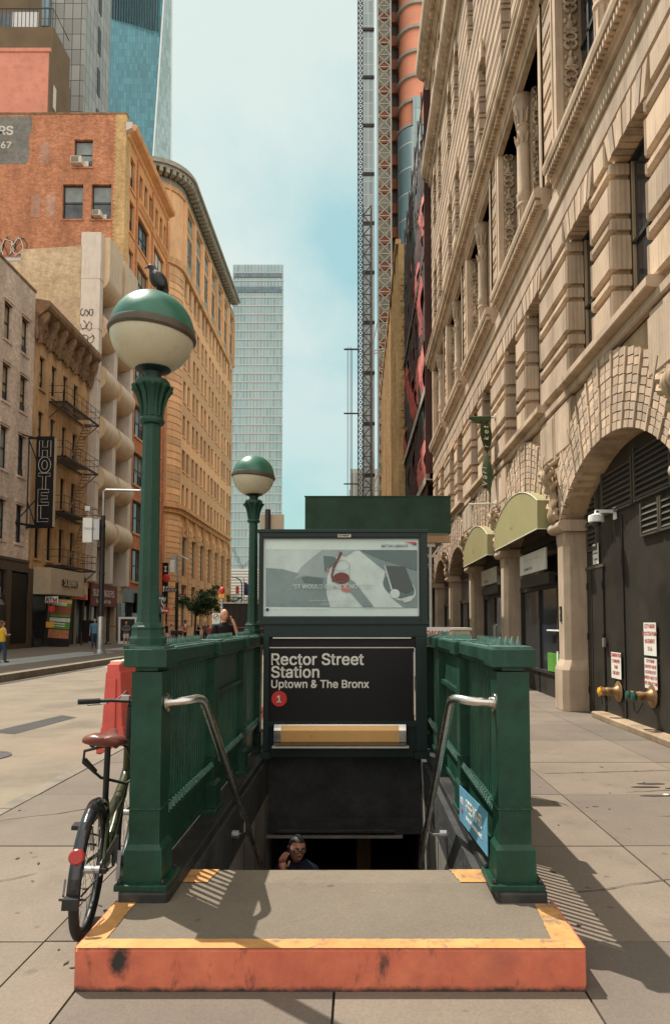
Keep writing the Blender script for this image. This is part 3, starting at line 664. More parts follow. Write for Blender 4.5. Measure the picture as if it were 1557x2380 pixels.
handrail([(-1.022, 3.70, 1.172), (-.93, 3.70, 1.178), (-.852, 3.8, 1.188), (-.845, 6.1, -.51), (-.845, 6.22, -.6)][:4] , 'bent steel handrail running down the left wall of the stairs', -.935)
handrail([(.735, 3.70, 1.172), (.6, 3.70, 1.178), (.52, 3.8, 1.188), (.545, 6.1, -.51)], 'bent steel handrail running down the right wall of the stairs', .668)

# ---- wi-fi plate
M['skyblue'] = mat('sky_blue_enamel', (.13, .33, .46), .4, 0, .1, 5)
t = thing('wifi_sign', 'light blue free wi-fi plate leaning on the right railing', 'sign', (.70, 4.3, .25))
def wq(y): return .243 + (4.805 - y) * .088
m = MB(); pts = [(4.805, wq(4.805)), (3.785, wq(3.785)), (3.785, wq(3.785) + .235), (4.805, wq(4.805) + .235)]
m.prism(pts, 'x', .705, .709); wp = m.build('plate', 'skyblue', t)
up = Vector((0, .088, 1)).normalized(); rt = Vector((0, -1, .088)).normalized()
def wt(s, size, y, dz, mt='signwhite', bold=.003): MB().text(s, size, (.703, y, wq(y) + dz), rt, up, .002, bold=bold).build('lettering', mt, wp)
wt('MTA', .055, 4.73, .13); wt('FREE WI-FI', .105, 4.50, .115, bold=.0018); wt('Connect here to the wireless network', .035, 4.5, .06, bold=.001)
m = MB(); m.lathe([(.016, 0), (.016, .003)], (.7035, 4.66, wq(4.66) + .09), 12, Matrix.Rotation(-PI / 2, 3, 'Y')); m.build('red_dot', 'redsign', wp)

# ================================================================ STONE BUILDING ON THE RIGHT
XW, XB, XG = 3.72, 3.825, 4.2
BAY = 5.13; YC = [10.15 + BAY * k for k in range(-1, 5)]; YA, YB = YC[0] - BAY / 2, YC[-1] + BAY / 2
M['stone'] = stone('tooled_limestone', (.57, .43, .31), .3, .075, var=.2, da=.6)
M['stoneplain'] = stone('smooth_limestone', (.54, .41, .295), 0, var=.22, da=.6)
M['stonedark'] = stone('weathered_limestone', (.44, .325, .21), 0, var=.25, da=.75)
M['brownmetal'] = mat('dark_brown_steel_door', (.024, .021, .016), .5, 0, .3, 1.2, 30, .06, .35, (.05, .04, .03), .6)
M['louvre'] = mat('louvre_blade', (.10, .09, .07), .45, .3, .2)
M['awning'] = mat('olive_canvas', (.315, .275, .13), .75, 0, .08, 2.5, 200, .2, .25, (.3, .32, .15), .5, streak=True)
M['brass'] = mat('weathered_brass', (.30, .18, .085), .5, .5, .25, 9, 40, .2)
M['capyellow'] = mat('yellow_cap', (.75, .36, .04), .4, 0, .1)
M['capgreen'] = mat('green_cap', (.01, .07, .045), .35)
M['flag'] = mat('olive_flag_cloth', (.05, .07, .03), .8, 0, .2, 5, 80, .15, .2)
sb_ = thing('stone_building', 'pale rusticated limestone building with arches and cornices along the right sidewalk', 'building', (XW, 18, 0))

def ivals(holes, z, y0=YA, y1=YB):
    hs = sorted((a, b) for a, b, c, d in holes if c - .001 <= z <= d + .001); out = []; y = y0
    for a, b in hs:
        if a > y: out.append((y, a, y == y0, False))
        y = max(y, b)
    if y < y1: out.append((y, y1, False, True))
    return out
def rust(m, holes, courses, bev=.03, wrap=.045):
    for z0, z1 in courses:
        for a, b, fa, fb in ivals(holes, (z0 + z1) / 2):
            a2 = a - (0 if abs(a - YA) < .01 else wrap); b2 = b + (0 if abs(b - YB) < .01 else wrap)
            m.xblock(XW, XB, a, b, z0, z1, bev)
            for e, s in ((a, -1), (b, 1)):      # blocks wrap round into the openings
                if abs(e - YA) > .01 and abs(e - YB) > .01 and wrap:
                    y0, y1 = (e - wrap, e + .002) if s < 0 else (e - .002, e + wrap)
                    k = len(m.v); q = MB(); q.xblock(XW, XW + .30, y0, y1, z0, z1, min(bev, .02)); m._add(q.v, q.f)
def backing(m, holes, z0, z1, x1=4.35):
    zs = sorted({z0, z1, *[h[i] for h in holes for i in (2, 3)]}); ys = sorted({YA, YB, *[h[i] for h in holes for i in (0, 1)]})
    for c, d in zip(zs, zs[1:]):
        run = None
        for a, b in zip(ys, ys[1:]):
            hole = any(h[0] <= a + 1e-4 and b - 1e-4 <= h[1] and h[2] <= c + 1e-4 and d - 1e-4 <= h[3] for h in holes)
            if hole:
                if run: m.box(XB, x1, run[0], run[1], c, d); run = None
            else: run = (run[0], b) if run else (a, b)
        if run: m.box(XB, x1, run[0], run[1], c, d)
def courses(z0, z1, big, small, gap):
    out = []; z = z0
    while True:
        if z + big > z1 + 1e-3: break
        out.append((z, z + big)); z += big + gap
        if z + small > z1 + 1e-3: break
        out.append((z, z + small)); z += small + gap
    if z1 - z > .08: out.append((z, z1 - gap))
    return out

wall = MB(); back = MB()
# --- second storey: pairs of plain windows
H2 = [(yc + a, yc + b, 5.84, 8.45) for yc in YC for a, b in ((-1.68, -.40), (.40, 1.68))]
rust(wall, H2, courses(5.93, 8.45, .51, .165, .085), .045)
backing(back, H2, 5.6, 10.2)
rust(wall, [], [(9.36, 9.72)], .02); rust(wall, [], [(8.9, 9.30)], .03)
for yc in YC:       # fluted flat arches over the windows
    for a, b in ((-1.68, -.40), (.40, 1.68)):
        n = 9
        for i in range(n):
            f0 = i / n; f1 = (i + 1) / n; lo0 = yc + a + (b - a) * f0; lo1 = yc + a + (b - a) * f1; s = .10
            up0 = yc + (a + b) / 2 + (lo0 - yc - (a + b) / 2) * 1.22; up1 = yc + (a + b) / 2 + (lo1 - yc - (a + b) / 2) * 1.22
            g = .012; x = XW - (.01 if i % 2 else .0)
            wall.prism([(lo0 + g, 8.43), (lo1 - g, 8.43), (up1 - g, 8.86), (up0 + g, 8.86)], 'x', x, XB + .2)
    for a, b in ((-BAY / 2, -1.83), (-.25, .25), (1.83, BAY / 2)): wall.xblock(XW, XB, yc + a + .02, yc + b - .02, 8.47, 8.86, .025)
# --- third storey: wide framed openings
H3 = [(yc - 1.95, yc + 1.95, 10.2, 13.85) for yc in YC]
H3f = [(yc - 2.2, yc + 2.2, 10.2, 14.1) for yc in YC]
rust(wall, H3f, courses(10.22, 14.1, .345, .11, .07), .03, 0)
backing(back, H3, 10.2, 14.9)
# --- upper storeys
H4 = [(yc + a, yc + b, z0, z1) for yc in YC for a, b in ((-1.55, -.42), (.42, 1.55)) for z0, z1 in ((15.9, 18.4), (20.5, 23.1))]
rust(wall, H4, courses(15.12, 23.75, .30, .085, .065), .022, .03)
backing(back, H4, 14.9, 24.8)
H5 = [(yc + a, yc + b, 25.6, 28.4) for yc in YC for a, b in ((-1.55, -.42), (.42, 1.55))]
rust(wall, H5, courses(25.1, 29.0, .31, .10, .07), .022, .03)
backing(back, H5, 24.8, 31.0)
for yc in YC:
    for a, b in ((-1.55, -.42), (.42, 1.55)):
        for z in (18.4, 23.1, 28.4):
            c = yc + (a + b) / 2; wall.prism([(c - .14, z - .03), (c + .14, z - .03), (c + .2, z + .5), (c - .2, z + .5)], 'x', XW - .05, XW + .25)
# --- ground storey arches
R0 = 3.38; ZC = 4.40 - R0; HS = 2.33; AM = math.asin(HS / R0)
for yc in YC:
    n = 24; A = [-AM + 2 * AM * i / n for i in range(n + 1)]
    lo = [(XB, yc + R0 * math.sin(a), ZC + R0 * math.cos(a) + .01) for a in A]; back.quadstrip(lo, [(XB, p[1], 5.62) for p in lo])
    back.quadstrip(lo, [(4.6, p[1], p[2]) for p in lo])
    nv = 37; ang = -AM; k = 0
    for i in range(nv):
        narrow = i % 3 == 1; wdt = 2 * AM / nv * (.45 if narrow else 1.275)
        a0, a1 = ang, ang + wdt; ang = a1; mid = (a0 + a1) / 2; g = .004
        ro = min(4.62 / math.cos(mid), R0 + 1.26 * (1 - .42 * abs(mid) / AM)); x = XW - (.022 if narrow else 0)
        P = lambda r, a: (yc + r * math.sin(a), ZC + r * math.cos(a))
        ns = 9 if not narrow else 3
        for j in range(ns):
            r0 = R0 + (ro - R0) * j / ns + .008; r1 = R0 + (ro - R0) * (j + 1) / ns - .008
            wall.prism([P(r0, a0 + g), P(r0, a1 - g), P(r1, a1 - g), P(r1, a0 + g)], 'x', x + (.006 if j % 2 else 0), XB + (.28 if j == 0 else .01))
    for s in (-1, 1):   # panelled spandrels
        e = yc + s * BAY / 2; w0 = .52
        for q, (dz0, dz1, ww) in enumerate(((4.62, 5.58, .95), (4.0, 4.5, .40))):
            y0, y1 = sorted((e, e - s * ww)); wall.xblock(XW + .01, XB, y0, y1, dz0, dz1, .03); wall.xblock(XW - .012, XW + .02, y0 + .08 * (s < 0) + .0, y1 - .08 * (s > 0), dz0 + .09, dz1 - .09, .02)
for k in range(len(YC) + 1):
    e = YA + BAY * k; y0, y1 = max(YA, e - .24), min(YB, e + .24); back.box(XB, 4.35, y0, y1, 3.45, 5.61)
rust(wall, [], [(5.62, 5.78)], .025)
back.box(4.5, 16, YA, YB, 0, 31.0)
w1 = wall.build('wall', 'stone', sb_); back.build('core_wall', 'stonedark', sb_)
# --- cornices and belts
def moulding(name, prof, y0, y1, mt='stoneplain', extra=None):
    m = MB(); m.prism(prof, 'y', y0, y1)
    if extra: extra(m)
    return m.build(name, mt, sb_)
def dent(z0, z1, x0, x1, y0, y1, w, gap):
    def f(m):
        y = y0
        while y + w < y1: m.box(x0, x1, y, y + w, z0, z1); y += w + gap
    return f
for yc in YC:
    moulding('sill', [(XB, 5.76), (3.6, 5.78), (3.585, 5.80), (3.585, 5.9), (3.62, 5.93), (XB + .4, 5.95)], yc - 1.9, yc + 1.9, 'stoneplain')
    moulding('dentil_sill', [(XB, 9.74), (XW - .04, 9.76), (XW - .05, 9.86), (XW - .09, 9.88), (XW - .09, 10.0), (XW - .21, 10.02), (XW - .23, 10.10), (XW - .23, 10.18), (XW - .18, 10.21), (XB + .5, 10.22)], yc - 2.25, yc + 2.25, 'stoneplain', dent(9.885, 9.99, XW - .19, XW - .08, yc - 2.2, yc + 2.2, .055, .05))
moulding('belt_course', [(XB, 9.29), (XW - .03, 9.30), (XW - .045, 9.33), (XW - .03, 9.36), (XB, 9.37)], YA, YB)
moulding('dentil_cornice', [(XB, 14.12), (XW - .05, 14.14), (XW - .07, 14.24), (XW - .10, 14.26), (XW - .10, 14.42), (XW - .27, 14.44), (XW - .30, 14.52), (XW - .30, 14.62), (XW - .34, 14.68), (XW - .34, 14.74), (XW - .05, 14.80), (XW - .04, 14.98), (XW - .09, 15.02), (XW - .09, 15.08), (XB, 15.12)], YA, YB + .3, 'stoneplain', dent(14.27, 14.41, XW - .21, XW - .09, YA, YB + .3, .075, .065))
moulding('upper_cornice', [(XB, 23.7), (XW - .06, 23.74), (XW - .1, 23.9), (XW - .13, 24.15), (XW - .3, 24.25), (XW - .42, 24.38), (XW - .46, 24.5), (XW - .46, 24.66), (XW - .40, 24.74), (XW - .06, 24.86), (XW - .05, 25.02), (XB, 25.08)], YA, YB + .4, 'stoneplain', dent(24.0, 24.14, XW - .25, XW - .12, YA, YB + .4, .12, .11))
moulding('main_cornice', [(XB, 29.0), (XW - .08, 29.05), (XW - .12, 29.3), (XW - .22, 29.36), (XW - .26, 29.6), (XW - .5, 29.75), (XW - .66, 29.95), (XW - .70, 30.15), (XW - .70, 30.4), (XW - .6, 30.55), (XW - .1, 30.7), (XB, 31.3)], YA, YB + .6, 'stoneplain', dent(29.38, 29.58, XW - .42, XW - .25, YA, YB + .5, .2, .2))
# --- windows
def sash(name, y0, y1, z0, z1, x=4.02, two=True, mt='dglass'):
    f = MB(); w_ = .07
    f.box(x, x + .1, y0, y0 + w_, z0, z1); f.box(x, x + .1, y1 - w_, y1, z0, z1); f.box(x, x + .1, y0, y1, z1 - w_, z1); f.box(x, x + .1, y0, y1, z0, z0 + w_)
    if two: f.box(x + .01, x + .08, y0, y1, (z0 + z1) / 2 - .03, (z0 + z1) / 2 + .03)
    o = f.build(name, 'frameblk', sb_); B(x + .05, x + .07, y0 + .03, y1 - .03, z0 + .03, z1 - .03).build('pane', mt, o); return o
for h in H2:
    sash('window', *h)
    m = MB()
    for s, e in ((1, h[0]), (-1, h[1])): m.box(XW + .31, XW + .55, e, e + .10 * s, h[2] + .1, h[3])
    m.build('smooth_jamb', 'stonedark', sb_)
for h in H4 + H5: sash('window', *h)
def relief(y0, y1, z0, z1, x, n, face='x'):
    """carved upright panel: urns, scrolls and leaves"""
    m = MB(); c = (y0 + y1) / 2; hw = (y1 - y0) / 2; random.seed(int(y0 * 10))
    def pt(u, z, d): return (x - d, c + u, z) if face == 'x' else (c + u, x - d, z)
    z = z0 + .1
    while z < z1 - .25:
        if face == 'x': m.ball(pt(0, z + .16, 0), (.05, hw * .55, .13), 8); m.ball(pt(0, z + .33, 0), (.045, hw * .25, .08), 8)
        else: m.ball(pt(0, z + .16, 0), (hw * .55, .05, .13), 8); m.ball(pt(0, z + .33, 0), (hw * .25, .045, .08), 8)
        for s in (-1, 1):
            for zz in (.08, .42, .56):
                pts = [pt(s * hw * (.15 + .6 * math.sin(a)), z + zz + .07 * (1 - math.cos(a)) * (1 if zz > .3 else -1) * .8 + .05 * a * .4, .02) for a in frange(0, 4.2, 7)]
                m.tube(pts, [.028, .03, .028, .025, .022, .018, .012], 5)
            m.ball(pt(s * hw * .6, z + .25 + random.uniform(-.03, .03), 0), (.04, .04, .055), 6)
        z += .72
    return m
for i, yc in enumerate(YC):
    m = MB()
    for e, s in ((yc - 2.2, 1), (yc + 2.2, -1)):
        m.box(XW - .03, 3.9, e, e + .24 * s, 10.22, 14.1); m.box(XW - .05, XW, e, e + .07 * s, 10.22, 14.1)
    m.box(XW - .03, 4.3, yc - 1.96, yc + 1.96, 13.85, 14.1); m.box(XW - .055, XW, yc - 2.2, yc + 2.2, 14.03, 14.115)
    m.build('window_surround', 'stoneplain', sb_)
    f = MB(); f.box(4.18, 4.28, yc - 1.95, yc + 1.95, 10.2, 13.85); w_ = f.build('window', 'dglass', sb_)
    mm = MB(); [mm.box(4.14, 4.19, yc + q - .04, yc + q + .04, 10.2, 13.85) for q in (-1.5, -.9, .9, 1.5)]; mm.box(4.14, 4.18, yc - 1.9, yc + 1.9, 12.2, 12.28); mm.build('sash_bar', 'frameblk', w_)
    m = MB(); m.box(4.0, 4.22, yc - .34, yc + .34, 10.2, 13.85); m.build('pier', 'stonedark', sb_)
    # carved far jamb facing the viewer, and carved pilaster faces
    for yy, xx, nm in ((yc + 1.945, None, 'carved_jamb'),):
        m = relief(3.82, 4.12, 10.3, 13.7, yy, 5, 'y'); m.build(nm, 'stoneplain', sb_, smooth=50)
    for yy in (yc + .345, yc - .345):
        pass
    m = relief(4.0, 4.2, 10.3, 13.7, yc - .345, 5, 'y'); m.build('carved_pilaster', 'stoneplain', sb_, smooth=50)
    c = (3.87, yc, 0); pr = [(.2, 10.22), (.2, 10.34), (.17, 10.36), (.19, 10.42), (.155, 10.5), (.16, 10.56), (.175, 10.62), (.15, 10.7), (.15, 11.2), (.175, 11.22), (.175, 11.27), (.15, 11.3), (.165, 11.4), (.175, 11.5), (.15, 11.56), (.148, 12.6), (.14, 13.1), (.17, 13.13), (.15, 13.18), (.165, 13.35), (.2, 13.55), (.22, 13.62), (.22, 13.70), (.24, 13.72), (.24, 13.85)]
    m = MB(); m.lathe(pr, c, 20)
    for k in range(10):
        a = 2 * PI * k / 10; d = Vector((math.cos(a), math.sin(a), 0))
        for z, r_, l in ((13.2, .155, .3), (10.72, .15, .0), (12.7, .148, .22)):
            if l: m.tube([Vector(c) + d * r_ + Vector((0, 0, z)), Vector(c) + d * (r_ + .03) + Vector((0, 0, z + l * .6)), Vector(c) + d * (r_ + .06) + Vector((0, 0, z + l))], [.02, .026, .012], 5)
        m.box(c[0] + d.x * .15 - .012, c[0] + d.x * .15 + .012, c[1] + d.y * .15 - .012, c[1] + d.y * .15 + .012, 10.72, 11.18)
    m.build('column', 'stoneplain', sb_, smooth=45)
# --- ground storey pillars with capitals and scroll brackets
for k in range(len(YC) + 1):
    e = YA + BAY * k; hw = .26; m = MB()
    if k == 0: continue
    def oc(x0, h, b): return [(4.32, e - h), (x0 + b, e - h), (x0, e - h + b), (x0, e + h - b), (x0 + b, e + h), (4.32, e + h)]
    def loft(secs):
        n = 6; vs = [(p[0], p[1], z) for pts, z in secs for p in pts]
        m._add(vs, [tuple(range(n))[::-1], tuple(range((len(secs) - 1) * n, len(secs) * n))] + [(i * n + j, i * n + (j + 1) % n, i * n + n + (j + 1) % n, i * n + n + j) for i in range(len(secs) - 1) for j in range(n)])
    loft([(oc(3.72, .33, .10), 0), (oc(3.72, .33, .10), .74), (oc(3.735, .31, .11), .80), (oc(3.79, .26, .10), .92), (oc(3.79, .26, .10), 3.0), (oc(3.79, .26, .03), 3.12), (oc(3.79, .26, .02), 3.27)])
    pl = m.build('pillar', 'stoneplain', sb_, bevel=.012)
    prof = [(4.33, 3.27), (3.74, 3.27), (3.69, 3.30), (3.655, 3.345), (3.65, 3.385), (3.665, 3.43), (3.70, 3.46), (3.76, 3.475), (4.33, 3.475)]
    m = MB(); m.prism(prof, 'y', e - .36, e + .36); m.build('roll_capital', 'stoneplain', pl, smooth=40)
    m = MB(); m.xblock(3.75, 4.33, e - .25, e + .25, 3.475, 3.98, .02); m.build('impost_block', 'stoneplain', pl)
    m = MB(); ax = [(3.70, 3.5), (3.66, 3.53), (3.64, 3.62), (3.67, 3.75), (3.69, 3.95), (3.66, 4.1), (3.58, 4.22), (3.52, 4.33), (3.53, 4.42), (3.60, 4.46), (3.66, 4.42), (3.66, 4.35)]
    for dy in (-.09, 0, .09): m.tube([(x, e + dy, z) for x, z in ax], [.05, .06, .06, .05, .05, .055, .06, .06, .055, .05, .04, .03], 8)
    for s in (-1, 1):
        for z, dx, l in ((4.05, 3.66, .16), (4.25, 3.58, .2), (4.38, 3.56, .18), (3.72, 3.68, .12)):
            m.tube([(dx, e + s * .08, z), (dx - .05, e + s * (.1 + l * .6), z + .04), (dx - .02, e + s * (.1 + l), z + .12), (dx + .03, e + s * (.08 + l), z + .16)], [.05, .055, .04, .012], 6)
        m.tube([(3.7, e + s * .16, 3.52), (3.65, e + s * .2, 3.6), (3.68, e + s * .17, 3.7), (3.71, e + s * .13, 3.66)], [.05, .05, .04, .02], 6)
    m.build('scroll_bracket', 'stonedark', pl, smooth=50)
    if k == 2:
        a = atX(1297, 1412, 3.785); b = atX(1305, 1443, 3.785)
        m = B(3.77, 3.792, e - .05, e + .05, 1.62, 1.90); ip = m.build('intercom', 'black', pl, bevel=.004)
        m = MB(); m.box(3.766, 3.77, e - .02, e + .02, 1.75, 1.84); [m.box(3.766, 3.77, e - .035, e + .035, 1.65 + q * .022, 1.66 + q * .022) for q in range(3)]; m.build('key_face', 'galv', ip)
# --- fill of the near arch: dark steel doors and louvres
yc = YC[1]
def archfill(yc, x, z0=0, mt='brownmetal', name='infill', hs=HS):
    m = MB(); n = 20; pts = [(yc - hs, z0), (yc + hs, z0)] + [(yc + R0 * math.sin(a), ZC + R0 * math.cos(a) + .02) for a in [AM - 2 * AM * i / n for i in range(n + 1)]]
    m.prism(pts, 'x', x, x + .08); return m.build(name, mt, sb_)
gd = archfill(yc, 4.2, 0, 'brownmetal', 'steel_front')
def louvre(y0, y1, z0, z1):
    m = MB(); m.box(4.185, 4.199, y0, y1, z0, z1); o = m.build('vent_grille', 'black', gd)
    m = MB(); n = max(3, round((z1 - z0) / .085))
    for i in range(n):
        z = z0 + (z1 - z0) * (i + .25) / n; m.prism([(4.150, z), (4.156, z - .006), (4.186, z + .035), (4.184, z + .043)], 'y', y0 + .02, y1 - .02)
    m.box(4.15, 4.2, y0 - .03, y0 + .015, z0 - .03, z1 + .03); m.box(4.15, 4.2, y1 - .015, y1 + .03, z0 - .03, z1 + .03); m.box(4.14, 4.2, y0, y1, z0 - .03, z0)
    m.build('blade', 'louvre', o); return o
louvre(11.86, 12.4, 3.36, 3.86); louvre(10.28, 11.52, 3.42, 4.12); louvre(9.0, 10.16, 3.43, 4.2); louvre(7.9, 8.9, 3.43, 3.95); louvre(11.84, 12.3, 2.9, 3.26); louvre(9.38, 9.95, 2.88, 3.32); louvre(8.7, 9.3, 2.88, 3.32)
m = MB(); m.box(4.17, 4.198, 11.60, 12.40, .02, 2.55); dr = m.build('service_door', 'brownmetal', gd, bevel=.004)
m = MB(); m.box(4.16, 4.171, 12.13, 12.145, .02, 2.55); m.build('door_seam', 'black', dr)
[B(4.155, 4.172, y - .02, y + .02, z - .06, z + .06).build('hinge', 'black', dr) for y in (11.62, 12.37) for z in (.4, 1.35, 2.25)]
m = MB(); m.box(4.13, 4.17, 11.50, 11.575, 1.19, 1.34); m.build('lock_box', 'galv', dr, bevel=.004)
m = MB(); m.box(4.16, 4.2, 11.55, 12.45, 2.55, 2.6); m.build('door_head', 'louvre', dr)
[B(4.18, 4.2, y - .02, y + .02, .05, 3.3).build('panel_seam', 'black', gd) for y in (10.75, 9.0, 8.0)]
m = MB(); m.prism([(4.205, .0), (3.98, .0), (3.97, .085), (4.0, .1), (4.205, .1)], 'y', 7.7, 11.72); m.build('stone_ledge', 'stonedark', sb_, bevel=.01)
# --- shop fronts in the next arches
for i, yc in enumerate(YC):
    if i in (1,): continue
    x = 4.25; o = archfill(yc, x, 0, 'dglass', 'shop_front')
    m = MB(); m.box(x - .06, x, yc - HS, yc + HS, 2.35, 2.5); [m.box(x - .05, x, yc + q - .04, yc + q + .04, 0, 2.4) for q in (-2.25, -.9, .55, 2.25)]; m.box(x - .05, x, yc - HS, yc + HS, .0, .5); m.box(x - .09, x, yc - HS, yc + HS, .48, .54); m.box(x - .06, x, yc - HS, yc + HS, 3.35, 3.5)
    m.build('front_frame', 'brownmetal', o)
    if i in (2, 3):
        z0 = 2.72 if i == 2 else 2.74; bd = B(3.93, 3.97, yc - 1.05, yc + 1.2, z0, z0 + .46).build('name_board', 'offwhite', o, bevel=.006)
        MB().text('VARI MARKET & DELI', .09, (3.927, yc + .8, z0 + .08), (0, -1, 0), (0, 0, 1), .002, sx=.9).build('lettering', 'print_mid', bd)
        m = MB(); m.box(3.926, 3.929, yc - .6, yc + .7, z0 + .31, z0 + .315); m.build('rule_line', 'print_mid', bd)
        B(3.97, 4.1, yc - 1.15, yc + 1.3, z0 - .3, z0 - .06).build('shutter_box', 'brownmetal', o)
    if i == 2:
        m = MB(); m.box(4.15, 4.18, yc - 2.1, yc - .3, .56, .95); m.build('green_banner', 'leafgreen', o)
        m = MB(); m.box(4.14, 4.2, yc - 2.1, yc - .3, 1.42, 1.45); m.box(4.14, 4.16, yc - 1.75, yc - 1.6, 1.15, 1.42); m.box(4.14, 4.16, yc - 1.1, yc - 1.02, .56, 1.0); m.build('white_shelf', 'white', o)
    if i == 3:
        m = MB()
        for dy in (-.12, .12): m.tube([(4.14, yc + dy, .8), (4.10, yc + dy, .85), (4.10, yc + dy, 1.5), (4.14, yc + dy, 1.55)], .015, 6)
        m.build('door_handle', 'steel', o); B(4.17, 4.2, yc - .02, yc + .02, 0, 2.35).build('door_edge', 'galv', o)
# --- awnings
def awning(yc, lab):
    t = thing('awning', lab, 'awning', (3.7, yc, 3.45), 'olive awnings over the arches'); n = 16; hw = 2.05; zs = 3.98; rise = .46; R1 = (hw * hw + rise * rise) / (2 * rise)
    am = math.asin(hw / R1); arc = [(yc + R1 * math.sin(a), zs + rise - R1 + R1 * math.cos(a)) for a in [am - 2 * am * i / n for i in range(n + 1)]]
    pts = [(yc - hw, 3.42), (yc + hw, 3.42)] + arc
    vs = [(3.5, y, z) for y, z in pts]; vb = [(3.86, y, z) for y, z in pts]; k = len(pts); m = MB()
    m._add(vs + vb, [tuple(range(k))] + [(i, (i + 1) % k, k + (i + 1) % k, k + i) for i in range(1, k)])
    m.build('canvas', 'awning', t)
    m = MB(); m.tube([(3.497, y, z) for y, z in pts], .012, 6, closed=True); m.tube([(3.5, yc - hw, 3.42), (3.86, yc - hw, 3.42)], .012, 6); m.tube([(3.5, yc - hw, 3.98), (3.86, yc - hw, 3.98)], .010, 6); m.build('frame_tube', 'offwhite', t)
    m = MB(); m.text('VARI', .12, (3.494, yc + .35, 3.72), (0, -1, 0), (0, 0, 1), .002); m.build('faint_lettering', 'awnlet', t)
M['awnlet'] = mat('faded_lettering', (.47, .45, .22), .8)
awning(YC[2] - .05, 'olive green arched canvas awning nearest the steel doors'); awning(YC[3] - .05, 'farther olive arched canvas awning partly behind the nearer one')
# --- things fixed to the front
t = thing('security_camera', 'white dome security camera on a wall bracket above the steel doors', 'camera', (4.18, 10.99, 3.35))
B(4.165, 4.185, 10.93, 11.05, 3.27, 3.47).build('wall_plate', 'white', t)
m = MB(); m.beam((4.17, 10.99, 3.40), (3.86, 10.99, 3.40), .06, .05); m.beam((3.88, 10.99, 3.41), (3.88, 10.99, 3.33), .06); m.build('arm', 'white', t, bevel=.005)
MB().lathe([(.05, 3.36), (.12, 3.335), (.125, 3.29), (.125, 3.23), (.11, 3.22)], (3.87, 10.99, 0), 20).build('housing', 'white', t, smooth=40)
MB().lathe([(.085, 3.22), (.075, 3.18), (.04, 3.155), (0, 3.15)], (3.87, 10.99, 0), 16, capt=False).build('dome', 'dglass', t, smooth=60)
def siamese(y, z, lab, heads, cm):
    t = thing('standpipe', lab, 'fire hose connection', (4.18, y, z), 'brass fire hose connections'); q = Matrix.Rotation(-PI / 2, 3, 'Y')
    MB().lathe([(.16, 0), (.165, .012), (.15, .022), (.10, .03), (.075, .06), (.06, .10), (.06, .13)], (4.18, y, z), 28, q).build('flange', 'brass', t, smooth=35)
    m = MB(); m.tube([(4.06, y, z), (3.99, y, z), (3.96, y, z)], [.06, .07, .06], 14); 
    for dy in heads: m.tube([(4.02, y, z), (3.97, y + dy, z), (3.90, y + dy * 1.25, z)], [.06, .055, .055], 14); m.lathe([(.066, -.02), (.066, .02)], (3.92, y + dy * 1.22, z), 10, q)
    m.build('body', 'brass', t, smooth=35)
    for dy in heads:
        m = MB(); c = (3.90, y + dy * 1.25, z); m.lathe([(.06, 0), (.068, .01), (.068, .04), (.05, .055), (.0, .06)], c, 14, q, capt=False)
        for k in range(4): a = PI / 2 * k + .4; m.ball((c[0] - .025, c[1] + .072 * math.cos(a), c[2] + .072 * math.sin(a)), .017, 6)
        m.build('cap', cm, t, smooth=40)
    m = MB(); m.tube([(3.88, y - .05, z - .06), (3.9, y - .03, z - .2), (3.96, y + .02, z - .24), (4.05, y + .03, z - .1)], .007, 5); m.build('chain', 'black', t)
siamese(11.0, .50, 'brass standpipe with one yellow cap, beside the ledge end', [0], 'capyellow')
siamese(9.74, .56, 'brass standpipe with two green caps, nearer the picture edge', [-.07, .09], 'capgreen')
def placard(y0, y1, z0, z1, lines, lab, mt, size, name='placard', cat='sign', x=4.165, grp='white notices on the steel front'):
    t = thing(name, lab, cat, (x, (y0 + y1) / 2, z0), grp); o = B(x, x + .006, y0, y1, z0, z1).build('plate', 'signwhite', t)
    n = len(lines)
    for i, l_ in enumerate(lines):
        z = z1 - (z1 - z0) * (i + .75) / (n + .25) * .96; MB().text(l_, size, (x - .002, (y0 + y1) / 2, z), (0, -1, 0), (0, 0, 1), .001, 'CENTER', .0006, .78).build('lettering', mt, t, recalc=False)
placard(9.56, 9.97, 1.13, 1.60, ['CITY MAIN', 'BOOSTER PUMP', 'BASEMENT', '2 & 4'], 'upper white notice with four red lines, above the right standpipe', 'redtext', .085)
placard(10.86, 11.27, .70, 1.12, ['COMBINATION', 'STANDPIPE', 'THRU', 'FIRE DEPT'], 'white notice with red lines above the yellow capped standpipe', 'redtext', .08)
placard(9.56, 9.97, .66, 1.09, ['CITY MAIN', 'SHUTOFF VALVE', 'LOCATED 10 FT', 'NORTH-WEST OF', 'THIS SIGN AT CURB'], 'lower white notice with five lines, just above the right standpipe', 'redtext', .065)
placard(11.76, 12.04, 2.62, 2.98, ['NOTICE', 'NO PARKING', 'AT DOORS'], 'small white notice over the narrow service door', 'print_mid', .05)
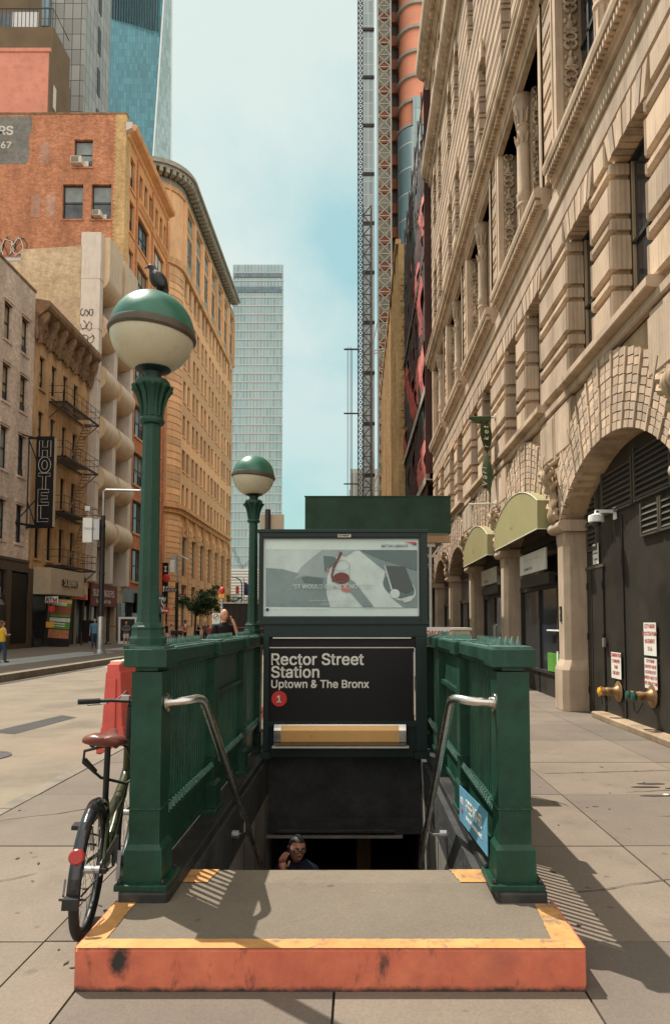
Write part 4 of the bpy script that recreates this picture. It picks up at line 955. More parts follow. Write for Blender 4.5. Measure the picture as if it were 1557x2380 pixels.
# --- flag and its two poles
fy = 18.1
t = thing('wall_flag', 'olive green twisted banner hanging between two white poles', 'flag', (XW, fy, 4.77))
for z, nm in ((7.13, 'upper_pole'), (4.78, 'lower_pole')):
    m = MB(); m.tube([(XW, fy, z), (2.98, fy, z - .03)], .03, 10); m.lathe([(.08, 0), (.08, .03)], (XW, fy, z), 12, Matrix.Rotation(-PI / 2, 3, 'Y')); m.build(nm, 'offwhite', t, smooth=40)
m = MB(); rows = 34; A = []
for i in range(rows + 1):
    f = i / rows; z = 7.05 - f * 2.35; tw = .5 + 2.6 * math.sin(f * 3.0) * f; wd = (.04 + .27 * math.sin(PI * min(1, f * 1.15 + .08)) ** .8) * (1 if f < .93 else .5)
    cx = 3.43 + .10 * f + .03 * math.sin(f * 9); A.append([Vector((cx + math.cos(tw) * wd * s + .02 * math.sin(s * 4 + f * 7), fy + math.sin(tw) * wd * s, z + .05 * math.sin(s * 3))) for s in frange(-1, 1, 7)])
for a, b in zip(A, A[1:]): m.quadstrip(a, b)
m.build('banner', 'flag', t, smooth=80, recalc=False)
m = MB(); A = []
for i in range(9):
    x = XW - .14 - i * .07; dz = .02 + .10 * math.sin(PI * i / 8); A.append([(x, fy - .035, 7.13), (x, fy - .05, 7.06), (x, fy - .03, 7.1 - dz * 1.4)])
for a, b in zip(A, A[1:]): m.quadstrip(a, b)
m.tube([(XW - .12, fy, 7.125), (3.0, fy, 7.1)], .045, 8); m.build('furled_cloth', 'flag', t, smooth=80)
m = MB()
for i in range(3, 30, 2):
    p = A[0] if False else None
for s, (z, ch) in enumerate(((6.45, 'k'), (6.62, 'e'), (6.78, 't'), (6.25, 'r'), (5.2, 'V'), (5.38, 'a'), (5.53, 'r'), (5.66, 'i'))):
    m.text(ch, .2, (3.44 + (.05 if z > 6 else -.02), fy - .19 + (.03 if z > 6 else -.05), z), (0.1, 0, 1), (-1, -.25, .1), .003)
m.build('lettering', 'signwhite', t)

# ================================================================ LEFT SIDE OF THE STREET
M['whitebrick'] = brick('painted_white_brick', (.78, .66, .55), (.72, .60, .49), (.58, .48, .39), stain=(.33, .27, .22), stain_amt=.4, bst=.2)
M['brownstucco'] = mat('brown_stucco', (.52, .32, .16), .85, 0, .22, .8, 25, .3, .2, (.14, .09, .05), .6, streak=True)
M['browntrim'] = mat('rusty_cornice', (.27, .165, .09), .75, 0, .4, 2, 20, .3, .3, (.03, .025, .02), .6)
M['creambrick'] = brick('cream_party_wall', (.66, .54, .36), (.60, .48, .32), (.54, .43, .29), stain=(.34, .27, .18), stain_amt=.4, bst=.15)
M['panel'] = mat('pale_facade_panel', (.66, .58, .49), .5, 0, .08, 1.5, 30, .05, .4, (.33, .29, .24), .35, streak=True)
M['drum'] = mat('rounded_spandrel', (.68, .51, .33), .42, 0, .10, 1.2, 40, .06, .45, (.34, .22, .12), .5, streak=True)
M['redbrick'] = brick('red_brick_side_wall', (.66, .27, .13), (.46, .165, .075), (.60, .38, .25), .24, .085, (.30, .11, .06), .6)
M['newbrick'] = brick('bricked_up_window', (.56, .30, .20), (.50, .25, .17), (.5, .4, .32), .22, .08)
M['yellowbrick'] = brick('yellow_brick', (.72, .50, .23), (.66, .44, .19), (.56, .4, .22), .22, .08)
M['orangestucco'] = mat('ochre_stucco', (.74, .38, .17), .85, 0, .15, .7, 20, .2, .2, (.3, .13, .05), .5, streak=True)
M['orangebrick'] = brick('orange_brick', (.66, .27, .13), (.58, .225, .105), (.5, .24, .13), .24, .08)
M['beige'] = stone('buff_terracotta', (.82, .51, .28), 0, var=.1, dark=(.42, .22, .09), da=.35)
M['beigedark'] = stone('buff_terracotta_trim', (.72, .43, .21), 0, var=.15)
M['verdigris'] = mat('weathered_copper_trim', (.30, .29, .23), .7, 0, .25, 2)
M['pink'] = mat('pink_render', (.70, .29, .20), .85, 0, .1, .5, 10, .2, .2, (.42, .17, .11), .5)
M['umber'] = mat('umber_render', (.16, .11, .06), .85, 0, .2, .5)
M['paintgrey'] = brick('painted_sign_grey', (.25, .255, .235), (.22, .225, .21), (.2, .2, .185), .24, .085, (.36, .22, .15), .5)
M['graffiti'] = mat('graffiti_outline', (.05, .045, .05), .8)
M['graffwhite'] = mat('graffiti_fill', (.62, .57, .48), .8, 0, .2, 3)
M['maroon'] = mat('maroon_banner', (.16, .03, .022), .6, 0, .2, 2)
M['shopdark'] = mat('dark_shop_interior', (.03, .026, .02), .3, 0, .5, .7, spec=.5)
M['shopwood'] = mat('dark_wood_front', (.075, .05, .03), .6, 0, .3, 3)
M['tan'] = mat('tan_panel', (.46, .37, .25), .6, 0, .1, 2)
M['warmglow'] = mat('cream_reflection', (.62, .46, .25), .5, 0, .25, .8)  # sunlit reflection in the show windows, put in as colour

M['ironrust'] = mat('rusted_iron', (.05, .036, .026), .7, .3, .3, 4)
M['ironpale'] = mat('pale_worn_iron', (.26, .19, .13), .7, .2, .25, 4)

def wallx(m, xf, xb, y0, y1, z0, z1, holes):
    zs = sorted({z0, z1, *[min(max(h[i], z0), z1) for h in holes for i in (2, 3)]}); ys = sorted({y0, y1, *[min(max(h[i], y0), y1) for h in holes for i in (0, 1)]})
    for c, d in zip(zs, zs[1:]):
        run = None
        for a, b in zip(ys, ys[1:]):
            if any(h[0] <= a + 1e-4 and b - 1e-4 <= h[1] and h[2] <= c + 1e-4 and d - 1e-4 <= h[3] for h in holes):
                if run: m.box(xf, xb, run[0], run[1], c, d); run = None
            else: run = (run[0], b) if run else (a, b)
        if run: m.box(xf, xb, run[0], run[1], c, d)
def wally(m, yf, yb, x0, x1, z0, z1, holes):
    q = MB(); wallx(q, yf, yb, x0, x1, z0, z1, holes); m._add([(p[1], p[0], p[2]) for p in q.v], [f[::-1] for f in q.f])
def winx(par, x, y0, y1, z0, z1, pm_='pane', fm='frameblk', mull=0, rail=True, t=.08, low=None):
    """sash window facing +X; frame with its pane as sub-part"""
    f = MB(); f.box(x - .06, x + .04, y0, y0 + t, z0, z1); f.box(x - .06, x + .04, y1 - t, y1, z0, z1); f.box(x - .06, x + .04, y0 + t, y1 - t, z1 - t, z1); f.box(x - .06, x + .04, y0 + t, y1 - t, z0, z0 + t)
    if rail: f.box(x - .05, x + .02, y0 + t, y1 - t, (z0 + z1) / 2 - .05, (z0 + z1) / 2 + .05)
    for k in range(mull): yy = y0 + (y1 - y0) * (k + 1) / (mull + 1); f.box(x - .055, x + .03, yy - .05, yy + .05, z0, z1)
    o = f.build('window', fm, par); B(x - .04, x - .02, y0 + .02, y1 - .02, z0 + .02, z1 - .02).build('pane', pm_, o)
    if low: B(x - .019, x - .012, y0 + t, y1 - t, low[0], low[1]).build('blind', low[2], o)
    return o
def winy(par, y, x0, x1, z0, z1, pm_='pane', fm='frameblk', t=.09, blind=None):
    f = MB(); f.box(x0, x0 + t, y - .04, y + .06, z0, z1); f.box(x1 - t, x1, y - .04, y + .06, z0, z1); f.box(x0 + t, x1 - t, y - .04, y + .06, z1 - t, z1); f.box(x0 + t, x1 - t, y - .04, y + .06, z0, z0 + t); f.box(x0 + t, x1 - t, y - .03, y + .05, (z0 + z1) / 2 - .05, (z0 + z1) / 2 + .05)
    o = f.build('window', fm, par); B(x0 + .02, x1 - .02, y + .02, y + .04, z0 + .02, z1 - .02).build('pane', pm_, o)
    if blind: B(x0 + t, x1 - t, y + .012, y + .019, blind[0], blind[1]).build('blind', blind[2], o)
    return o
def scribble(m, o, r, u, sc, n, seed, rad):
    rd = random.Random(seed); o = Vector(o)
    for k in range(n):
        c = o + r * (k * sc * .75); ph = rd.uniform(0, 6); pts = []
        for i in range(14):
            a = i / 13 * rd.uniform(4, 7) + ph; pts.append(c + r * (math.cos(a) * sc * rd.uniform(.35, .5)) + u * (math.sin(a) * sc * rd.uniform(.5, .75)))
        m.tube(pts, rad, 4)
X0 = -20.
# ---------------------------------------------------------------- white painted building
b = thing('white_brick_building', 'white painted brick building at left edge with dark shopfront', 'building', (X0, 36, 0))
yw0, yw1 = 26., 41.4; cols = [32.3, 34.25, 36.2, 38.2, 40.22]; rows = [(6.3, 8.55), (10.3, 12.72), (14.2, 16.32), (17.75, 19.88)]
holes = [(c - .43, c + .43, a, z) for c in cols for a, z in rows]
m = MB(); wallx(m, X0, X0 - .5, yw0, yw1, 5.35, 22.1, holes); m.box(X0 - .5, X0 - 9, yw0, yw1 - .0, 5.35, 21.6); m.build('wall', 'whitebrick', b)
m = MB(); m.box(X0 + .05, X0 - .5, yw0, yw1 + .02, 22.1, 22.25); m.build('coping', 'browntrim', b)
rd = random.Random(5)
for c in cols:
    for a, z in rows:
        k = rd.random(); winx(b, X0 - .22, c - .43, c + .43, a, z, 'pane', low=(a + .1 + rd.random() * .6, z - .1, 'blind' if k < .6 else 'shade') if k < .8 else None)
        m = MB(); m.box(X0 + .06, X0 - .1, c - .55, c + .55, a - .14, a); m.build('sill', 'whitebrick', b)
        m = MB(); m.box(X0 + .09, X0 - .1, c - .58, c + .58, z + .12, z + .26); m.box(X0 + .05, X0 - .1, c - .52, c + .52, z, z + .12); m.build('lintel', 'whitebrick', b)
        if c > 40 and k < .9:
            B(X0 - .18, X0 - .1, c - .35, c + .35, a + .08, a + .5).build('louvre_panel', 'frameblk', b)
m = MB(); m.box(X0 + .05, X0 - 9, yw0, yw1, 4.6, 5.35); [m.box(X0 + .12, X0, yw0, yw1, 5.2, 5.35)]; [m.box(X0 + .1, X0 - .4, y - .25, y + .25, 0, 4.6) for y in (29, 33.2, 36.6, 39.05)]; m.box(X0 + .03, X0 - .3, yw0, yw1, 0, .35); m.box(X0 - 2.5, X0 - 9, yw0, yw1, 0, 4.6); sf = m.build('shop_front', 'shopwood', b)
MB().text('HAROLDS', .5, (X0 + .13, 36, 4.72), (0, 1, 0), (0, 0, 1), .01).build('faded_lettering', 'shopdark', sf)
for y0, y1 in ((29.3, 32.9), (33.5, 36.3), (36.9, 38.8)):
    p = B(X0 - .1, X0 - .13, y0, y1, .35, 4.5).build('show_window', 'dglass', sf)
    B(X0 - .095, X0 - .06, y0 + .7, y1 - .4, 1.9, 3.6).build('show_window_reflection', 'warmglow', p)  # cream panel imitating the reflection in the glass
m = MB()
for y in (38.25, 35.2):
    m.tube([(X0 + .0, y, .9), (X0 + .0, y, 1.9), (X0 + .0, y - .05, 2.6), (X0 + .0, y, 2.9)], [.16, .22, .3, .12], 8); m.ball((X0 + .02, y, 3.05), (.13, .13, .18), 8); m.box(X0 - .04, X0 + .05, y - .24, y + .24, 3.2, 3.26)
m.build('mannequin_figure', 'shopdark', sf)
B(X0 + .02, X0 - 2, 39.4, 41.35, 0, 4.5).build('dark_doorway', 'blacksign', sf)
# hotel sign
yh = 40.9; a = atY(86, 1014, yh); c = atY(122, 1226, yh); t = thing('hotel_sign', 'tall black vertical hotel sign with outlined letters on iron brackets', 'sign', (a.x, yh, c.z))
m = MB(); m.box(a.x, c.x, yh, yh + .28, c.z, a.z); bx = m.build('sign_box', 'blacksign', t)
B(c.x, c.x + .03, yh + .02, yh + .28, c.z + .05, a.z - .05).build('side_trim', 'tan', bx)
cx = (a.x + c.x) / 2; H_ = a.z - c.z
LET = {'H': [[(0, 0), (.2, 0), (.2, .4), (.5, .4), (.5, 0), (.7, 0), (.7, 1), (.5, 1), (.5, .6), (.2, .6), (.2, 1), (0, 1)]], 'T': [[(.25, 0), (.45, 0), (.45, .8), (.7, .8), (.7, 1), (0, 1), (0, .8), (.25, .8)]],
       'E': [[(0, 0), (.65, 0), (.65, .2), (.2, .2), (.2, .4), (.58, .4), (.58, .6), (.2, .6), (.2, .8), (.65, .8), (.65, 1), (0, 1)]], 'L': [[(0, 0), (.65, 0), (.65, .2), (.2, .2), (.2, 1), (0, 1)]],
       'O': [[(.35 + .37 * math.cos(q), .5 + .5 * math.sin(q)) for q in frange(0, 2 * PI * 19 / 20, 20)], [(.35 + .17 * math.cos(q), .5 + .28 * math.sin(q)) for q in frange(0, 2 * PI * 15 / 16, 16)]]}
for i, ch in enumerate('HOTEL'):
    z = a.z - H_ * (.115 + .178 * i) - .62; m = MB(); [m.tube([(cx - .35 + p[0], yh - .03, z + p[1] * .98) for p in lp], .017, 4, closed=True) for lp in LET[ch]]; m.build('neon_letter', 'offwhite', t)
m = MB(); m.box(X0 - .02, X0 + .04, yh + .1, yh + .2, c.z - .1, a.z)
m.beam((X0, yh + .14, a.z - .08), (c.x, yh + .14, a.z - .08), .1, .12); m.beam((X0, yh + .14, c.z + .06), (c.x, yh + .14, c.z + .06), .14, .16)
m.beam((X0, yh + .1, a.z - .1), (a.x + .1, yh + .1, a.z - 1.7), .06); m.beam((X0, yh + .2, c.z + 1.6), (a.x, yh + .2, c.z + .1), .06); m.beam((X0 - .05, yh - 1, a.z - .1), (a.x, yh + .1, a.z - .1), .05)
m.beam((X0, yh - 1.2, c.z + .1), (a.x, yh + .1, c.z + .1), .12); m.beam((X0, yh - 1.2, c.z + .15), (a.x, yh + .1, c.z + 1.7), .05)
m.build('bracket', 'black', t)

# ---------------------------------------------------------------- brown building with fire escape
b = thing('brown_building', 'narrow brown stucco building with rusty bracketed cornice', 'building', (X0, 46, 0))
y0, y1 = 41.4, 50.2; cols = [42.65, 44.35, 46.1, 47.85]; rows = [(5.6, 7.9), (9.2, 11.4), (12.85, 14.95), (16.4, 18.5)]
holes = [(c - .38, c + .38, a, z) for c in cols for a, z in rows]
m = MB(); wallx(m, X0 - .05, X0 - .6, y0, y1, 4.9, 19.6, holes); m.box(X0 - .6, X0 - 9, y0, y1, 0, 21.4); m.box(X0 - .05, X0 - .6, y0, y1, 19.6, 21.4); m.build('wall', 'brownstucco', b)
for c in cols:
    for a, z in rows:
        winx(b, X0 - .28, c - .38, c + .38, a, z, 'dglass' if rd.random() < .6 else 'pane', low=(a + .1 + rd.random() * 1.4, z - .1, rd.choice(('blind', 'shade'))) if rd.random() < .5 else None); B(X0 + .05, X0 - .1, c - .48, c + .48, a - .12, a).build('sill', 'brownstucco', b)
m = MB(); m.prism([(X0 - .05, 19.35), (X0 + .08, 19.4), (X0 + .1, 19.6), (X0 + .15, 19.7), (X0 + .15, 20.7), (X0 + .5, 20.95), (X0 + .75, 21.15), (X0 + .85, 21.35), (X0 + .85, 21.65), (X0 - .05, 21.8)], 'y', y0 + .05, y1)
co = m.build('cornice', 'browntrim', b)
for y in [y0 + .35 + 1.35 * i for i in range(7)]:
    MB().prism([(X0 + .12, 19.0), (X0 + .22, 19.1), (X0 + .3, 19.6), (X0 + .5, 20.2), (X0 + .7, 20.6), (X0 + .72, 21.0), (X0 + .1, 21.0)], 'y', y - .12, y + .12).build('bracket', 'browntrim', co)
    for q in (-.35, .35): MB().prism([(X0 + .1, 19.15), (X0 + .2, 19.25), (X0 + .3, 19.8), (X0 + .1, 19.85)], 'y', y + q - .06, y + q + .06).build('drop', 'browntrim', co)
for y in [y0 + 1.0 + 1.35 * i for i in range(6)]: MB().ball((X0 + .16, y, 20.3), (.12, .35, .25), 8).build('festoon', 'browntrim', co, smooth=60)
m = MB(); m.box(X0 + .06, X0 - .5, y0, 42.0, 0, 4.9); m.box(X0 + .03, X0 - .5, y0, y1, 3.6, 4.9); m.box(X0 + .05, X0 - .5, 47.3, 47.6, 0, 3.6); m.box(X0 + .0, X0 - .5, 49.95, y1, 0, 3.6); sf = m.build('shop_front', 'shopwood', b)
B(X0 - .15, X0 - .2, 42, y1, 0, 3.6).build('shop_glass', 'dglass', sf)
m = MB(); [m.box(X0 - .02, X0 - .14, y - .05, y + .05, 0, 3.6) for y in (44.6, 46.6, 46.9, 48.7)]; m.build('door_post', 'tan', sf)
m = MB(); m.box(X0 + 1.1, X0, 42.05, 47.25, 3.35, 5.0); cp = m.build('canopy_box', 'tan', b, bevel=.03)
MB().text('SUBWAY', .62, (X0 + 1.125, 43.7, 3.95), (0, 1, 0), (0, 0, 1), .06, bold=.02).build('lettering', 'black', cp); MB().text('SUBWAY', .6, (X0 + 1.2, 43.75, 3.96), (0, 1, 0), (0, 0, 1), .03).build('lettering', 'tan', cp)
m = MB(); m.box(X0 + .25, X0, 47.4, 50.1, 3.25, 4.5); cp = m.build('orange_fascia', 'orangestucco', b)
m = MB(); [m.obox((X0 + .27, 47.8 + k * .6, 3.95), (.03, .34, .6), euler=(.1 * k, 0, 0)) for k in range(4)]; m.build('lettering', 'offwhite', cp); m = MB(); [m.box(X0 + .25, X0 + .29, 47.6 + k * .75, 48.2 + k * .75, 3.28, 3.55) for k in range(3)]; m.build('red_strip', 'redsign', cp)
# fire escape
fe = thing('fire_escape', 'black iron fire escape with three platforms and ladders on brown facade', 'fire escape', (X0, 46.6, 5))
xo = X0 + 1.15
for i, z in enumerate((16.0, 12.4, 8.8, 5.3)):
    m = MB(); ya, yb = 43.6, 49.2
    m.box(X0, xo, ya, ya + .07, z - .1, z); m.box(X0, xo, yb - .07, yb, z - .1, z); m.box(xo - .07, xo, ya, yb, z - .12, z + .02); m.box(X0, X0 + .06, ya, yb, z - .1, z)
    k = X0 + .12
    while k < xo - .1: m.box(k, k + .045, ya, yb - 1.4, z - .03, z); k += .11
    pf = m.build('platform', 'ironrust', fe)
    m = MB()
    for zz in (z + .55, z + 1.0): m.tube([(X0, ya, zz), (xo, ya, zz), (xo, yb, zz), (X0, yb, zz)], .02, 5)
    for y in frange(ya, yb, 8): m.tube([(xo, y, z), (xo, y, z + 1.0)], .013, 4)
    m.build('guard_rail', 'ironrust', pf)
    m = MB(); [m.beam((X0, y, z - 1.1), (xo - .05, y, z - .08), .05) for y in (ya + .04, yb - .1)]; m.build('strut', 'ironrust', pf)
for z1, z0 in ((16.0, 12.4), (12.4, 8.8), (8.8, 5.3)):
    m = MB(); ys, ye = 48.6, 46.0
    for x in (X0 + .35, X0 + .9): m.beam((x, ys, z1), (x, ye, z0), .04, .1)
    for k in range(13): f = (k + .5) / 13; m.box(X0 + .35, X0 + .9, ys + (ye - ys) * f - .09, ys + (ye - ys) * f + .09, z1 + (z0 - z1) * f - .012, z1 + (z0 - z1) * f + .012)
    m.build('ladder', 'ironpale', fe)
# ---------------------------------------------------------------- modern building with rounded spandrels
b = thing('modern_office_building', 'pale panelled building with rounded barrel spandrels between piers', 'building', (X0, 54.3, 0))
y0, y1 = 50.25, 58.25; ps = [(50.25, 50.9), (53.65, 54.35), (57.5, 58.25)]
m = MB(); m.box(X0 - .9, X0 - 12, y0 + .25, y1 - .02, 0, 29.2); m.build('core_wall', 'shopdark', b)
m = MB(); m.prism([(X0 - .9, 21), (X0 - .9, 30.2), (X0 - 5.5, 29.9), (X0 - 5.5, 29.2), (X0 - 12, 29.0), (X0 - 12, 21)], 'y', y0, y0 + .25); sw = m.build('party_wall', 'creambrick', b)
B(X0 - 5.5, X0 - 12, y0 - .03, y0 + .3, 29.0, 29.25).build('coping', 'galv', sw)
for a, c in ps:
    m = MB(); zz = [4.6, 8.1, 12.0, 15.9, 19.8, 23.7, 27.6, 31.3]
    for z0, z1 in zip(zz, zz[1:]): m.box(X0 + .55, X0 - .95, a, c, z0 + .04, z1 - .04)
    m.box(X0 + .5, X0 - .9, a + .03, c - .03, 4.6, 31.3); m.build('pier', 'panel', b, bevel=.03)
for i, (a, c) in enumerate(((50.9, 53.65), (54.35, 57.5))):
    for z in (8.6, 12.5, 16.4, 20.3, 24.2, 28.1):
        m = MB(); n = 18; pr = [(X0 - .1 + 1.12 * math.cos(q), z + 1.12 * math.sin(q)) for q in [-PI / 2 + PI * k / n for k in range(n + 1)]] + [(X0 - .95, z + 1.12), (X0 - .95, z - 1.12)]
        if z > 28: pr = [(X0 - .1 + 1.12 * math.cos(q), z + 1.12 * math.sin(q)) for q in [-PI / 2 + PI / 2 * k / 9 for k in range(10)]] + [(X0 + 1.02, 31.2), (X0 - .95, 31.2), (X0 - .95, z - 1.12)]
        m.prism(pr, 'y', a - .02, c + .02); m.build('barrel_spandrel', 'drum', b, smooth=40)
        if z < 28:
            w_ = B(X0 - .86, X0 - .9, a, c, z + 1.1, z + 2.8).build('window', 'dglass', b); m = MB(); [m.box(X0 - .7, X0 - .87, a + (c - a) * f - .05, a + (c - a) * f + .05, z + 1.1, z + 2.8) for f in (.33, .66)]; m.build('mullion', 'frameblk', w_)
    B(X0 - .86, X0 - .9, a, c, 4.6, 7.5).build('window', 'dglass', b)
m = MB(); m.box(X0 + .1, X0 - .9, 50.25, 58.2, 4.2, 4.6); m.box(X0 + .05, X0 - .9, 56.2, 58.2, 0, 4.2); sf = m.build('shop_front', 'tan', b)
B(X0 - .3, X0 - .9, 50.25, 56.2, 0, 4.2).build('shop_glass', 'dglass', sf)
B(X0 + .06, X0 + .12, 56.7, 57.7, 0, 3.2).build('side_door', 'shopdark', sf)
m = MB(); m.box(X0 + .3, X0 + .2, 50.6, 56.1, 2.85, 4.55); sg = m.build('shop_banner', 'maroon', b)
MB().text('SUSPENDERS', .74, (X0 + .31, 50.95, 3.62), (0, 1, 0), (0, 0, 1), .01, bold=.012, sx=.98).build('lettering', 'signwhite', sg)
MB().text('Restaurant & Bar', .42, (X0 + .31, 51.6, 3.1), (0, 1, 0), (0, 0, 1), .01).build('lettering', 'signwhite', sg)
m = MB(); [m.box(X0 - .1, X0 - .29, y - .04, y + .04, 0, 3) for y in (51.8, 53.3, 54.8)]; m.build('door_post', 'tan', sf)
# graffiti on the party wall and on the first pier
m = MB(); scribble(m, (X0 - 5.2, y0 - .02, 22.2), Vector((1, 0, -.12)), Vector((0, 0, 1)), 1.5, 3, 3, .035); scribble(m, (X0 - 2.4, y0 - .02, 21.6), Vector((1, 0, 0)), Vector((0, 0, 1)), .5, 4, 9, .022); gr = m.build('graffiti', 'graffiti', sw)
m = MB(); [m.prism([(x0 + r_ * math.cos(q), 22.3 - .12 * (x0 - X0 + 5.2) + r_ * 1.1 * math.sin(q)) for q in frange(0, 6, 14)], 'y', y0 - .012, y0 - .006) for x0, r_ in ((X0 - 5.2, .75), (X0 - 4.1, .7), (X0 - 3.0, .65))]; m.build('graffiti_fill', 'graffwhite', sw)
m = MB(); scribble(m, (X0 - .7, y0 - .02, 25.0), Vector((1, 0, 0)), Vector((0, 0, 1)), .42, 3, 4, .022); scribble(m, (X0 - .6, y0 - .02, 24.0), Vector((1, 0, -.1)), Vector((0, 0, 1)), .55, 2, 12, .022); scribble(m, (X0 - .5, y0 - .02, 22.9), Vector((1, 0, .2)), Vector((0, 0, 1)), .6, 2, 15, .022); m.build('graffiti', 'graffiti', b)

# ---------------------------------------------------------------- brick building with painted sign
b = thing('red_brick_building', 'tall red brick building with painted side wall and ochre street front', 'building', (X0, 65, 0))
y0, y1 = 58.3, 71.6; zt = 46.9; xr = X0 - .55
sw_ = [(-25.15, -23.5, 42.0, 44.55), (-26.05, -24.25, 37.2, 40.4), (-23.5, -21.75, 37.2, 40.4), (-23.35, -21.75, 31.8, 35.3)]
m = MB(); wally(m, y0, y0 + .5, -34, xr - .9, 24, zt, sw_); m.box(-34, X0 - 1.2, y0 + .5, y1, 0, zt - .4); m.build('side_wall', 'redbrick', b)
m = MB(); m.box(xr - .9, xr, y0 - .01, y0 + .9, 24, zt); k = 24.2
while k < zt - .3: m.box(xr - 1.05, xr - .9, y0 - .006, y0 + .3, k, k + .17); k += .36
m.build('corner_pilaster', 'yellowbrick', b)
m = MB(); m.box(-34, xr + .05, y0 - .05, y0 + .6, zt, zt + .15); m.build('coping', 'browntrim', b)
for i, (a, c, z0, z1) in enumerate(sw_):
    winy(b, y0 + .3, a, c, z0, z1, 'pane', blind=(z0 + (z1 - z0) * (.55 if i else .3), z1 - .1, 'shade')); B(a - .12, c + .12, y0 - .08, y0 + .1, z0 - .16, z0).build('sill', 'redbrick', b)
m = MB(); [m.box(a, c, y0 - .012, y0 + .05, z0, z1) for a, c, z0, z1 in ((-28.2, -27.35, 42.3, 44.3), (-28.8, -28.0, 37.4, 39.4), (-27.5, -26.7, 37.4, 39.5))]
for a, c, z0, z1 in ((-28.2, -27.35, 42.3, 44.3), (-28.8, -28.0, 37.4, 39.4), (-27.5, -26.7, 37.4, 39.5)): B(a, c, y0 - .012, y0 + .05, z0, z1).build('bricked_window', 'newbrick', b)
m = MB(); m.prism([(-34, 42.2), (-29.3, 42.3), (-29.1, 43.2), (-29.2, 44.8), (-28.95, 45.6), (-29.05, 46.7), (-34, 46.7)], 'y', y0 - .012, y0 + .02); ps_ = m.build('painted_sign', 'paintgrey', b)
MB().text('ERS', 1.15, (-32.6, y0 - .016, 45.0), (1, 0, 0), (0, 0, 1), .004, bold=.03).build('painted_lettering', 'offwhite', ps_); MB().text('1867', .85, (-32.75, y0 - .016, 43.75), (1, 0, 0), (0, 0, 1), .004, bold=.02).build('painted_lettering', 'offwhite', ps_)
m = MB(); scribble(m, (-31.8, y0 - .02, 34.6), Vector((1, 0, .05)), Vector((0, 0, 1)), 1.25, 3, 21, .05); m.build('graffiti', 'graffwhite', b); m = MB(); scribble(m, (-31.7, y0 - .025, 34.6), Vector((1, 0, .05)), Vector((0, 0, 1)), 1.35, 3, 22, .03); scribble(m, (-22.2, y0 - .02, 31.2), Vector((1, 0, .1)), Vector((0, 0, 1)), .7, 3, 5, .03); m.build('graffiti', 'graffiti', b)
# street front
fl = [(z - 3.0, z) for z in (44.0, 39.9, 35.4, 30.9, 26.4, 21.9, 17.4, 12.9, 8.4)]
holes = []
for i, (a, z) in enumerate(fl):
    holes.append((59.6, 60.9, a, z))
    if i == 0: holes += [(q, q + .95, a + .6, z) for q in (62.2, 63.7, 65.2, 67.3, 68.8, 70.3)]
    else: holes += [(62.0, 65.4, a, z), (67.0, 70.6, a, z)]
m = MB(); wallx(m, xr, xr - .55, y0 + .9, y1, 25.2, zt, holes); m.build('street_front', 'orangestucco', b)
m = MB(); wallx(m, xr, xr - .55, y0, y1, 4.6, 25.2, holes); m.build('lower_front', 'orangebrick', b)
for h in holes:
    big = h[1] - h[0] > 2; winx(b, xr - .3, *h, pm_='pane', mull=2 if big else 0, t=.1, low=(h[2] + (h[3] - h[2]) * rd.uniform(.3, .8), h[3] - .1, rd.choice(('blind', 'shade', 'offwhite'))) if rd.random() < .55 else None)
    B(xr + .1, xr - .1, h[0] - .15, h[1] + .15, h[2] - .2, h[2]).build('sill', 'yellowbrick' if h[2] < 25 else 'orangestucco', b)
    if not big and h[2] > 40: pass
m = MB(); [m.prism([(xr, 41.4), (xr + .22, 41.3), (xr + .25, 41.1), (xr, 40.7)], 'y', a, c) for a, c in ((62, 66.3), (67.1, 71.4))]; [m.box(xr + .14, xr, y, y + .07, 40.5, 40.75) for y in frange(62, 71.2, 46)]; m.build('belt_course', 'orangestucco', b)
m = MB(); m.prism([(xr, 45.0), (xr + .15, 45.1), (xr + .2, 45.4), (xr + .75, 45.65), (xr + .85, 45.95), (xr + .85, 46.1), (xr, 46.4)], 'y', y0 + .3, y1); m.build('cornice', 'orangestucco', b)
m = MB(); m.prism([(xr + .02, 45.3), (xr + .55, 45.6), (xr + .55, 46.1), (xr, 46.1)], 'y', y0 - .12, y0 + .35); m.build('cornice_end', 'panel', b)
m = MB(); [m.box(xr + .12, xr, y - .12, y + .12, 4.6, 44.8) for y in (61.4, 66.2, 71.4)]; m.build('pilaster_strip', 'orangebrick', b)
m = MB(); m.box(xr + .3, xr - .6, y0, y1, 3.4, 4.6); [m.box(xr + .2, xr - .5, y - .2, y + .2, 0, 3.4) for y in (58.6, 62, 66.4, 71.3)]; sf = m.build('shop_front', 'shopdark', b)
B(xr - .1, xr - .2, y0, y1, 0, 3.4).build('shop_glass', 'dglass', sf)
def acunit(par, c, s=1.):
    t = thing('air_conditioner', par, 'air conditioner', c, 'window air conditioners on the brick side wall'); x, y, z = c
    m = MB(); m.box(x - .42 * s, x + .42 * s, y - .55, y + .2, z, z + .55 * s); o = m.build('case', 'panel', t, bevel=.02)
    m = MB(); m.box(x - .36 * s, x + .2 * s, y - .565, y - .55, z + .06, z + .48 * s); m.build('coil_face', 'umber', o); m = MB(); [m.box(x - .38 * s, x + .22 * s, y - .58, y - .565, z + .08 + k * .1 * s, z + .1 + k * .1 * s) for k in range(5)]; m.build('grille', 'offwhite', o)
    B(x + .42 * s, x + .75 * s, y + .1, y + .18, z + .02, z + .5 * s).build('filler_panel', 'offwhite', t)
acunit('larger window air conditioner in topmost window of the brick side wall', (-24.75, y0, 42.05), 1.15); acunit('small window air conditioner in right window of the lower pair', (-22.85, y0, 37.25), .9)
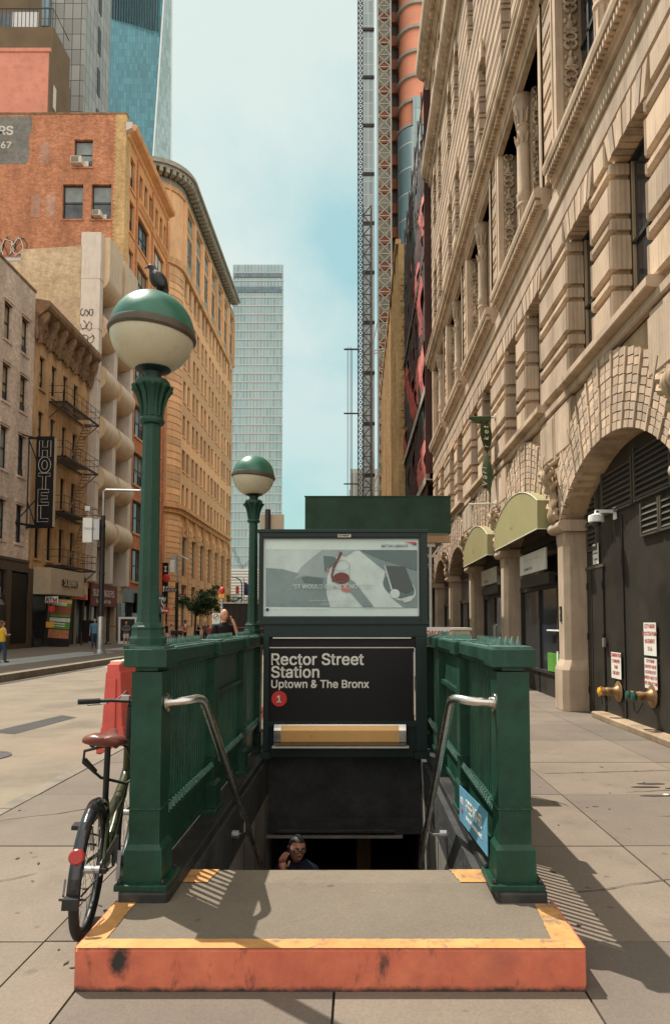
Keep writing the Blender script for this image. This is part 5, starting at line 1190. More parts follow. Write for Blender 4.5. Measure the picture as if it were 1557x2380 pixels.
# vertical and horizontal shop signs
t = thing('gift_shop_sign', 'black fascia sign with white capital letters near the corner', 'sign', (xr + .4, 67, 3.3)); m = MB(); m.box(xr + .3, xr + .45, 62.4, 71.3, 2.5, 4.3); o = m.build('fascia', 'blacksign', t)
MB().text('GIFTS', 2.1, (xr + .46, 65.0, 2.75), (0, 1, 0), (0, 0, 1), .02, bold=.03, sx=1.05).build('lettering', 'white', o)
t = thing('blade_sign', 'black vertical blade sign with red disc and white letters', 'sign', (xr + .5, 71.9, 3)); a = atY(381, 1308, 71.9); c = atY(390.5, 1402, 71.9); m = MB(); m.box(a.x - .1, c.x, 71.75, 72.0, c.z, a.z); o = m.build('panel', 'blacksign', t)
for k, (ch, mm) in enumerate((('I', 'white'), (None, 'redsign'), ('N', 'white'), ('Y', 'white'))):
    z = a.z - (a.z - c.z) * (.14 + .245 * k)
    if ch: MB().text(ch, .8, ((a.x + c.x) / 2, 71.72, z - .35), (1, 0, 0), (0, 0, 1), .02, 'CENTER', .03).build('letter', mm, o)
    else: MB().ball(((a.x + c.x) / 2 + .1, 71.72, z), (.4, .08, .45), 10).build('red_disc', mm, o)
# buildings stepping up behind
b = thing('pink_rendered_block', 'pink rendered block with umber side rising behind the painted wall', 'building', (-32, 62, 40))
m = MB(); m.box(-45, -28.5, 60.2, 64.6, 40, 54.4); m.build('front_wall', 'pink', b); m = MB(); m.prism([(60.15, 40), (64.6, 40), (64.6, 54.4), (60.15, 54.4)], 'x', -28.5, -28.4); m.build('side_wall', 'umber', b)
m = MB(); m.box(-45, -28.35, 60.1, 60.3, 54.4, 54.75); m.build('coping', 'pink', b)
o = B(-28.38, -28.35, 60.9, 61.5, 49.6, 51.8).build('vent_grille', 'offwhite', b)
for y in (62.6, 63.6):
    for z in (42, 47.0): B(-28.39, -28.34, y, y + .7, z, z + 3.4).build('window', 'pane', b)
b = thing('brown_terraced_tower', 'dark brown stepped tower with railed roof terrace, top left corner', 'building', (-36, 68, 40))
m = MB(); m.box(-48, -30.9, 66, 70, 40, 62.2); m.box(-48, -34.6, 68, 71, 62.2, 80); m.build('wall', 'umber', b); B(-33.2, -31.7, 65.9, 66.1, 57, 58.5).build('window', 'dglass', b); B(-38.5, -36, 67.9, 68.05, 63, 65.5).build('window', 'pane', b)
m = MB(); m.tube([(-37, 66.05, 64.2), (-31, 66.05, 64.2), (-31, 69.9, 64.2)], .05, 5); [m.tube([(x, 66.05, 62.2), (x, 66.05, 64.2)], .035, 4) for x in frange(-37, -31, 16)]; m.build('terrace_railing', 'black', b); m = MB(); m.box(-35.2, -32.6, 66.2, 66.25, 62.2, 64.0); m.build('slatted_screen', 'white', b)

# ================================================================ FARTHER BUILDINGS, LEFT
b = thing('buff_corner_building', 'long buff terracotta building with rounded corner and copper cornice', 'building', (-20, 92, 0))
y0, y1, rc, xf = 73.3, 107.6, 3.0, -20.
def rounded(off, xb=-45.):
    """plan outline, offset outward, from south face round the corner to the far end"""
    c = (xf - rc, y0 + rc); r = rc + off
    return [(xb, y0 - off)] + [(c[0] + r * math.sin(a), c[1] - r * math.cos(a)) for a in frange(0, PI / 2, 10)] + [(xf + off, y1 + off - (3.6 if off > .2 else 0)), (xb, y1 + off - (3.6 if off > .2 else 0))]
def ringwall(z0, z1, off=0., mt='beige', name='wall'):
    return MB().prism(rounded(off), 'z', z0, z1).build(name, mt, b)
pc = [78.75 + 4.42 * i for i in range(7)]
wc = [(c + s * .97 - .56, c + s * .97 + .56) for c in pc for s in (-1, 1)]
rowz = [14.95 + 4.04 * i for i in range(7)]
holes = [(a, c, z, z + 2.45) for a, c in wc for z in rowz]
tall = [(c - 1.5, c + 1.5, z, z + h) for c in pc for z, h in ((42.9, 4.4), (48.0, 2.1))]
arches = [(c - 1.25, c + 1.25, z, z + h) for c in pc for z, h in ((6.9, 4.6), (1.0, 4.9))]
m = MB(); wallx(m, xf, xf - .5, y0 + rc, y1, 0, 51.5, holes + tall + arches); m.build('street_wall', 'beige', b)
cc = (xf - rc, y0 + rc)
m = MB(); m.prism([(cc[0] + rc * math.sin(a), cc[1] - rc * math.cos(a)) for a in frange(0, PI / 2, 14)] + [(cc[0] - .5, cc[1]), (cc[0] - .5, y0)], 'z', 0, 51.5)
m.box(-45, cc[0], y0, y0 + .5, 0, 51.5); m.box(-44.9, xf - .9, y0 + .6, y1, 0, 51.4); m.build('corner_wall', 'beige', b)
gro = MB(); 
for z in [1.2 + .62 * i for i in range(20)] + [15.0 + .80 * i for i in range(33)]:     # rusticated corner courses
    o = .08; pts = [(cc[0] + (rc + o) * math.sin(a), cc[1] - (rc + o) * math.cos(a)) for a in frange(0, PI / 2, 10)]; pts = [(cc[0] - 1.2, y0 - o)] + pts; inn_ = [(cc[0] - 1.2, y0 + .1)] + [(cc[0] + (rc - .1) * math.sin(a), cc[1] - (rc - .1) * math.cos(a)) for a in frange(0, PI / 2, 10)]
    h_ = .5 if z < 14 else .6; n = len(pts); vs_ = [(p[0], p[1], z) for p in pts] + [(p[0], p[1], z) for p in inn_] + [(p[0], p[1], z + h_) for p in pts] + [(p[0], p[1], z + h_) for p in inn_]
    fs_ = []
    for i in range(n - 1): fs_ += [(i, i + 1, 2 * n + i + 1, 2 * n + i), (i, n + i, n + i + 1, i + 1), (2 * n + i, 2 * n + i + 1, 3 * n + i + 1, 3 * n + i)]
    fs_ += [(0, 2 * n, 3 * n, n), (n - 1, 2 * n - 1, 4 * n - 1, 3 * n - 1)]; gro._add(vs_, fs_)
gro.build('rusticated_corner', 'beige', b)
for c in [pc[0] - 2.4] + [c + 2.37 for c in pc]:
    m = MB(); m.box(xf + .06, xf - .1, max(y0 + rc, c - .7), min(y1, c + .7), 1.2, 13)
    for z in [1.2 + .62 * i for i in range(19)]: m.box(xf + .14, xf - .1, max(y0 + rc, c - .75), min(y1, c + .75), z, z + .52)
    m.build('rusticated_pier', 'beige', b)
for o_, (z, h, e) in zip(('base_cornice', 'belt_course', 'belt_course'), ((13.7, .5, .35), (14.2, .45, .7), (41.7, .8, .3))): ringwall(z, z + h, e, 'beigedark', o_)
for c in pc:
    n = 10; m = MB(); arc = [(c + 1.25 * math.cos(a), 10.9 + 1.25 * math.sin(a)) for a in frange(0, PI, n)]
    m.quadstrip([(xf + .1, p[0], p[1]) for p in arc], [(xf + .1, c + 1.25 * (1 - 2 * i / (n - 1)), 12.6) for i in range(n)])
    m.quadstrip([(xf + .1, p[0], p[1]) for p in arc], [(xf - .5, p[0], p[1]) for p in arc]); m.build('arch_head', 'beige', b)
    m = MB(); m.prism([(xf, 12.0), (xf + .3, 12.2), (xf + .4, 13.0), (xf + .25, 13.7), (xf, 13.7)], 'y', c - .25, c + .25); m.build('keystone', 'beigedark', b)
    m = MB(); m.xblock(xf + .18, xf, c - 1.15, c + 1.15, 5.9, 6.9, .1) if False else m.box(xf + .1, xf - .3, c - 1.3, c + 1.3, 5.9, 6.9); m.build('balcony_panel', 'beigedark', b)
    for z, h in ((6.9, 5.2), (1.0, 4.9)): winx(b, xf - .32, c - 1.25, c + 1.25, z, z + h, 'pane', 'verdigris', mull=1, t=.12)
    for z, h in ((42.9, 4.4), (48.0, 2.1)):
        o = winx(b, xf - .1, c - 1.5, c + 1.5, z, z + h, 'pane', 'verdigris', mull=2, t=.2); B(xf + .05, xf - .2, c - 1.5, c + 1.5, z - .02, z + 1.0).build('apron_panel', 'verdigris', o)
m = MB(); [m.box(xf + .28, xf, c + 1.85, c + 2.55, 42.6, 50.2) for c in [pc[0] - 4.42] + pc]; m.build('tall_pilaster', 'beige', b)
k = 0; rest = MB()
for a, c, z0, z1 in sorted(holes, key=lambda h: h[0] + h[2] * .3):
    if k < 88: o_ = winx(b, xf - .28, a, c, z0, z1, 'voidglass' if (k * 7) % 5 else 'pane', 'frameblk', t=.09); B(xf + .1, xf - .1, a - .1, c + .1, z0 - .18, z0).build('sill', 'beige', o_); k += 1
    else: rest.box(xf - .2, xf - .25, a, c, z0, z1)
o = rest.build('window_row', 'voidglass', b); o['kind'] = 'stuff'
ringwall(50.2, 50.7, .19, 'beigedark', 'frieze'); ringwall(50.7, 51.4, .15, 'verdigris', 'frieze')
def brk(c_, a_): MB().obox(c_, (.38, .9, .55), euler=(0, 0, a_)).build('bracket', 'verdigris', b)
for off in (1.1,):
    P = rounded(off)[1:-1]
    L_ = 0.; 
    for p, q in zip(P, P[1:]):
        d = math.hypot(q[0] - p[0], q[1] - p[1]); n = max(1, round(d / .85))
        for i in range(n): x = p[0] + (q[0] - p[0]) * i / n; y = p[1] + (q[1] - p[1]) * i / n; a = math.atan2(q[1] - p[1], q[0] - p[0]); brk((x - .3 * math.sin(a), y + .3 * math.cos(a), 51.6), a)
    for x in [-23.5 - .9 * i for i in range(8)]: brk((x, y0 - .8, 51.6), 0)
for z0, z1, e in ((51.85, 52.15, 1.25), (52.15, 52.5, 1.5), (52.5, 52.8, 1.3)): ringwall(z0, z1, e, 'verdigris', 'copper_cornice')

def gridglass(name, base, line, sx, sz, rough=.12, spec=.7, lw=.05, line2=None):
    """curtain wall: panes with slight tone changes between thin mullions"""
    m, nt, b = _new(name); o = coords(nt); v, h, z = wallvec(nt, o); t = N(nt, 'ShaderNodeTexBrick'); t.offset = 0; L(nt, v, t.inputs['Vector']); t.inputs['Scale'].default_value = 1
    t.inputs['Brick Width'].default_value = sx; t.inputs['Row Height'].default_value = sz; t.inputs['Mortar Size'].default_value = lw; t.inputs['Mortar Smooth'].default_value = 0
    t.inputs['Color1'].default_value = rgb([x * .8 for x in base]); t.inputs['Color2'].default_value = rgb([min(1, x * 1.2) for x in base]); t.inputs['Mortar'].default_value = rgb(line)
    n = noise(nt, mapping(nt, o, (1, 1, .5)), .02, 4); col = mixc(nt, 1, t.outputs['Color'], ramp(nt, n, .3, .7, (.8, .8, .8), (1.15, 1.15, 1.15)), 'MULTIPLY')
    L(nt, col, b.inputs['Base Color']); b.inputs['Roughness'].default_value = rough; b.inputs['Specular IOR Level'].default_value = spec; bump(nt, b, noise(nt, o, .25, 3), .04, .3); return m
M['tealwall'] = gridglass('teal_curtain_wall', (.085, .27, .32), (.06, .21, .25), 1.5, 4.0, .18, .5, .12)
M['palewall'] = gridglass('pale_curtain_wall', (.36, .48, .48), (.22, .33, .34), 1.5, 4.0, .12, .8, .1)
M['brightedge'] = mat('bright_glass_edge', (.75, .78, .75), .2, 0, .05)
M['greygrid'] = gridglass('grey_panel_wall', (.30, .29, .26), (.05, .05, .05), 1.15, 2.15, .4, .5, .05)
M['bayglass'] = gridglass('blue_bay_glass', (.12, .21, .25), (.04, .05, .055), 1.1, 1.5, .1, .8, .07)
M['seven'] = gridglass('banded_glass_wall', (.24, .47, .50), (.48, .54, .53), 1.5, 3.9, .1, .8, .35)
# grey panelled tower
b = thing('grey_panelled_tower', 'grey panelled tower with blue glass bay windows behind the brick building', 'building', (-36, 90, 0))
m = MB(); m.box(-60, -36.1, 86, 95, 0, 150); m.build('wall', 'greygrid', b)
for z in range(44, 150, 6):
    m = MB(); m.box(-44.5, -40.6, 85.2, 86.0, z, z + 4.4); m.build('bay_window', 'bayglass', b)
    B(-36.1, -36.02, 90.5, 91.4, z + 1, z + 4.8).build('vent_slot', 'black', b)
# tall teal tower
b = thing('teal_glass_skyscraper', 'very tall teal glass skyscraper with tapering facets and bright edges', 'building', (-124, 380, 0))
Bs = [(-120.6, 350, 0), (-105., 380, 0), (-126, 416, 0), (-150, 382, 0)]; Ts = [(-146, 352, 420), (-102., 354, 420), (-119.5, 412, 420), (-150, 414, 420)]
def tri(name, mt, *p): return MB().poly(p).build(name, mt, b, recalc=False)
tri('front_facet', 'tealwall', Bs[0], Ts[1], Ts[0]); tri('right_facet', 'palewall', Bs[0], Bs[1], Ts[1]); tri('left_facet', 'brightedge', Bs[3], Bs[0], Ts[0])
m = MB(); [m.poly(p) for p in ((Bs[1], Ts[2], Ts[1]), (Bs[1], Bs[2], Ts[2]), (Bs[2], Ts[3], Ts[2]), (Bs[2], Bs[3], Ts[3]), (Bs[3], Ts[0], Ts[3]), (Ts[0], Ts[1], Ts[2], Ts[3]))]; m.build('rear_facet', 'tealwall', b)
m = MB()
for x in [-143 + 1.45 * i for i in range(25)]:
    if -136.3 < x < -135 or -128.4 < x < -127.5: continue
    m.box(x, x + .42, 350.9, 351.6, 332 + (x + 143) * -.30, 420)
m.build('louvre_slot', 'black', b)
m = MB(); m.beam((-120.6, 349.8, 0), (-102., 353.8, 420), .8); m.beam((-105., 380, 0), (-102., 354, 420), .7); m.build('edge_trim', 'brightedge', b)
# banded glass tower
b = thing('banded_glass_tower', 'pale blue banded glass office tower closing the street', 'building', (-44, 300, 0))
m = MB(); m.prism([(-56.2, 300), (-33.3, 300), (-39.5, 340), (-62, 340)], 'z', 0, 163.5); m.build('wall', 'seven', b)
m = MB(); [m.box(-56.3, -33.2, 299.7, 300, z - .28, z + .28) for z in [3.9 * k for k in range(1, 41)]]; m.build('spandrel_band', 'palepanel', b)
m = MB(); m.box(-55.5, -34, 299.6, 299.9, 150.5, 153); m.box(-55.5, -34, 299.6, 299.9, 157.5, 159.3); m.build('plant_louvre', 'bayglass', b)
m = MB(); [m.box(x, x + .12, 299.72, 299.9, 0, 163) for x in frange(-55.8, -33.8, 17)]; m.build('mullion_row', 'palepanel', b)

b = thing('ribbed_hall', 'low white ribbed hall beneath the banded tower', 'building', (-38, 220, 0)); m = MB(); m.box(-46, -30, 220, 240, 0, 18.9); m.build('wall', 'palepanel', b); m = MB(); [m.box(-46.2, -30, 219.6, 220, z, z + .5) for z in frange(8, 18.3, 12)]; m.build('rib', 'white', b)
b = thing('derrick_crane', 'dark derrick crane jibs over the white ribbed hall', 'crane', (-37.5, 222, 18.9)); m = MB()
for p, q in (((-37.4, 222, 18.9), (-40.6, 222, 26)), ((-37.4, 222, 19.4), (-34, 222, 22.6))):
    p = Vector(p); q = Vector(q); n_ = (q - p).normalized().cross(Vector((0, 1, 0))) * .35
    m.beam(p + n_, q + n_, .1); m.beam(p - n_, q - n_, .1); [m.beam(p.lerp(q, i / 8) + n_ * (1 if i % 2 else -1), p.lerp(q, (i + 1) / 8) - n_ * (1 if i % 2 else -1), .07) for i in range(8)]
m.build('jib', 'black', b)

# ================================================================ FARTHER BUILDINGS, RIGHT
M['tanbrick'] = brick('tan_brick', (.55, .38, .17), (.50, .335, .145), (.45, .32, .17), .3, .1, (.30, .18, .08), .5)
M['rednet'] = mat('red_debris_net', (.36, .07, .055), .8, 0, .35, 1.5); M['pinknet'] = mat('faded_red_net', (.50, .14, .11), .8, 0, .3, 1.5)
M['darknet'] = mat('dark_debris_net', (.06, .022, .018), .85, 0, .5, .8)
M['greennet'] = mat('dark_green_net', (.03, .045, .04), .85, 0, .5, .8)
M['orangenet'] = mat('orange_safety_net', (.88, .36, .22), .8, 0, .12, .25, 3, .3)
M['slabedge'] = mat('concrete_slab_edge', (.42, .40, .33), .8, 0, .15, 1)
M['twrglass'] = gridglass('tower_glass', (.22, .36, .40), (.75, .78, .75), 2.2, 3.95, .06, .9, .09)
M['whiteglass'] = gridglass('white_framed_glass', (.38, .52, .53), (.75, .76, .72), .75, 2.1, .08, .9, .07)
M['lattice'] = mat('lattice_steel', (.36, .33, .27), .6, .2, .2, 2)
M['latdark'] = mat('dark_lattice_steel', (.06, .05, .045), .6, .2, .2, 2)
M['rust'] = mat('rust_floor_panel', (.28, .09, .045), .8, 0, .3, .5)
M['deckgrey'] = mat('grey_deck_panel', (.27, .27, .22), .8, 0, .25, .5)
b = thing('tan_brick_building', 'old tan brick building with rough party wall beyond the netted scaffold', 'building', (3.12, 67, 0))
m = MB(); slits = [(y, y + .5, z, z + 2.2) for y in (53, 56.5, 60, 64, 68.5, 73, 78) for z in (8.2, 12.4, 16.6)]
wallx(m, 3.12, 3.7, 50, 85, 0, 30.2, slits); m.box(3.7, 14, 50, 85, 0, 29.4); rd = random.Random(8)
for k in range(120): x = 3.25 + abs(rd.gauss(0, .16)); z = 12 + rd.random() * 15.5; m.box(x, x + rd.uniform(.05, .2), 49.98 - rd.uniform(.02, .1), 50.03, z, z + rd.uniform(.1, .35))
m.build('wall', 'tanbrick', b)
for s in slits: B(3.5, 3.55, *s).build('window_slit', 'dglass', b)
m = MB(); [m.box(3.02 - .02 * (i % 2), 3.2, y, y + .9, 4, 30.5) for i, y in enumerate(frange(51.5, 83, 12))]; m.box(2.9, 3.3, 50, 85, 30.2, 30.6); m.build('pilaster', 'tanbrick', b)
# netted scaffold
b = thing('netted_scaffold', 'tall scaffold hung with dark and red debris nets beyond the limestone building', 'scaffold', (3.6, 42, 0))
m = MB(); [m.tube([(x, y, 0), (x, y, 31)], .05, 5) for y in frange(34, 49.4, 8) for x in (3.55, 4.4)]; [m.tube([(3.55, 34, z), (3.55, 49.4, z)], .04, 5) for z in frange(5, 30, 12)]; m.build('pole', 'latdark', b)
m = MB(); m.box(4.6, 12, 33.8, 49.6, 0, 28.5); m.build('covered_wall', 'darknet', b)
rd = random.Random(11)
def net(y0_, y1_, z0_, z1_, x, mt, bul=.25):
    A = []; n = 8; ph = rd.uniform(0, 6)
    for j in range(n + 1):
        f = j / n; A.append([(x - bul * math.sin(PI * f) * (.4 + .6 * abs(math.sin(i * .9 + ph))) - .08 * math.sin(i * 2.1 + j + ph), y0_ + (y1_ - y0_) * i / 8, z1_ + (z0_ - z1_) * f - .3 * math.sin(PI * i / 8) * (1 if j == n else 0)) for i in range(9)])
    m = MB(); [m.quadstrip(a_, c_) for a_, c_ in zip(A, A[1:])]; return m.build('net', mt, b, smooth=60, recalc=False)
for i, y in enumerate(frange(33.7, 47.5, 8)):
    for j, z in enumerate(frange(3.5, 27.5, 9)):
        t_ = rd.random(); top = 29.5 - (abs(i - 4) * .4)
        net(y, y + 2.05, z - .2, min(z + 3.2, top), 3.66 - .1 * rd.random(), 'darknet' if t_ < .72 else 'greennet', .12)
for y, z, l in ((34.5, 13.6, 4.2), (36.8, 14.2, 3.6), (39.2, 13.6, 3.4), (41.5, 14.8, 3.5), (43.8, 16.4, 3.2), (35.2, 17.5, 5.0), (37.4, 20.0, 3.4), (34.2, 22.5, 2.6), (45.6, 17.8, 2.8), (34.2, 9.1, 3.0), (36.2, 9.1, 2.4), (47.2, 13.5, 3)): net(y, y + 1.9, z, z + l * .62, 3.5, ('rednet' if y % 2 > .9 else 'pinknet'), .13)
for z in (13.35, 8.75, 20.5):
    m = MB(); m.box(3.42, 4.5, 33.6, 49.4, z - .06, z); m.box(3.38, 3.42, 33.6, 49.4, z - .25, z + .12); m.build('deck', 'latdark' if z > 14 else 'lattice', b)
m = MB(); m.box(3.4, 4.6, 33.55, 33.62, 9, 29); m.build('end_net', 'darknet', b)
# tower under construction
b = thing('tower_under_construction', 'tower under construction wrapped in orange netting above curved glass', 'building', (8, 105, 0))
def rcorner(off, x0_=6.3, y0_=100., r=3.2, x1_=24., y1_=125.):
    return [(x1_, y0_ - off)] + [(x0_ + r - (r + off) * math.sin(a), y0_ + r - (r + off) * math.cos(a)) for a in frange(0, PI / 2, 10)] + [(x0_ - off, y1_), (x1_, y1_)]
m = MB(); m.prism(rcorner(-.3), 'z', 77.6, 130); m.build('netting', 'orangenet', b, smooth=30)
for i in range(13):
    z = 78.0 + 3.95 * i; MB().prism(rcorner(.12), 'z', z - .35, z + .12).build('floor_slab', 'slabedge', b, smooth=30)
m = MB(); m.prism(rcorner(.05), 'z', 0, 77.5); m.build('curved_glass', 'twrglass', b, smooth=30)
m = MB(); m.box(8.5, 9.75, 99.6, 99.9, 62, 81.9); m.build('glass_panel', 'palewall', b)
m = MB(); m.box(5.1, 6.9, 104, 118, 0, 130); m.build('open_core', 'latdark', b)
for i in range(33): B(4.95, 6.4, 103.4, 104.2, 3.95 * i - 1.4, 3.95 * i + .25).build('open_floor', 'rust', b)
def truss(par, name, x0_, x1_, y_, z0_, z1_, step, w_, mt, depth=1., dbl=True):
    """square lattice mast of separate bays, joined in one mesh"""
    m = MB(); n = round((z1_ - z0_) / step)
    for x in (x0_, x1_):
        for yy in (y_, y_ + depth): m.box(x - w_ * .8, x + w_ * .8, yy - w_ * .8, yy + w_ * .8, z0_, z1_)
    for i in range(n):
        z = z0_ + (z1_ - z0_) * i / n; zz = z0_ + (z1_ - z0_) * (i + 1) / n; yy = y_
        m.box(x0_, x1_, yy - w_ / 2, yy + w_ / 2, z - w_ / 2, z + w_ / 2)
        if dbl or i % 2: m.beam((x0_, yy, z), (x1_, yy, zz), w_)
        if dbl or not i % 2: m.beam((x1_, yy, z), (x0_, yy, zz), w_)
        m.beam((x0_, yy, z), (x0_, yy + depth, zz), w_); m.beam((x1_, yy, z), (x1_, yy + depth, zz), w_)
    return m.build(name, mt, par)
t = thing('hoist_tower', 'broad pale lattice hoist tower with red landings on the unfinished tower', 'hoist', (4.1, 98, 0))
truss(t, 'lattice_mast', 3.1, 5.05, 98, 0, 122, 1.95, .13, 'lattice', 1.2)
for i in range(31): B(3.2, 4.95, 99.3, 101, 3.95 * i + .3, 3.95 * i + 2.9).build('landing_panel', 'deckgrey', t); B(3.2, 4.95, 99.25, 101, 3.95 * i - .9, 3.95 * i + .2).build('landing_edge', 'rust', t)
t = thing('slender_glass_tower', 'narrow white framed glass strip of a tower between lattice masts', 'building', (1.7, 101, 0))
m = MB(); m.box(.95, 2.6, 101, 112, 0, 130); m.build('wall', 'whiteglass', t); m = MB(); [m.box(.9, 2.65, 100.8, 101, 7.8 * i, 7.8 * i + .45) for i in range(16)]; m.build('floor_band', 'latdark', t)
t = thing('edge_lattice_mast', 'thin dark lattice mast at the outer edge of the tower', 'mast', (.5, 99, 0)); truss(t, 'lattice', .12, .85, 99, 0, 122, .8, .09, 'latdark', .7)
t = thing('tower_crane_mast', 'dark tower crane mast ending halfway up the glass strip', 'crane', (1.45, 96, 0)); truss(t, 'lattice', .85, 2.05, 96, 0, 62.3, 1.5, .13, 'latdark', 1.2, False)
for z in (40.5, 20.5):
    m = MB(); m.tube([(2.0, 96, z), (3.1, 80, z + .1)], .06, 4); m.beam((1.9, 96, z), (5.5, 96.4, z + 1.0), .12); m.beam((1.9, 96, z - .4), (5.5, 96.4, z + .6), .12); m.build('tie_bar', 'lattice', t)
t = thing('guide_cables', 'thin vertical guide pipes with ring brackets left of the lattice masts', 'pipe rack', (-1, 96, 0)); m = MB(); [m.tube([(x, 96, 0), (x, 96, z)], .05, 5) for x, z in ((-1.35, 41.2), (-.95, 41.2), (-.75, 41.0))]; m.build('pipe', 'latdark', t)
for z in (40.9, 31.5, 21.3): m = MB(); m.tube([(-1.9, 96, z), (.2, 96, z), (.3, 96.3, z), (-1.9, 96.3, z)], .07, 5, closed=True); m.build('ring_bracket', 'latdark', t)
t = thing('distant_pale_building', 'distant pale flat building low behind the guide pipes', 'building', (0, 160, 0)); m = MB(); m.box(-1.6, 8, 160, 175, 0, 38); m.box(-1.9, -1.6, 160, 175, 0, 33); m.build('wall', 'palepanel', t); m = MB(); [m.box(x, x + .15, 159.8, 160, 0, 37) for x in frange(-1.2, 1.5, 4)]; m.build('rib', 'deckgrey', t)

# ================================================================ STREET THINGS
# sidewalk shed
t = thing('sidewalk_shed', 'dark green plywood sidewalk shed on steel posts above the far pavement', 'sidewalk shed', (.5, 18, 0))
m = MB(); m.box(-1.385, 2.48, 18, 18.06, 3.97, 4.94); m.box(-1.385, -1.33, 18.06, 33, 3.97, 4.94); m.box(2.43, 2.48, 18.06, 33, 3.97, 4.94); m.build('parapet', 'shedgreen', t); [B(x, x + .012, 17.993, 18, 3.98, 4.93).build('panel_seam', 'black', t) for x in (-.17, 1.05, 2.2)]; m = MB(); m.box(-1.4, 2.495, 17.98, 18.08, 4.94, 4.965); m.build('cap_strip', 'shedgreen', t)
m = MB(); m.box(-1.3, 2.45, 18.1, 33, 3.9, 3.96); [m.box(-1.385, 2.475, y, y + .12, 3.72, 3.9) for y in (18.02, 21, 24, 27, 30)]; m.build('timber_deck', 'wood', t)

for x in (-1.25, 1.96, 2.3):
    for y in (18.2, 24.2, 30.2):
        if x == 2.3 and y < 20: continue
        m = MB(); m.tube([(x, y, 0), (x, y, 3.72)], .045, 8); m.box(x - .12, x + .12, y - .06, y + .06, 3.62, 3.74); m.tube([(x, y, 3.3), (x + .3, y, 3.7)], .025, 5); m.tube([(x, y, 3.3), (x - .3, y, 3.7)], .025, 5); m.build('post', 'galv', t)
m = MB(); m.tube([(1.78, 18.3, 0), (1.78, 18.3, 3.7)], .035, 8); m.tube([(1.78, 18.3, 1.35), (1.96, 18.2, 1.25)], .02, 5); m.build('brace_post', 'galv', t)
# sign boards behind the right railing
t = thing('sidewalk_notice', 'white board with red SIDEWALK lettering behind the right railing', 'sign', (1.0, 9, 0)); m = MB(); m.box(.62, 1.228, 9, 9.03, .9, 1.54); o = m.build('board', 'white', t)
MB().text('SIDEWALK', .1, (.69, 8.996, 1.425), (1, 0, 0), (0, 0, 1), .003, bold=.003, sx=1.1).build('lettering', 'redsign', o); MB().text('CLOSED', .1, (.74, 8.996, 1.27), (1, 0, 0), (0, 0, 1), .003, bold=.003, sx=1.1).build('lettering', 'redsign', o)
m = MB(); [m.beam((x, 9.0, 1.0), (x, 9.35 * (1 if q else 1), 0) if q else (x, 8.9, 0), .05) for x in (.66, 1.19) for q in (0, 1)]; m.build('trestle_leg', 'wood', t)
t = thing('plywood_box', 'pale plywood box standing behind the right railing by the white board', 'box', (1.3, 9.3, 0)); m = MB(); m.box(1.08, 1.5, 9.1, 9.6, 0, 1.5); m.build('body', 'tan', t, bevel=.01); B(1.06, 1.52, 9.08, 9.62, 1.5, 1.53).build('lid', 'offwhite', t)
# back of a traffic sign above the poster frame
t = thing('traffic_sign', 'grey back of a square traffic sign on black post above the poster frame', 'sign', (-1.58, 12, 0)); MB().tube([(-1.58, 12, 0), (-1.58, 12, 3.6)], .05, 8).build('post', 'black', t); B(-1.72, -1.30, 12.03, 12.06, 3.0, 3.52).build('panel', 'tan', t, bevel=.006)
# street light with camera box
t = thing('street_light', 'black and silver street light pole carrying a white numbered box', 'street lamp', (-12.84, 34.3, .055))
c = (-12.84, 34.3, 0)
MB().lathe([(.30, .055), (.30, .12), (.24, .14), (.22, .26), (.17, .28), (.165, 1.85), (.14, 1.9)], c, 20).build('silver_base', 'galv', t, smooth=35)
MB().lathe([(.135, 1.88), (.13, 4.0), (.145, 4.02), (.145, 4.12), (.125, 4.14), (.12, 6.4), (.13, 6.42), (.13, 6.6), (.11, 6.62), (.105, 7.0)], c, 16).build('pole', 'black', t, smooth=35)
m = MB(); m.tube([(c[0], c[1], 6.9), (c[0], c[1], 8.25), (c[0] + .1, c[1], 8.32), (-11.0, 34.3, 8.28)], .055, 10); m.build('arm', 'galv', t, smooth=50)
m = MB(); m.box(-11.0, -10.2, 34.15, 34.45, 8.22, 8.34); m.build('lamp_head', 'galv', t, bevel=.04)
m = MB(); m.box(-13.75, -13.28, 34.0, 34.2, 5.6, 6.85); o = m.build('equipment_box', 'white', t, bevel=.03); MB().text('726213', .15, (-13.7, 33.995, 6.25), (1, 0, 0), (0, 0, 1), .004).build('number', 'black', o)
m = MB(); m.box(-13.25, -12.95, 34.1, 34.4, 5.75, 6.8); m.tube([(-13.5, 34.1, 6.85), (-13.5, 34.1, 7.25)], .03, 6); m.box(-13.65, -13.4, 34.0, 34.2, 7.2, 7.45); m.tube([(-13.4, 34.2, 5.6), (-13.2, 34.3, 5.45), (-12.9, 34.3, 5.5)], .02, 5); m.build('bracket_box', 'galv', t)
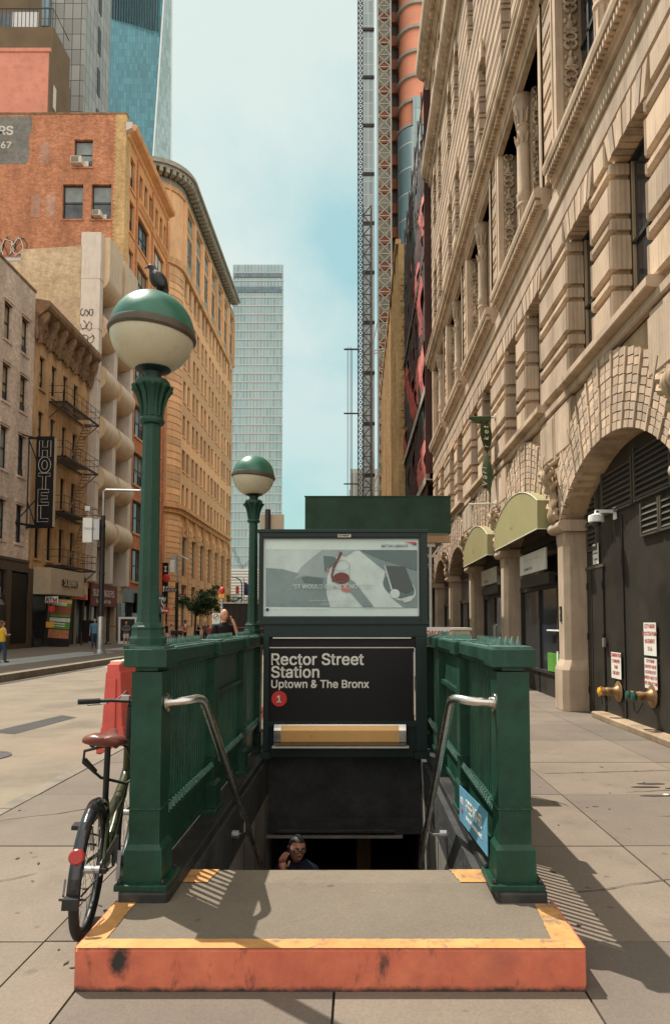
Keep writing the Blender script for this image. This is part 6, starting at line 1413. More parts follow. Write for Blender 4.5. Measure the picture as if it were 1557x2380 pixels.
# corner pole with street signs
t = thing('corner_sign_pole', 'thin dark pole with camera box, short arm and street name signs', 'pole', (-15.3, 58, .05)); c = (-15.3, 58)
m = MB(); m.tube([(c[0], c[1], .05), (c[0], c[1], 5)], .14, 8); m.build('pole', 'black', t); m = MB(); m.tube([(c[0], c[1], 5), (c[0], c[1], 7.3), (c[0] + .1, c[1], 7.35), (c[0] + .9, c[1], 6.95)], .07, 8); m.box(c[0] + .7, c[0] + 1.1, 57.9, 58.1, 6.85, 7.0); m.build('arm', 'galv', t)
m = MB(); m.box(-15.85, -15.45, 57.7, 57.9, 5.85, 6.9); m.build('equipment_box', 'white', t, bevel=.03); m = MB(); m.box(-15.75, -15.5, 57.75, 57.9, 7.0, 7.4); m.box(-15.5, -15.35, 57.8, 58, 6.0, 7.2); m.build('small_box', 'galv', t)
m = MB(); m.box(-16.3, -15.2, 57.7, 57.73, 4.2, 4.5); o = m.build('street_name_plate', 'black', t); MB().text('CARLISLE', .22, (-16.25, 57.69, 4.27), (1, 0, 0), (0, 0, 1), .004).build('lettering', 'white', o)
m = MB(); m.box(-15.1, -14.5, 57.7, 57.73, 3.75, 4.0); o = m.build('one_way_plate', 'black', t); MB().text('ONE WAY', .12, (-15.05, 57.69, 3.82), (1, 0, 0), (0, 0, 1), .004).build('lettering', 'white', o)
t = thing('parking_sign_pole', 'slim dark pole with small red and white parking plates', 'pole', (-15.6, 56, .05)); m = MB(); m.tube([(-15.6, 56, .05), (-15.6, 56, 3.9)], .07, 6); m.build('pole', 'black', t); m = MB(); m.box(-15.8, -15.4, 55.88, 55.92, 2.35, 2.85); o = m.build('plate', 'redsign', t); B(-15.75, -15.45, 55.86, 55.88, 2.5, 2.62).build('white_stripe', 'white', o)
# hoarding, red light, no smoking sign
t = thing('site_hoarding', 'dark brown site hoarding with an orange line in the road beyond', 'fence', (-7.9, 45, -.16)); m = MB(); m.box(-8.85, -5.2, 45, 45.1, -.16, 2.85); [m.box(x, x + .06, 44.94, 45, -.16, 2.8) for x in frange(-8.6, -5.4, 9)]; m.build('panel', 'hoard', t); m = MB(); m.box(-8.85, -5.2, 44.9, 45.2, 2.85, 2.93); m.build('cap_rail', 'offwhite', t); m = MB(); m.tube([(-8.7, 44.9, 1.3), (-5.3, 44.9, 1.2)], .02, 5); m.build('orange_tape', 'orange', t)
B(-8.85, -8.75, 45.1, 70, -.16, 2.85).build('side_panel', 'hoard', t)
t = thing('no_smoking_sign', 'square white no smoking sign with dark red warning globe on post above', 'sign', (-4.75, 24, -.16)); m = MB(); m.tube([(-4.75, 24, -.16), (-4.75, 24, 2.45)], .045, 8); m.build('post', 'galv', t)
m = MB(); m.box(-5.06, -4.80, 23.93, 23.96, 1.5, 1.93); o = m.build('sign_board', 'white', t); m = MB(); m.tube([(-4.93 + .095 * math.cos(a), 23.925, 1.80 + .095 * math.sin(a)) for a in frange(0, 2 * PI * 23 / 24, 24)], .009, 5, closed=True); m.beam((-4.995, 23.925, 1.735), (-4.865, 23.925, 1.865), .014); m.beam((-4.99, 23.92, 1.79), (-4.90, 23.92, 1.79), .018); m.tube([(-4.9, 23.92, 1.81), (-4.88, 23.92, 1.84), (-4.9, 23.92, 1.86)], .006, 4); m.build('prohibition_mark', 'black', o); MB().text('NO SMOKING', .034, (-5.04, 23.925, 1.64), (1, 0, 0), (0, 0, 1), .002).build('lettering', 'black', o); MB().text('IN THIS AREA', .03, (-5.035, 23.925, 1.57), (1, 0, 0), (0, 0, 1), .002).build('lettering', 'black', o)
m = MB(); m.ball((-4.75, 24, 2.72), (.10, .10, .13), 12); m.build('red_globe', 'redsign', t, smooth=60); m = MB(); m.box(-4.86, -4.64, 23.9, 24.1, 2.46, 2.6); m.build('yellow_case', 'capyellow', t); m = MB(); [m.box(-4.79, -4.71, 23.92, 24.08, z, z + .06) for z in (2.1, 2.25, 2.36)]; m.build('clamp', 'galv', t)
# far cobra street lamp, traffic signal and flag
t = thing('cobra_street_lamp', 'distant curved arm street lamp with traffic signal beside the ribbed hall', 'street lamp', (-16.9, 100, 0)); m = MB(); m.tube([(-16.9, 100, 0), (-16.9, 100, 7.4), (-17.2, 100, 7.9), (-18.0, 100, 8.3)], .09, 6); m.build('pole', 'black', t); m = MB(); m.ball((-18.1, 100, 8.25), (.4, .18, .12), 8); m.build('lamp_head', 'galv', t); m = MB(); m.box(-17.75, -17.3, 99.8, 100.1, 5.8, 6.9); o = m.build('signal_head', 'orange', t); MB().ball((-17.5, 99.75, 6.6), .13, 8).build('red_lens', 'redsign', o)
t = thing('street_flag', 'dark blue and tan flag on distant pole', 'flag', (-16.6, 101, 0)); MB().tube([(-16.75, 101, 0), (-16.75, 101, 8.2)], .06, 5).build('flag_pole', 'galv', t); m = MB(); m.quadstrip([(-16.7, 101, 7.6), (-16.2, 101.1, 7.3), (-15.6, 100.9, 6.7)], [(-16.7, 101, 5.7), (-16.2, 100.9, 5.6), (-15.6, 101.1, 5.2)]); m.build('cloth', 'print_navy', t)

# ---- traffic barriers
def barrier(lab, x, y, mt, h=1.2, w=.5, l=1.7):
    t = thing('traffic_barrier', lab, 'barrier', (x, y, -.16), 'water filled plastic barriers'); z = -.16
    prof = [(-w / 2, 0), (-w / 2, .12), (-w / 2 + .03, .16), (-w * .36, .34), (-w * .33, .36), (-w * .24, h - .12), (-w * .2, h - .1), (-w * .2, h), (w * .2, h), (w * .2, h - .1), (w * .24, h - .12), (w * .33, .36), (w * .36, .34), (w / 2 - .03, .16), (w / 2, .12), (w / 2, 0)]
    m = MB(); m.prism([(x + a, z + b_) for a, b_ in prof], 'y', y, y + l); m.build('shell', mt, t, bevel=.018)
    m = MB(); m.box(x - .05, x + .05, y - .03, y + .002, z + .3, z + h - .2); m.build('rib', mt, t, bevel=.012); m = MB(); [m.box(x - w * .19, x + w * .19, y + .1 + k * .45, y + .4 + k * .45, z + h, z + h + .035) for k in range(3)]; m.build('top_lug', 'whiteplastic', t, bevel=.01)
    return t
barrier('orange plastic traffic barrier with pale top behind the bicycle', -3.30, 9.3, 'orange', 1.2, .42)
barrier('cream plastic traffic barrier just behind the orange one', -3.1, 11.2, 'whiteplastic', 1.28, .5)
t = barrier('orange and white barrier seen through the gap beside the sign frame', -1.42, 11.6, 'orange', 1.15, .5, 1.2)
# ---- shop boards on the left pavement
def board(lab, x, y, w_, h_, tilt, mt, frame='black'):
    t = thing('menu_board', lab, 'sign', (x, y, .055)); q = Matrix.Rotation(R(tilt), 3, 'Y'); o = Vector((x, y, .055)); m = MB()
    f = lambda a, b_, c: tuple(o + q @ Vector((a, b_, c)))
    m._add([f(*p) for p in ((-w_ / 2, 0, 0), (w_ / 2, 0, 0), (w_ / 2, .06, 0), (-w_ / 2, .06, 0), (-w_ / 2, 0, h_), (w_ / 2, 0, h_), (w_ / 2, .06, h_), (-w_ / 2, .06, h_))], [(0, 3, 2, 1), (4, 5, 6, 7), (0, 1, 5, 4), (1, 2, 6, 5), (2, 3, 7, 6), (3, 0, 4, 7)]); m.build('frame', frame, t)
    return t, f
t, f = board('tall green food menu board leaning by the sandwich shop', -19.05, 43.6, 1.45, 3.1, 4, 'leafgreen')
for nm, mt, z0, z1 in (('green_panel', 'leafgreen', 1.9, 3.05), ('white_panel', 'offwhite', 1.6, 1.85), ('green_panel', 'leafgreen', 1.15, 1.58), ('food_picture', 'orangebrick', .55, 1.1), ('food_picture', 'rust', 2.05, 2.6), ('food_picture', 'orangestucco', 2.8, 3.0)):
    y_ = -.012 if 'food' in nm else -.006; MB().poly([f(-.66, y_, z0), f(.66, y_, z0), f(.66, y_, z1), f(-.66, y_, z1)]).build(nm, mt, t, recalc=False)
m = MB(); [m.poly([f(-.55, -.015, z), f(.35, -.015, z), f(.35, -.015, z + .06), f(-.55, -.015, z + .06)]) for z in (2.65, 2.75, 1.68, 1.45, 1.3)]; m.build('text_line', 'white', t, recalc=False)
t = thing('cash_machine_sign', 'white and maroon ATM sign in the doorway of the sandwich shop', 'sign', (-19, 42.6, 3.0)); a = atY(106, 1386, 42.6); c = atY(135, 1402, 42.6); m = MB(); m.box(a.x, c.x, 42.6, 42.66, c.z, a.z); o = m.build('panel', 'white', t); MB().text('ATM', .33, ((a.x + c.x) / 2, 42.59, c.z + .1), (1, 0, 0), (0, 0, 1), .01, 'CENTER', .014, 1.05).build('lettering', 'maroon', o); B(a.x + .03, c.x - .03, 42.59, 42.6, c.z + .02, c.z + .07).build('red_line', 'redsign', o)
m = MB(); m.lathe([(.2, 0), (.2, .03)], (a.x + .45, 42.58, c.z - .35), 16, Matrix.Rotation(PI / 2, 3, 'X')); m.build('round_sticker', 'redsign', o); B(a.x + .1, a.x + .6, 42.58, 42.6, c.z - 1.5, c.z - 1.15).build('window_sticker', 'capyellow', o)
t = thing('chalkboard', 'black chalkboard easel on the pavement beside the blue shirted man', 'sign', (-17.6, 45.5, .055)); m = MB(); m.box(-18.3, -17.1, 45.5, 45.56, .35, 1.75); m.build('board', 'blacksign', t); m = MB(); [m.beam((x, 45.45, .055), (x, 45.6, 1.8), .06) for x in (-18.28, -17.12)]; m.build('easel_leg', 'shopwood', t)
t = thing('poster_stand', 'white framed poster stand beside the woman in white shorts', 'sign', (-16.2, 48.5, .055)); m = MB(); m.box(-16.9, -15.6, 48.5, 48.56, .1, 2.0); m.build('frame', 'white', t); B(-16.75, -15.75, 48.48, 48.5, .3, 1.85).build('poster', 'shopdark', t)
t = thing('rope_stanchion', 'black rope barrier post on the pavement by the restaurant', 'stanchion', (-17.9, 49, .055)); m = MB(); m.lathe([(.35, .055), (.35, .1), (.06, .12), (.05, 1.5), (.08, 1.55)], (-17.9, 49, 0), 12); m.build('post', 'black', t); m = MB(); m.tube([(-17.9, 49, 1.4), (-16.9, 49, 1.25), (-16, 49, 1.35)], .03, 5); m.build('rope', 'maroon', t)

# ---- trees
M['bark'] = mat('tree_bark', (.07, .05, .035), .9, 0, .3, 8)
M['leaf'] = mat('dark_green_leaves', (.035, .085, .03), .6, 0, .5, 1.5, bst=0, island=.4, spec=.3)
def tree(lab, x, y, z0, zc, rx, rz_, n, seed, mt='leaf'):
    rd = random.Random(seed); t = thing('street_tree', lab, 'tree', (x, y, z0)); V = Vector; m = MB(); tips = []
    top = V((x + .1, y, zc - rz_ * .5)); m.tube([(x, y, z0), (x + .05, y, (z0 + zc) / 2 - .3), tuple(top)], [.13, .10, .08], 7)
    for k in range(11):
        a = rd.uniform(0, 2 * PI); s = top.lerp(V((x, y, z0)), rd.uniform(0, .25)); e = V((x + rx * .8 * math.cos(a), y + rx * .8 * math.sin(a), zc + rz_ * rd.uniform(-.6, .7))); md = s.lerp(e, .5) + V((0, 0, .25)); m.tube([s, md, e], [.05, .03, .012], 5); tips += [s.lerp(md, .8), md, md.lerp(e, .5), e, e + V((rd.gauss(0, .3), rd.gauss(0, .3), rd.gauss(0, .2)))]
    m.build('trunk', 'bark', t)
    cl = [(rd.choice(tips) + V((rd.gauss(0, rx * .16), rd.gauss(0, rx * .16), rd.gauss(0, rz_ * .18))), rd.uniform(.25, .6)) for _ in range(46)]
    m = MB()
    for _ in range(n):
        c, r_ = rd.choice(cl); p = c + V((rd.gauss(0, r_ * .55), rd.gauss(0, r_ * .55), rd.gauss(0, r_ * .4))); u = V((rd.gauss(0, 1), rd.gauss(0, 1), rd.gauss(0, .6))).normalized(); w_ = u.orthogonal().normalized(); w_ = (Matrix.Rotation(rd.uniform(0, 6), 3, u) @ w_); l = rd.uniform(.07, .14)
        m._add([p - u * l, p + w_ * l * .45, p + u * l, p - w_ * l * .45], [(0, 1, 2, 3)])
    m.build('crown', mt, t, recalc=False); return t
tree('dark leafy street tree in front of the buff corner building', -14.7, 62, -.1, 3.6, 2.1, 1.7, 5200, 4)
tree('lighter distant tree beyond the site hoarding', -18.6, 106, -.1, 4.7, 2.0, 2.0, 1500, 6)
tree('small far tree by the traffic signal', -16.2, 108, -.1, 4.0, 1.6, 1.5, 1000, 9)

# ---- pigeon
M['pigeon'] = mat('dark_plumage', (.007, .007, .008), .6, 0, .4, 20); M['pigeonwing'] = mat('wing_plumage', (.02, .021, .019), .6, 0, .4, 30)
px, py, pz = -1.128, 3.72, 3.440
t = thing('pigeon', 'dark pigeon perched on the near globe lamp looking left', 'bird', (px, py, pz))
m = MB(); m.tube([(px + a, py, pz + .012 + c) for a, c in ((.078, .012), (.066, .028), (.046, .055), (.024, .085), (.006, .112), (-.010, .136), (-.020, .158), (-.026, .176), (-.036, .192), (-.05, .197), (-.06, .194), (-.066, .19))], [.012, .034, .052, .060, .058, .046, .033, .026, .025, .021, .014, .004], 18); m.build('body', 'pigeon', t, smooth=180)
m = MB(); m.prism([(px + .05, pz + .075), (px + .085, pz + .04), (px + .105, pz - .03), (px + .088, pz - .04), (px + .06, pz + .01)], 'y', py - .02, py + .02); m.build('tail', 'pigeon', t, bevel=.004)
for s in (-1, 1): m = MB(); m.ball((px + .038, py + s * .048, pz + .085), (.032, .014, .066), 14, Matrix.Rotation(R(-38), 3, 'Y')); m.build('wing', 'pigeonwing', t, smooth=180)
m = MB(); m.lathe([(.008, 0), (.005, .012), (0, .022)], (px - .07, py, pz + .203), 8, Matrix.Rotation(-PI / 2 - .25, 3, 'Y'), capt=False); m.build('beak', 'black', t)
m = MB(); [m.tube([(px + .01, py + s * .02, pz + .05), (px + .005, py + s * .02, pz + .004), (px - .02, py + s * .022, pz)], .005, 5) for s in (-1, 1)]; m.build('foot', 'redtext', t)
m = MB(); [m.ball((px - .044, py + s * .021, pz + .21), .005, 6) for s in (-1, 1)]; m.build('eye', 'orange', t)

t.scale = (.74, .74, .74)

# ---- bicycle
A0 = Vector((-1.398, 3.60, 0)); A1 = Vector((-1.566, 4.665, 0)); wb = (A1 - A0).length; yaw = math.atan2(-(A1 - A0).x, (A1 - A0).y)
t = thing('bicycle', 'dark olive bicycle with brown saddle leaning by the left railing post', 'bicycle', A0); t.rotation_euler = (0, R(3.6), yaw)
WR = .33; M['bikeframe'] = mat('olive_bike_paint', (.045, .05, .018), .3, .2, .2, 5); M['saddle'] = mat('brown_saddle', (.13, .03, .018), .38, 0, .2, 12); M['reflector'] = mat('red_reflector', (.38, .018, .014), .3, 0, .05); M['fender'] = mat('black_fender', (.012, .012, .014), .18, 0, .2, spec=.7)
def bb(mm, name, mt, par=t, **k): return mm.build(name, mt, par, local=True, **k)
def wheel(y, name):
    w_ = bpy.data.objects.new(name, None); COL.objects.link(w_); w_.parent = t; w_.location = (0, y, WR)
    circ = lambda r, n=40: [(0, r * math.cos(2 * PI * k / n), r * math.sin(2 * PI * k / n)) for k in range(n)]
    bb(MB().tube(circ(WR - .024), .024, 10, closed=True), 'tyre', 'rubber', w_, smooth=80); bb(MB().tube(circ(WR - .055), .011, 6, closed=True), 'rim', 'galvdark', w_, smooth=80)
    m = MB()
    for k in range(18): a = 2 * PI * k / 18; s = .025 * (1 if k % 2 else -1); m.tube([(s, .02 * math.cos(a + 1), .02 * math.sin(a + 1)), (0, (WR - .06) * math.cos(a), (WR - .06) * math.sin(a))], .0015, 3)
    bb(m, 'spokes', 'galvdark', w_); bb(MB().tube([(-.05, 0, 0), (.05, 0, 0)], .02, 10), 'hub', 'galv', w_)
wheel(0, 'rear_wheel'); wheel(wb, 'front_wheel')
BBp = (0, .43, .29); ST = (0, .27, .62); HT = (0, wb - .20, .86); HB = (0, wb - .14, .62)
m = MB(); m.tube([HB, (0, .66, .52), (0, .36, .50), (0, .30, .52)], [.026, .03, .03, .026], 12); m.tube([BBp, ST], .02, 10); m.tube([BBp, (0, .62, .38), HB], .026, 12); m.tube([HT, HB], .024, 10)
for s in (-1, 1): m.tube([(s * .02, .40, .29), (s * .06, .2, .30), (s * .065, 0, WR)], .011, 8); m.tube([(s * .015, .29, .56), (s * .05, .12, .5), (s * .065, 0, WR)], .010, 8)
bb(m, 'frame', 'bikeframe', smooth=60)
m = MB(); m.tube([HB, (0, wb - .12, .56)], .02, 8)
for s in (-1, 1): m.tube([(s * .02, wb - .125, .60), (s * .055, wb - .09, .5), (s * .06, wb, WR)], [.014, .014, .010], 8)
bb(m, 'fork', 'bikeframe', smooth=60)
bb(MB().tube([ST, (0, .2, .97)], .0165, 10), 'seat_post', 'black')
m = MB(); rows = []
for y_, hw, zt_, th in ((.045, .02, .992, .012), (.055, .075, 1.0, .03), (.075, .108, 1.008, .042), (.11, .12, 1.012, .05), (.15, .112, 1.008, .05), (.19, .085, 1.0, .042), (.24, .05, .996, .034), (.30, .033, .998, .03), (.345, .024, 1.0, .024), (.365, .01, .996, .012)):
    rows.append([(hw * math.cos(a) * (1 if abs(math.cos(a)) < .95 else .99), y_, zt_ - th + th * (math.sin(a) if math.sin(a) > 0 else .55 * math.sin(a)) - .010 * math.exp(-(math.cos(a) / .25) ** 2) * (math.sin(a) > 0) * (hw > .05)) for a in frange(0, 2 * PI * 23 / 24, 24)])
n_ = 24; m._add([p for r_ in rows for p in r_], [(i * n_ + k, i * n_ + (k + 1) % n_, (i + 1) * n_ + (k + 1) % n_, (i + 1) * n_ + k) for i in range(len(rows) - 1) for k in range(n_)] + [tuple(range(n_))[::-1], tuple((len(rows) - 1) * n_ + k for k in range(n_))]); bb(m, 'saddle', 'saddle', smooth=60)
m = MB(); [m.tube([(s * .05, .12, .95), (s * .02, .22, .93), (s * .02, .3, .96)], .005, 5) for s in (-1, 1)]; [m.tube([(s * .06, .1 + .02 * k, .945) for k in range(2)], .016, 8) for s in (-1, 1)]; bb(m, 'saddle_rails', 'black')
m = MB(); m.tube([HT, (0, wb - .22, 1.06)], .018, 8); m.tube([(0, wb - .22, 1.06), (0, wb - .17, 1.08)], .016, 8); hb_ = bb(m, 'stem', 'black')
m = MB(); m.tube([(-.31, wb - .26, 1.08), (-.12, wb - .19, 1.09), (.12, wb - .19, 1.09), (.31, wb - .26, 1.08)], .012, 8); hbar = bb(m, 'handlebar', 'black', smooth=60)
for s in (-1, 1):
    bb(MB().tube([(s * .315, wb - .262, 1.08), (s * .19, wb - .215, 1.087)], .018, 10), 'grip', 'rubber', hbar); bb(MB().tube([(s * .15, wb - .19, 1.07), (s * .19, wb - .16, 1.06), (s * .27, wb - .2, 1.055)], .006, 6), 'brake_lever', 'steel', hbar)
bb(MB().box(-.06, -.01, wb - .24, wb - .19, 1.10, 1.13), 'bell_mount', 'galv', hbar)
m = MB(); m.tube([(-.1, wb - .18, 1.09), (-.06, wb - .06, 1.14), (.02, wb - .02, 1.02), (0, wb - .1, .8)], .004, 5); m.tube([(.1, wb - .18, 1.09), (.03, wb - .05, 1.17), (-.03, wb - .02, 1.0), (0, wb - .12, .75)], .004, 5); m.tube([(0, .6, .56), (.02, .4, .55), (.02, .15, .52), (.02, .02, .68)], .004, 5); bb(m, 'cable', 'black')
def fender(cy, a0, a1, name):
    m = MB(); r = WR + .022; A = frange(a0, a1, 22); prof = [(-.032, -.02), (-.026, -.004), (0, .006), (.026, -.004), (.032, -.02)]
    rows = [[(x, cy + (r + d) * math.cos(a), WR + (r + d) * math.sin(a)) for x, d in prof] for a in A]; [m.quadstrip(p, q) for p, q in zip(rows, rows[1:])]
    return bb(m, name, 'fender', smooth=60, recalc=False)
rf = fender(0, R(35), R(190), 'rear_fender'); fender(wb, R(20), R(150), 'front_fender')
m = MB(); m.lathe([(.036, 0), (.036, .012), (.03, .018)], (0, -WR * .88 - .035, WR + .17), 20, Matrix.Rotation(PI / 2 - .3, 3, 'X')); bb(m, 'red_reflector', 'reflector')
m = MB(); m.box(-.035, .035, -WR - .06, -WR - .02, WR - .05, WR + .0); m.tube([(-.06, -WR - .01, WR - .02), (.06, -WR - .01, WR - .02)], .006, 6); m.tube([(-.07, -.2, WR + .02), (-.04, -WR - .02, WR)], .005, 5); m.tube([(.07, -.2, WR + .02), (.04, -WR - .02, WR)], .005, 5); bb(m, 'fender_bracket', 'black', rf)
for s in (-1, 1): m = MB(); m.box(s * .075 - .012, s * .075 + .012, -.03, .015, WR - .012, WR + .012); m.tube([(s * .05, 0, WR), (s * .095, 0, WR)], .009, 8); bb(m, 'axle_nut', 'black')
m = MB(); m.lathe([(.085, -.004), (.085, .004)], (.05, BBp[1], BBp[2]), 28, Matrix.Rotation(PI / 2, 3, 'Y')); cr = bb(m, 'chainring', 'black')
m = MB(); m.tube([(.052, BBp[1], BBp[2] + .085), (.052, 0, WR + .03)], .005, 4); m.tube([(.052, BBp[1], BBp[2] - .085), (.052, 0, WR - .03)], .005, 4); bb(m, 'chain', 'lattice')
m = MB(); m.box(.058, .066, .0, BBp[1], WR + .0, WR + .05); bb(m, 'chain_guard', 'black', bevel=.004)
for s, dz in ((1, -.15), (-1, .15)):
    o_ = bb(MB().beam((s * .075, BBp[1], BBp[2]), (s * .085, BBp[1] - .06, BBp[2] + dz), .02), 'crank', 'galv'); m = MB(); m.box(s * .09, s * .18, BBp[1] - .1, BBp[1] - .02, BBp[2] + dz - .012, BBp[2] + dz + .012); bb(m, 'pedal', 'black', o_)
m = MB(); m.tube([(.0, .18, .93), (-.11, .16, .90), (-.12, .2, .83), (-.03, .25, .74), (.10, .3, .70), (.15, .34, .74), (.09, .3, .90), (.03, .25, .95)], .0085, 8); bb(m, 'cable_lock', 'black', smooth=80); bb(MB().tube([(-.115, .19, .85), (-.06, .235, .775)], .014, 8), 'lock_barrel', 'black')
m = MB(); m.tube([(-.02, .33, .40), (-.12, .28, .44), (-.11, .26, .38), (-.03, .3, .36)], .006, 5); bb(m, 'loose_cable', 'black')
m = MB(); m.tube([(-.06, .2, .3), (-.1, .12, .02)], .007, 6); bb(m, 'kick_stand', 'steel')

# ================================================================ PEOPLE
M['skinlight'] = mat('light_skin', (.52, .27, .17), .55, 0, .08, 12); M['skintan'] = mat('brown_skin', (.30, .135, .075), .5, 0, .08, 12)
M['hairdark'] = mat('dark_hair', (.012, .009, .007), .6, 0, .3, 40); M['hairbrown'] = mat('brown_hair', (.10, .045, .02), .6, 0, .3, 40)
def headmesh():
    m = MB(); n, hN = 28, 24; vs = []; fs = []
    for i in range(hN + 1):
        a = PI * i / hN; z = math.cos(a)
        for k in range(n):
            b_ = 2 * PI * k / n; x = math.sin(a) * math.cos(b_); y = math.sin(a) * math.sin(b_)
            wx = .076 * (1 - .26 * max(0, -z) ** 1.3); wy = .094 * (1 - .12 * max(0, -z)); wz = .122
            yy = y * wy; zz = z * wz
            if y < 0 and z < -.2: yy -= .012 * (-z) * (-y)          # chin forward
            f = max(0, -y)
            nose = math.exp(-(x / .16) ** 2) * math.exp(-((z + .16) / .17) ** 2); yy -= .020 * nose * f
            brow = math.exp(-((z - .17) / .09) ** 2) * math.exp(-(x / .6) ** 2); yy -= .006 * brow * f
            eye = math.exp(-((z - .04) / .09) ** 2) * math.exp(-((abs(x) - .36) / .17) ** 2); yy += .010 * eye * f
            lip = math.exp(-((z + .46) / .07) ** 2) * math.exp(-(x / .3) ** 2); yy -= .008 * lip * f
            chk = math.exp(-((z + .2) / .2) ** 2) * math.exp(-((abs(x) - .55) / .2) ** 2); yy -= .005 * chk * f
            vs.append((x * wx, yy, zz))
    for i in range(hN): fs += [(i * n + k, i * n + (k + 1) % n, (i + 1) * n + (k + 1) % n, (i + 1) * n + k) for k in range(n)]
    m._add(vs, fs); return m
def cloth(name, c): M[name] = mat(name, c, .85, 0, .15, 6, 60, .2, .2); return name
for n_, c_ in (('blue_cotton', (.10, .23, .33)), ('denim', (.035, .06, .10)), ('black_cotton', (.012, .012, .013)), ('white_cotton', (.6, .58, .54)), ('yellow_cotton', (.62, .38, .03)), ('grey_cotton', (.10, .105, .11)), ('orange_vest', (.8, .14, .08)), ('red_cotton', (.55, .06, .05)), ('beige_cotton', (.5, .4, .3)), ('blue_helmet', (.03, .05, .2)), ('dark_navy', (.012, .015, .03))): cloth(n_, c_)
ARM = {'down': [(.245, .03, 1.13), (.265, -.05, .89), (.27, -.09, .80)], 'swing': [(.25, .10, 1.14), (.26, .08, .90), (.265, .06, .81)], 'fore': [(.24, -.05, 1.14), (.24, -.19, .93), (.235, -.25, .87)],
       'phone': [(.27, -.10, 1.17), (.15, -.15, 1.46), (.115, -.11, 1.56)], 'front': [(.25, -.02, 1.15), (.10, -.25, 1.14), (.04, -.31, 1.17)], 'hip': [(.33, .05, 1.15), (.22, -.05, 1.0), (.17, -.1, .98)]}
def person(lab, loc, rz, h=1.75, shirt='black_cotton', legs='denim', hair='hairdark', skn='skinlight', arms=('down', 'down'), stride=.0, short=False, sleeve=True, long_hair=False, bald=False, vest=None, helmet=None, shoes='black_cotton', bag=None, skirt=False, name_extra=None, woman=False):
    t = thing('person', lab, 'person', loc); s = h / 1.75; t.rotation_euler = (0, 0, rz); t.scale = (s, s, s)
    sw = .175 if woman else .195
    V_ = [(0, 0, .95), (0, .005, 1.12), (0, .0, 1.32), (0, .01, 1.46), (0, -.01, 1.56)]; E_ = [(i, i + 1) for i in range(4)]; Rr = [(.125, .085), (.115, .085), (.13, .085), (.055, .055), (.05, .055)]
    arm_v = []; leg_v = []
    for sx, a in zip((-1, 1), arms):
        P = ARM[a]; k = len(V_); V_.append((sx * sw, .0, 1.41)); V_ += [(sx * p[0], p[1], p[2]) for p in P]; E_ += [(2, k), (k, k + 1), (k + 1, k + 2), (k + 2, k + 3)]; Rr += [.058, .043, .03, (.026, .038)]; arm_v.append([V_[k], V_[k + 1], V_[k + 2], V_[k + 3]])
    for sx, d in zip((-1, 1), (1, -1)):
        k = len(V_); st = stride * d; V_ += [(sx * .095, 0, .88), (sx * .10, -st * .5 - .02, .49), (sx * .10, -st + (.06 if st < 0 else .03), .09), (sx * .105, -st - .12, .03)]; E_ += [(0, k), (k, k + 1), (k + 1, k + 2), (k + 2, k + 3)]; Rr += [.095, .062, .042, .04]; leg_v.append(V_[k:k + 4])
    m = MB(); m.mesh(skin(V_, E_, Rr, 1))
    for P in arm_v:    # fingers
        d = (Vector(P[3]) - Vector(P[2])).normalized(); u = d.orthogonal().normalized(); hp = Vector(P[3])
        for k in range(4): b0 = hp + u * (.012 * (k - 1.5) * 1.5); m.tube([b0, b0 + d * .045 + Vector((0, -.008, 0)), b0 + d * (.07 - .006 * abs(k - 1.5)) + Vector((0, -.02, -.005))], [.0095, .009, .007], 5)
        b0 = hp - u * .03 - d * .03; m.tube([b0, b0 - u * .02 + d * .04], [.011, .008], 5)
    hd = headmesh(); m._add([(p[0], p[1] - .012, p[2] + 1.632) for p in hd.v], hd.f)
    for sx in (-1, 1): m.ball((sx * .077, .0, 1.625), (.012, .02, .03), 8)
    bd = m.build('body', skn, t, local=True, smooth=180)
    m = MB(); [m.ball((sx * .03, -.097, 1.638), (.011, .006, .006), 6) for sx in (-1, 1)]; [m.ball((sx * .032, -.1, 1.66), (.018, .006, .004), 6) for sx in (-1, 1)]; m.ball((0, -.113, 1.575), (.022, .006, .005), 6); m.build('face_feature', 'hairdark', bd, local=True)
    # shirt
    m = MB(); D = Matrix.Diagonal((1, .74, 1)); m.lathe([(.165, .855), (.185, .87), (.186, .96), (.172, 1.1), (.188, 1.25), (.2, 1.35), (.175, 1.425), (.10, 1.47), (.075, 1.495)], (0, .005, 0), 20, D, capt=False)
    if sleeve:
        for P in arm_v:
            sh = Vector(P[0]); el = Vector(P[1]); pts = [Vector((sh.x * .55, 0, 1.395)), sh + Vector((0, 0, -.01)), sh.lerp(el, .35), sh.lerp(el, .75)]; rr = [.07, .076, .073, .07]
            if sleeve == 'long': pts += [el, Vector(P[2])]; rr[3] = .062; rr += [.056, .045]
            m.tube(pts, rr, 12)
    sh_ = m.build('shirt', shirt, t, local=True, smooth=60)
    if vest: m = MB(); m.lathe([(.195, .95), (.196, 1.0), (.185, 1.1), (.198, 1.25), (.21, 1.35), (.19, 1.43), (.12, 1.475)], (0, .005, 0), 20, D, capt=False, capb=False); o = m.build('safety_vest', vest, t, local=True, smooth=180); MB().lathe([(.193, 1.1), (.196, 1.15)], (0, .005, 0), 20, D, capb=False, capt=False).build('reflective_band', 'white', o, local=True)
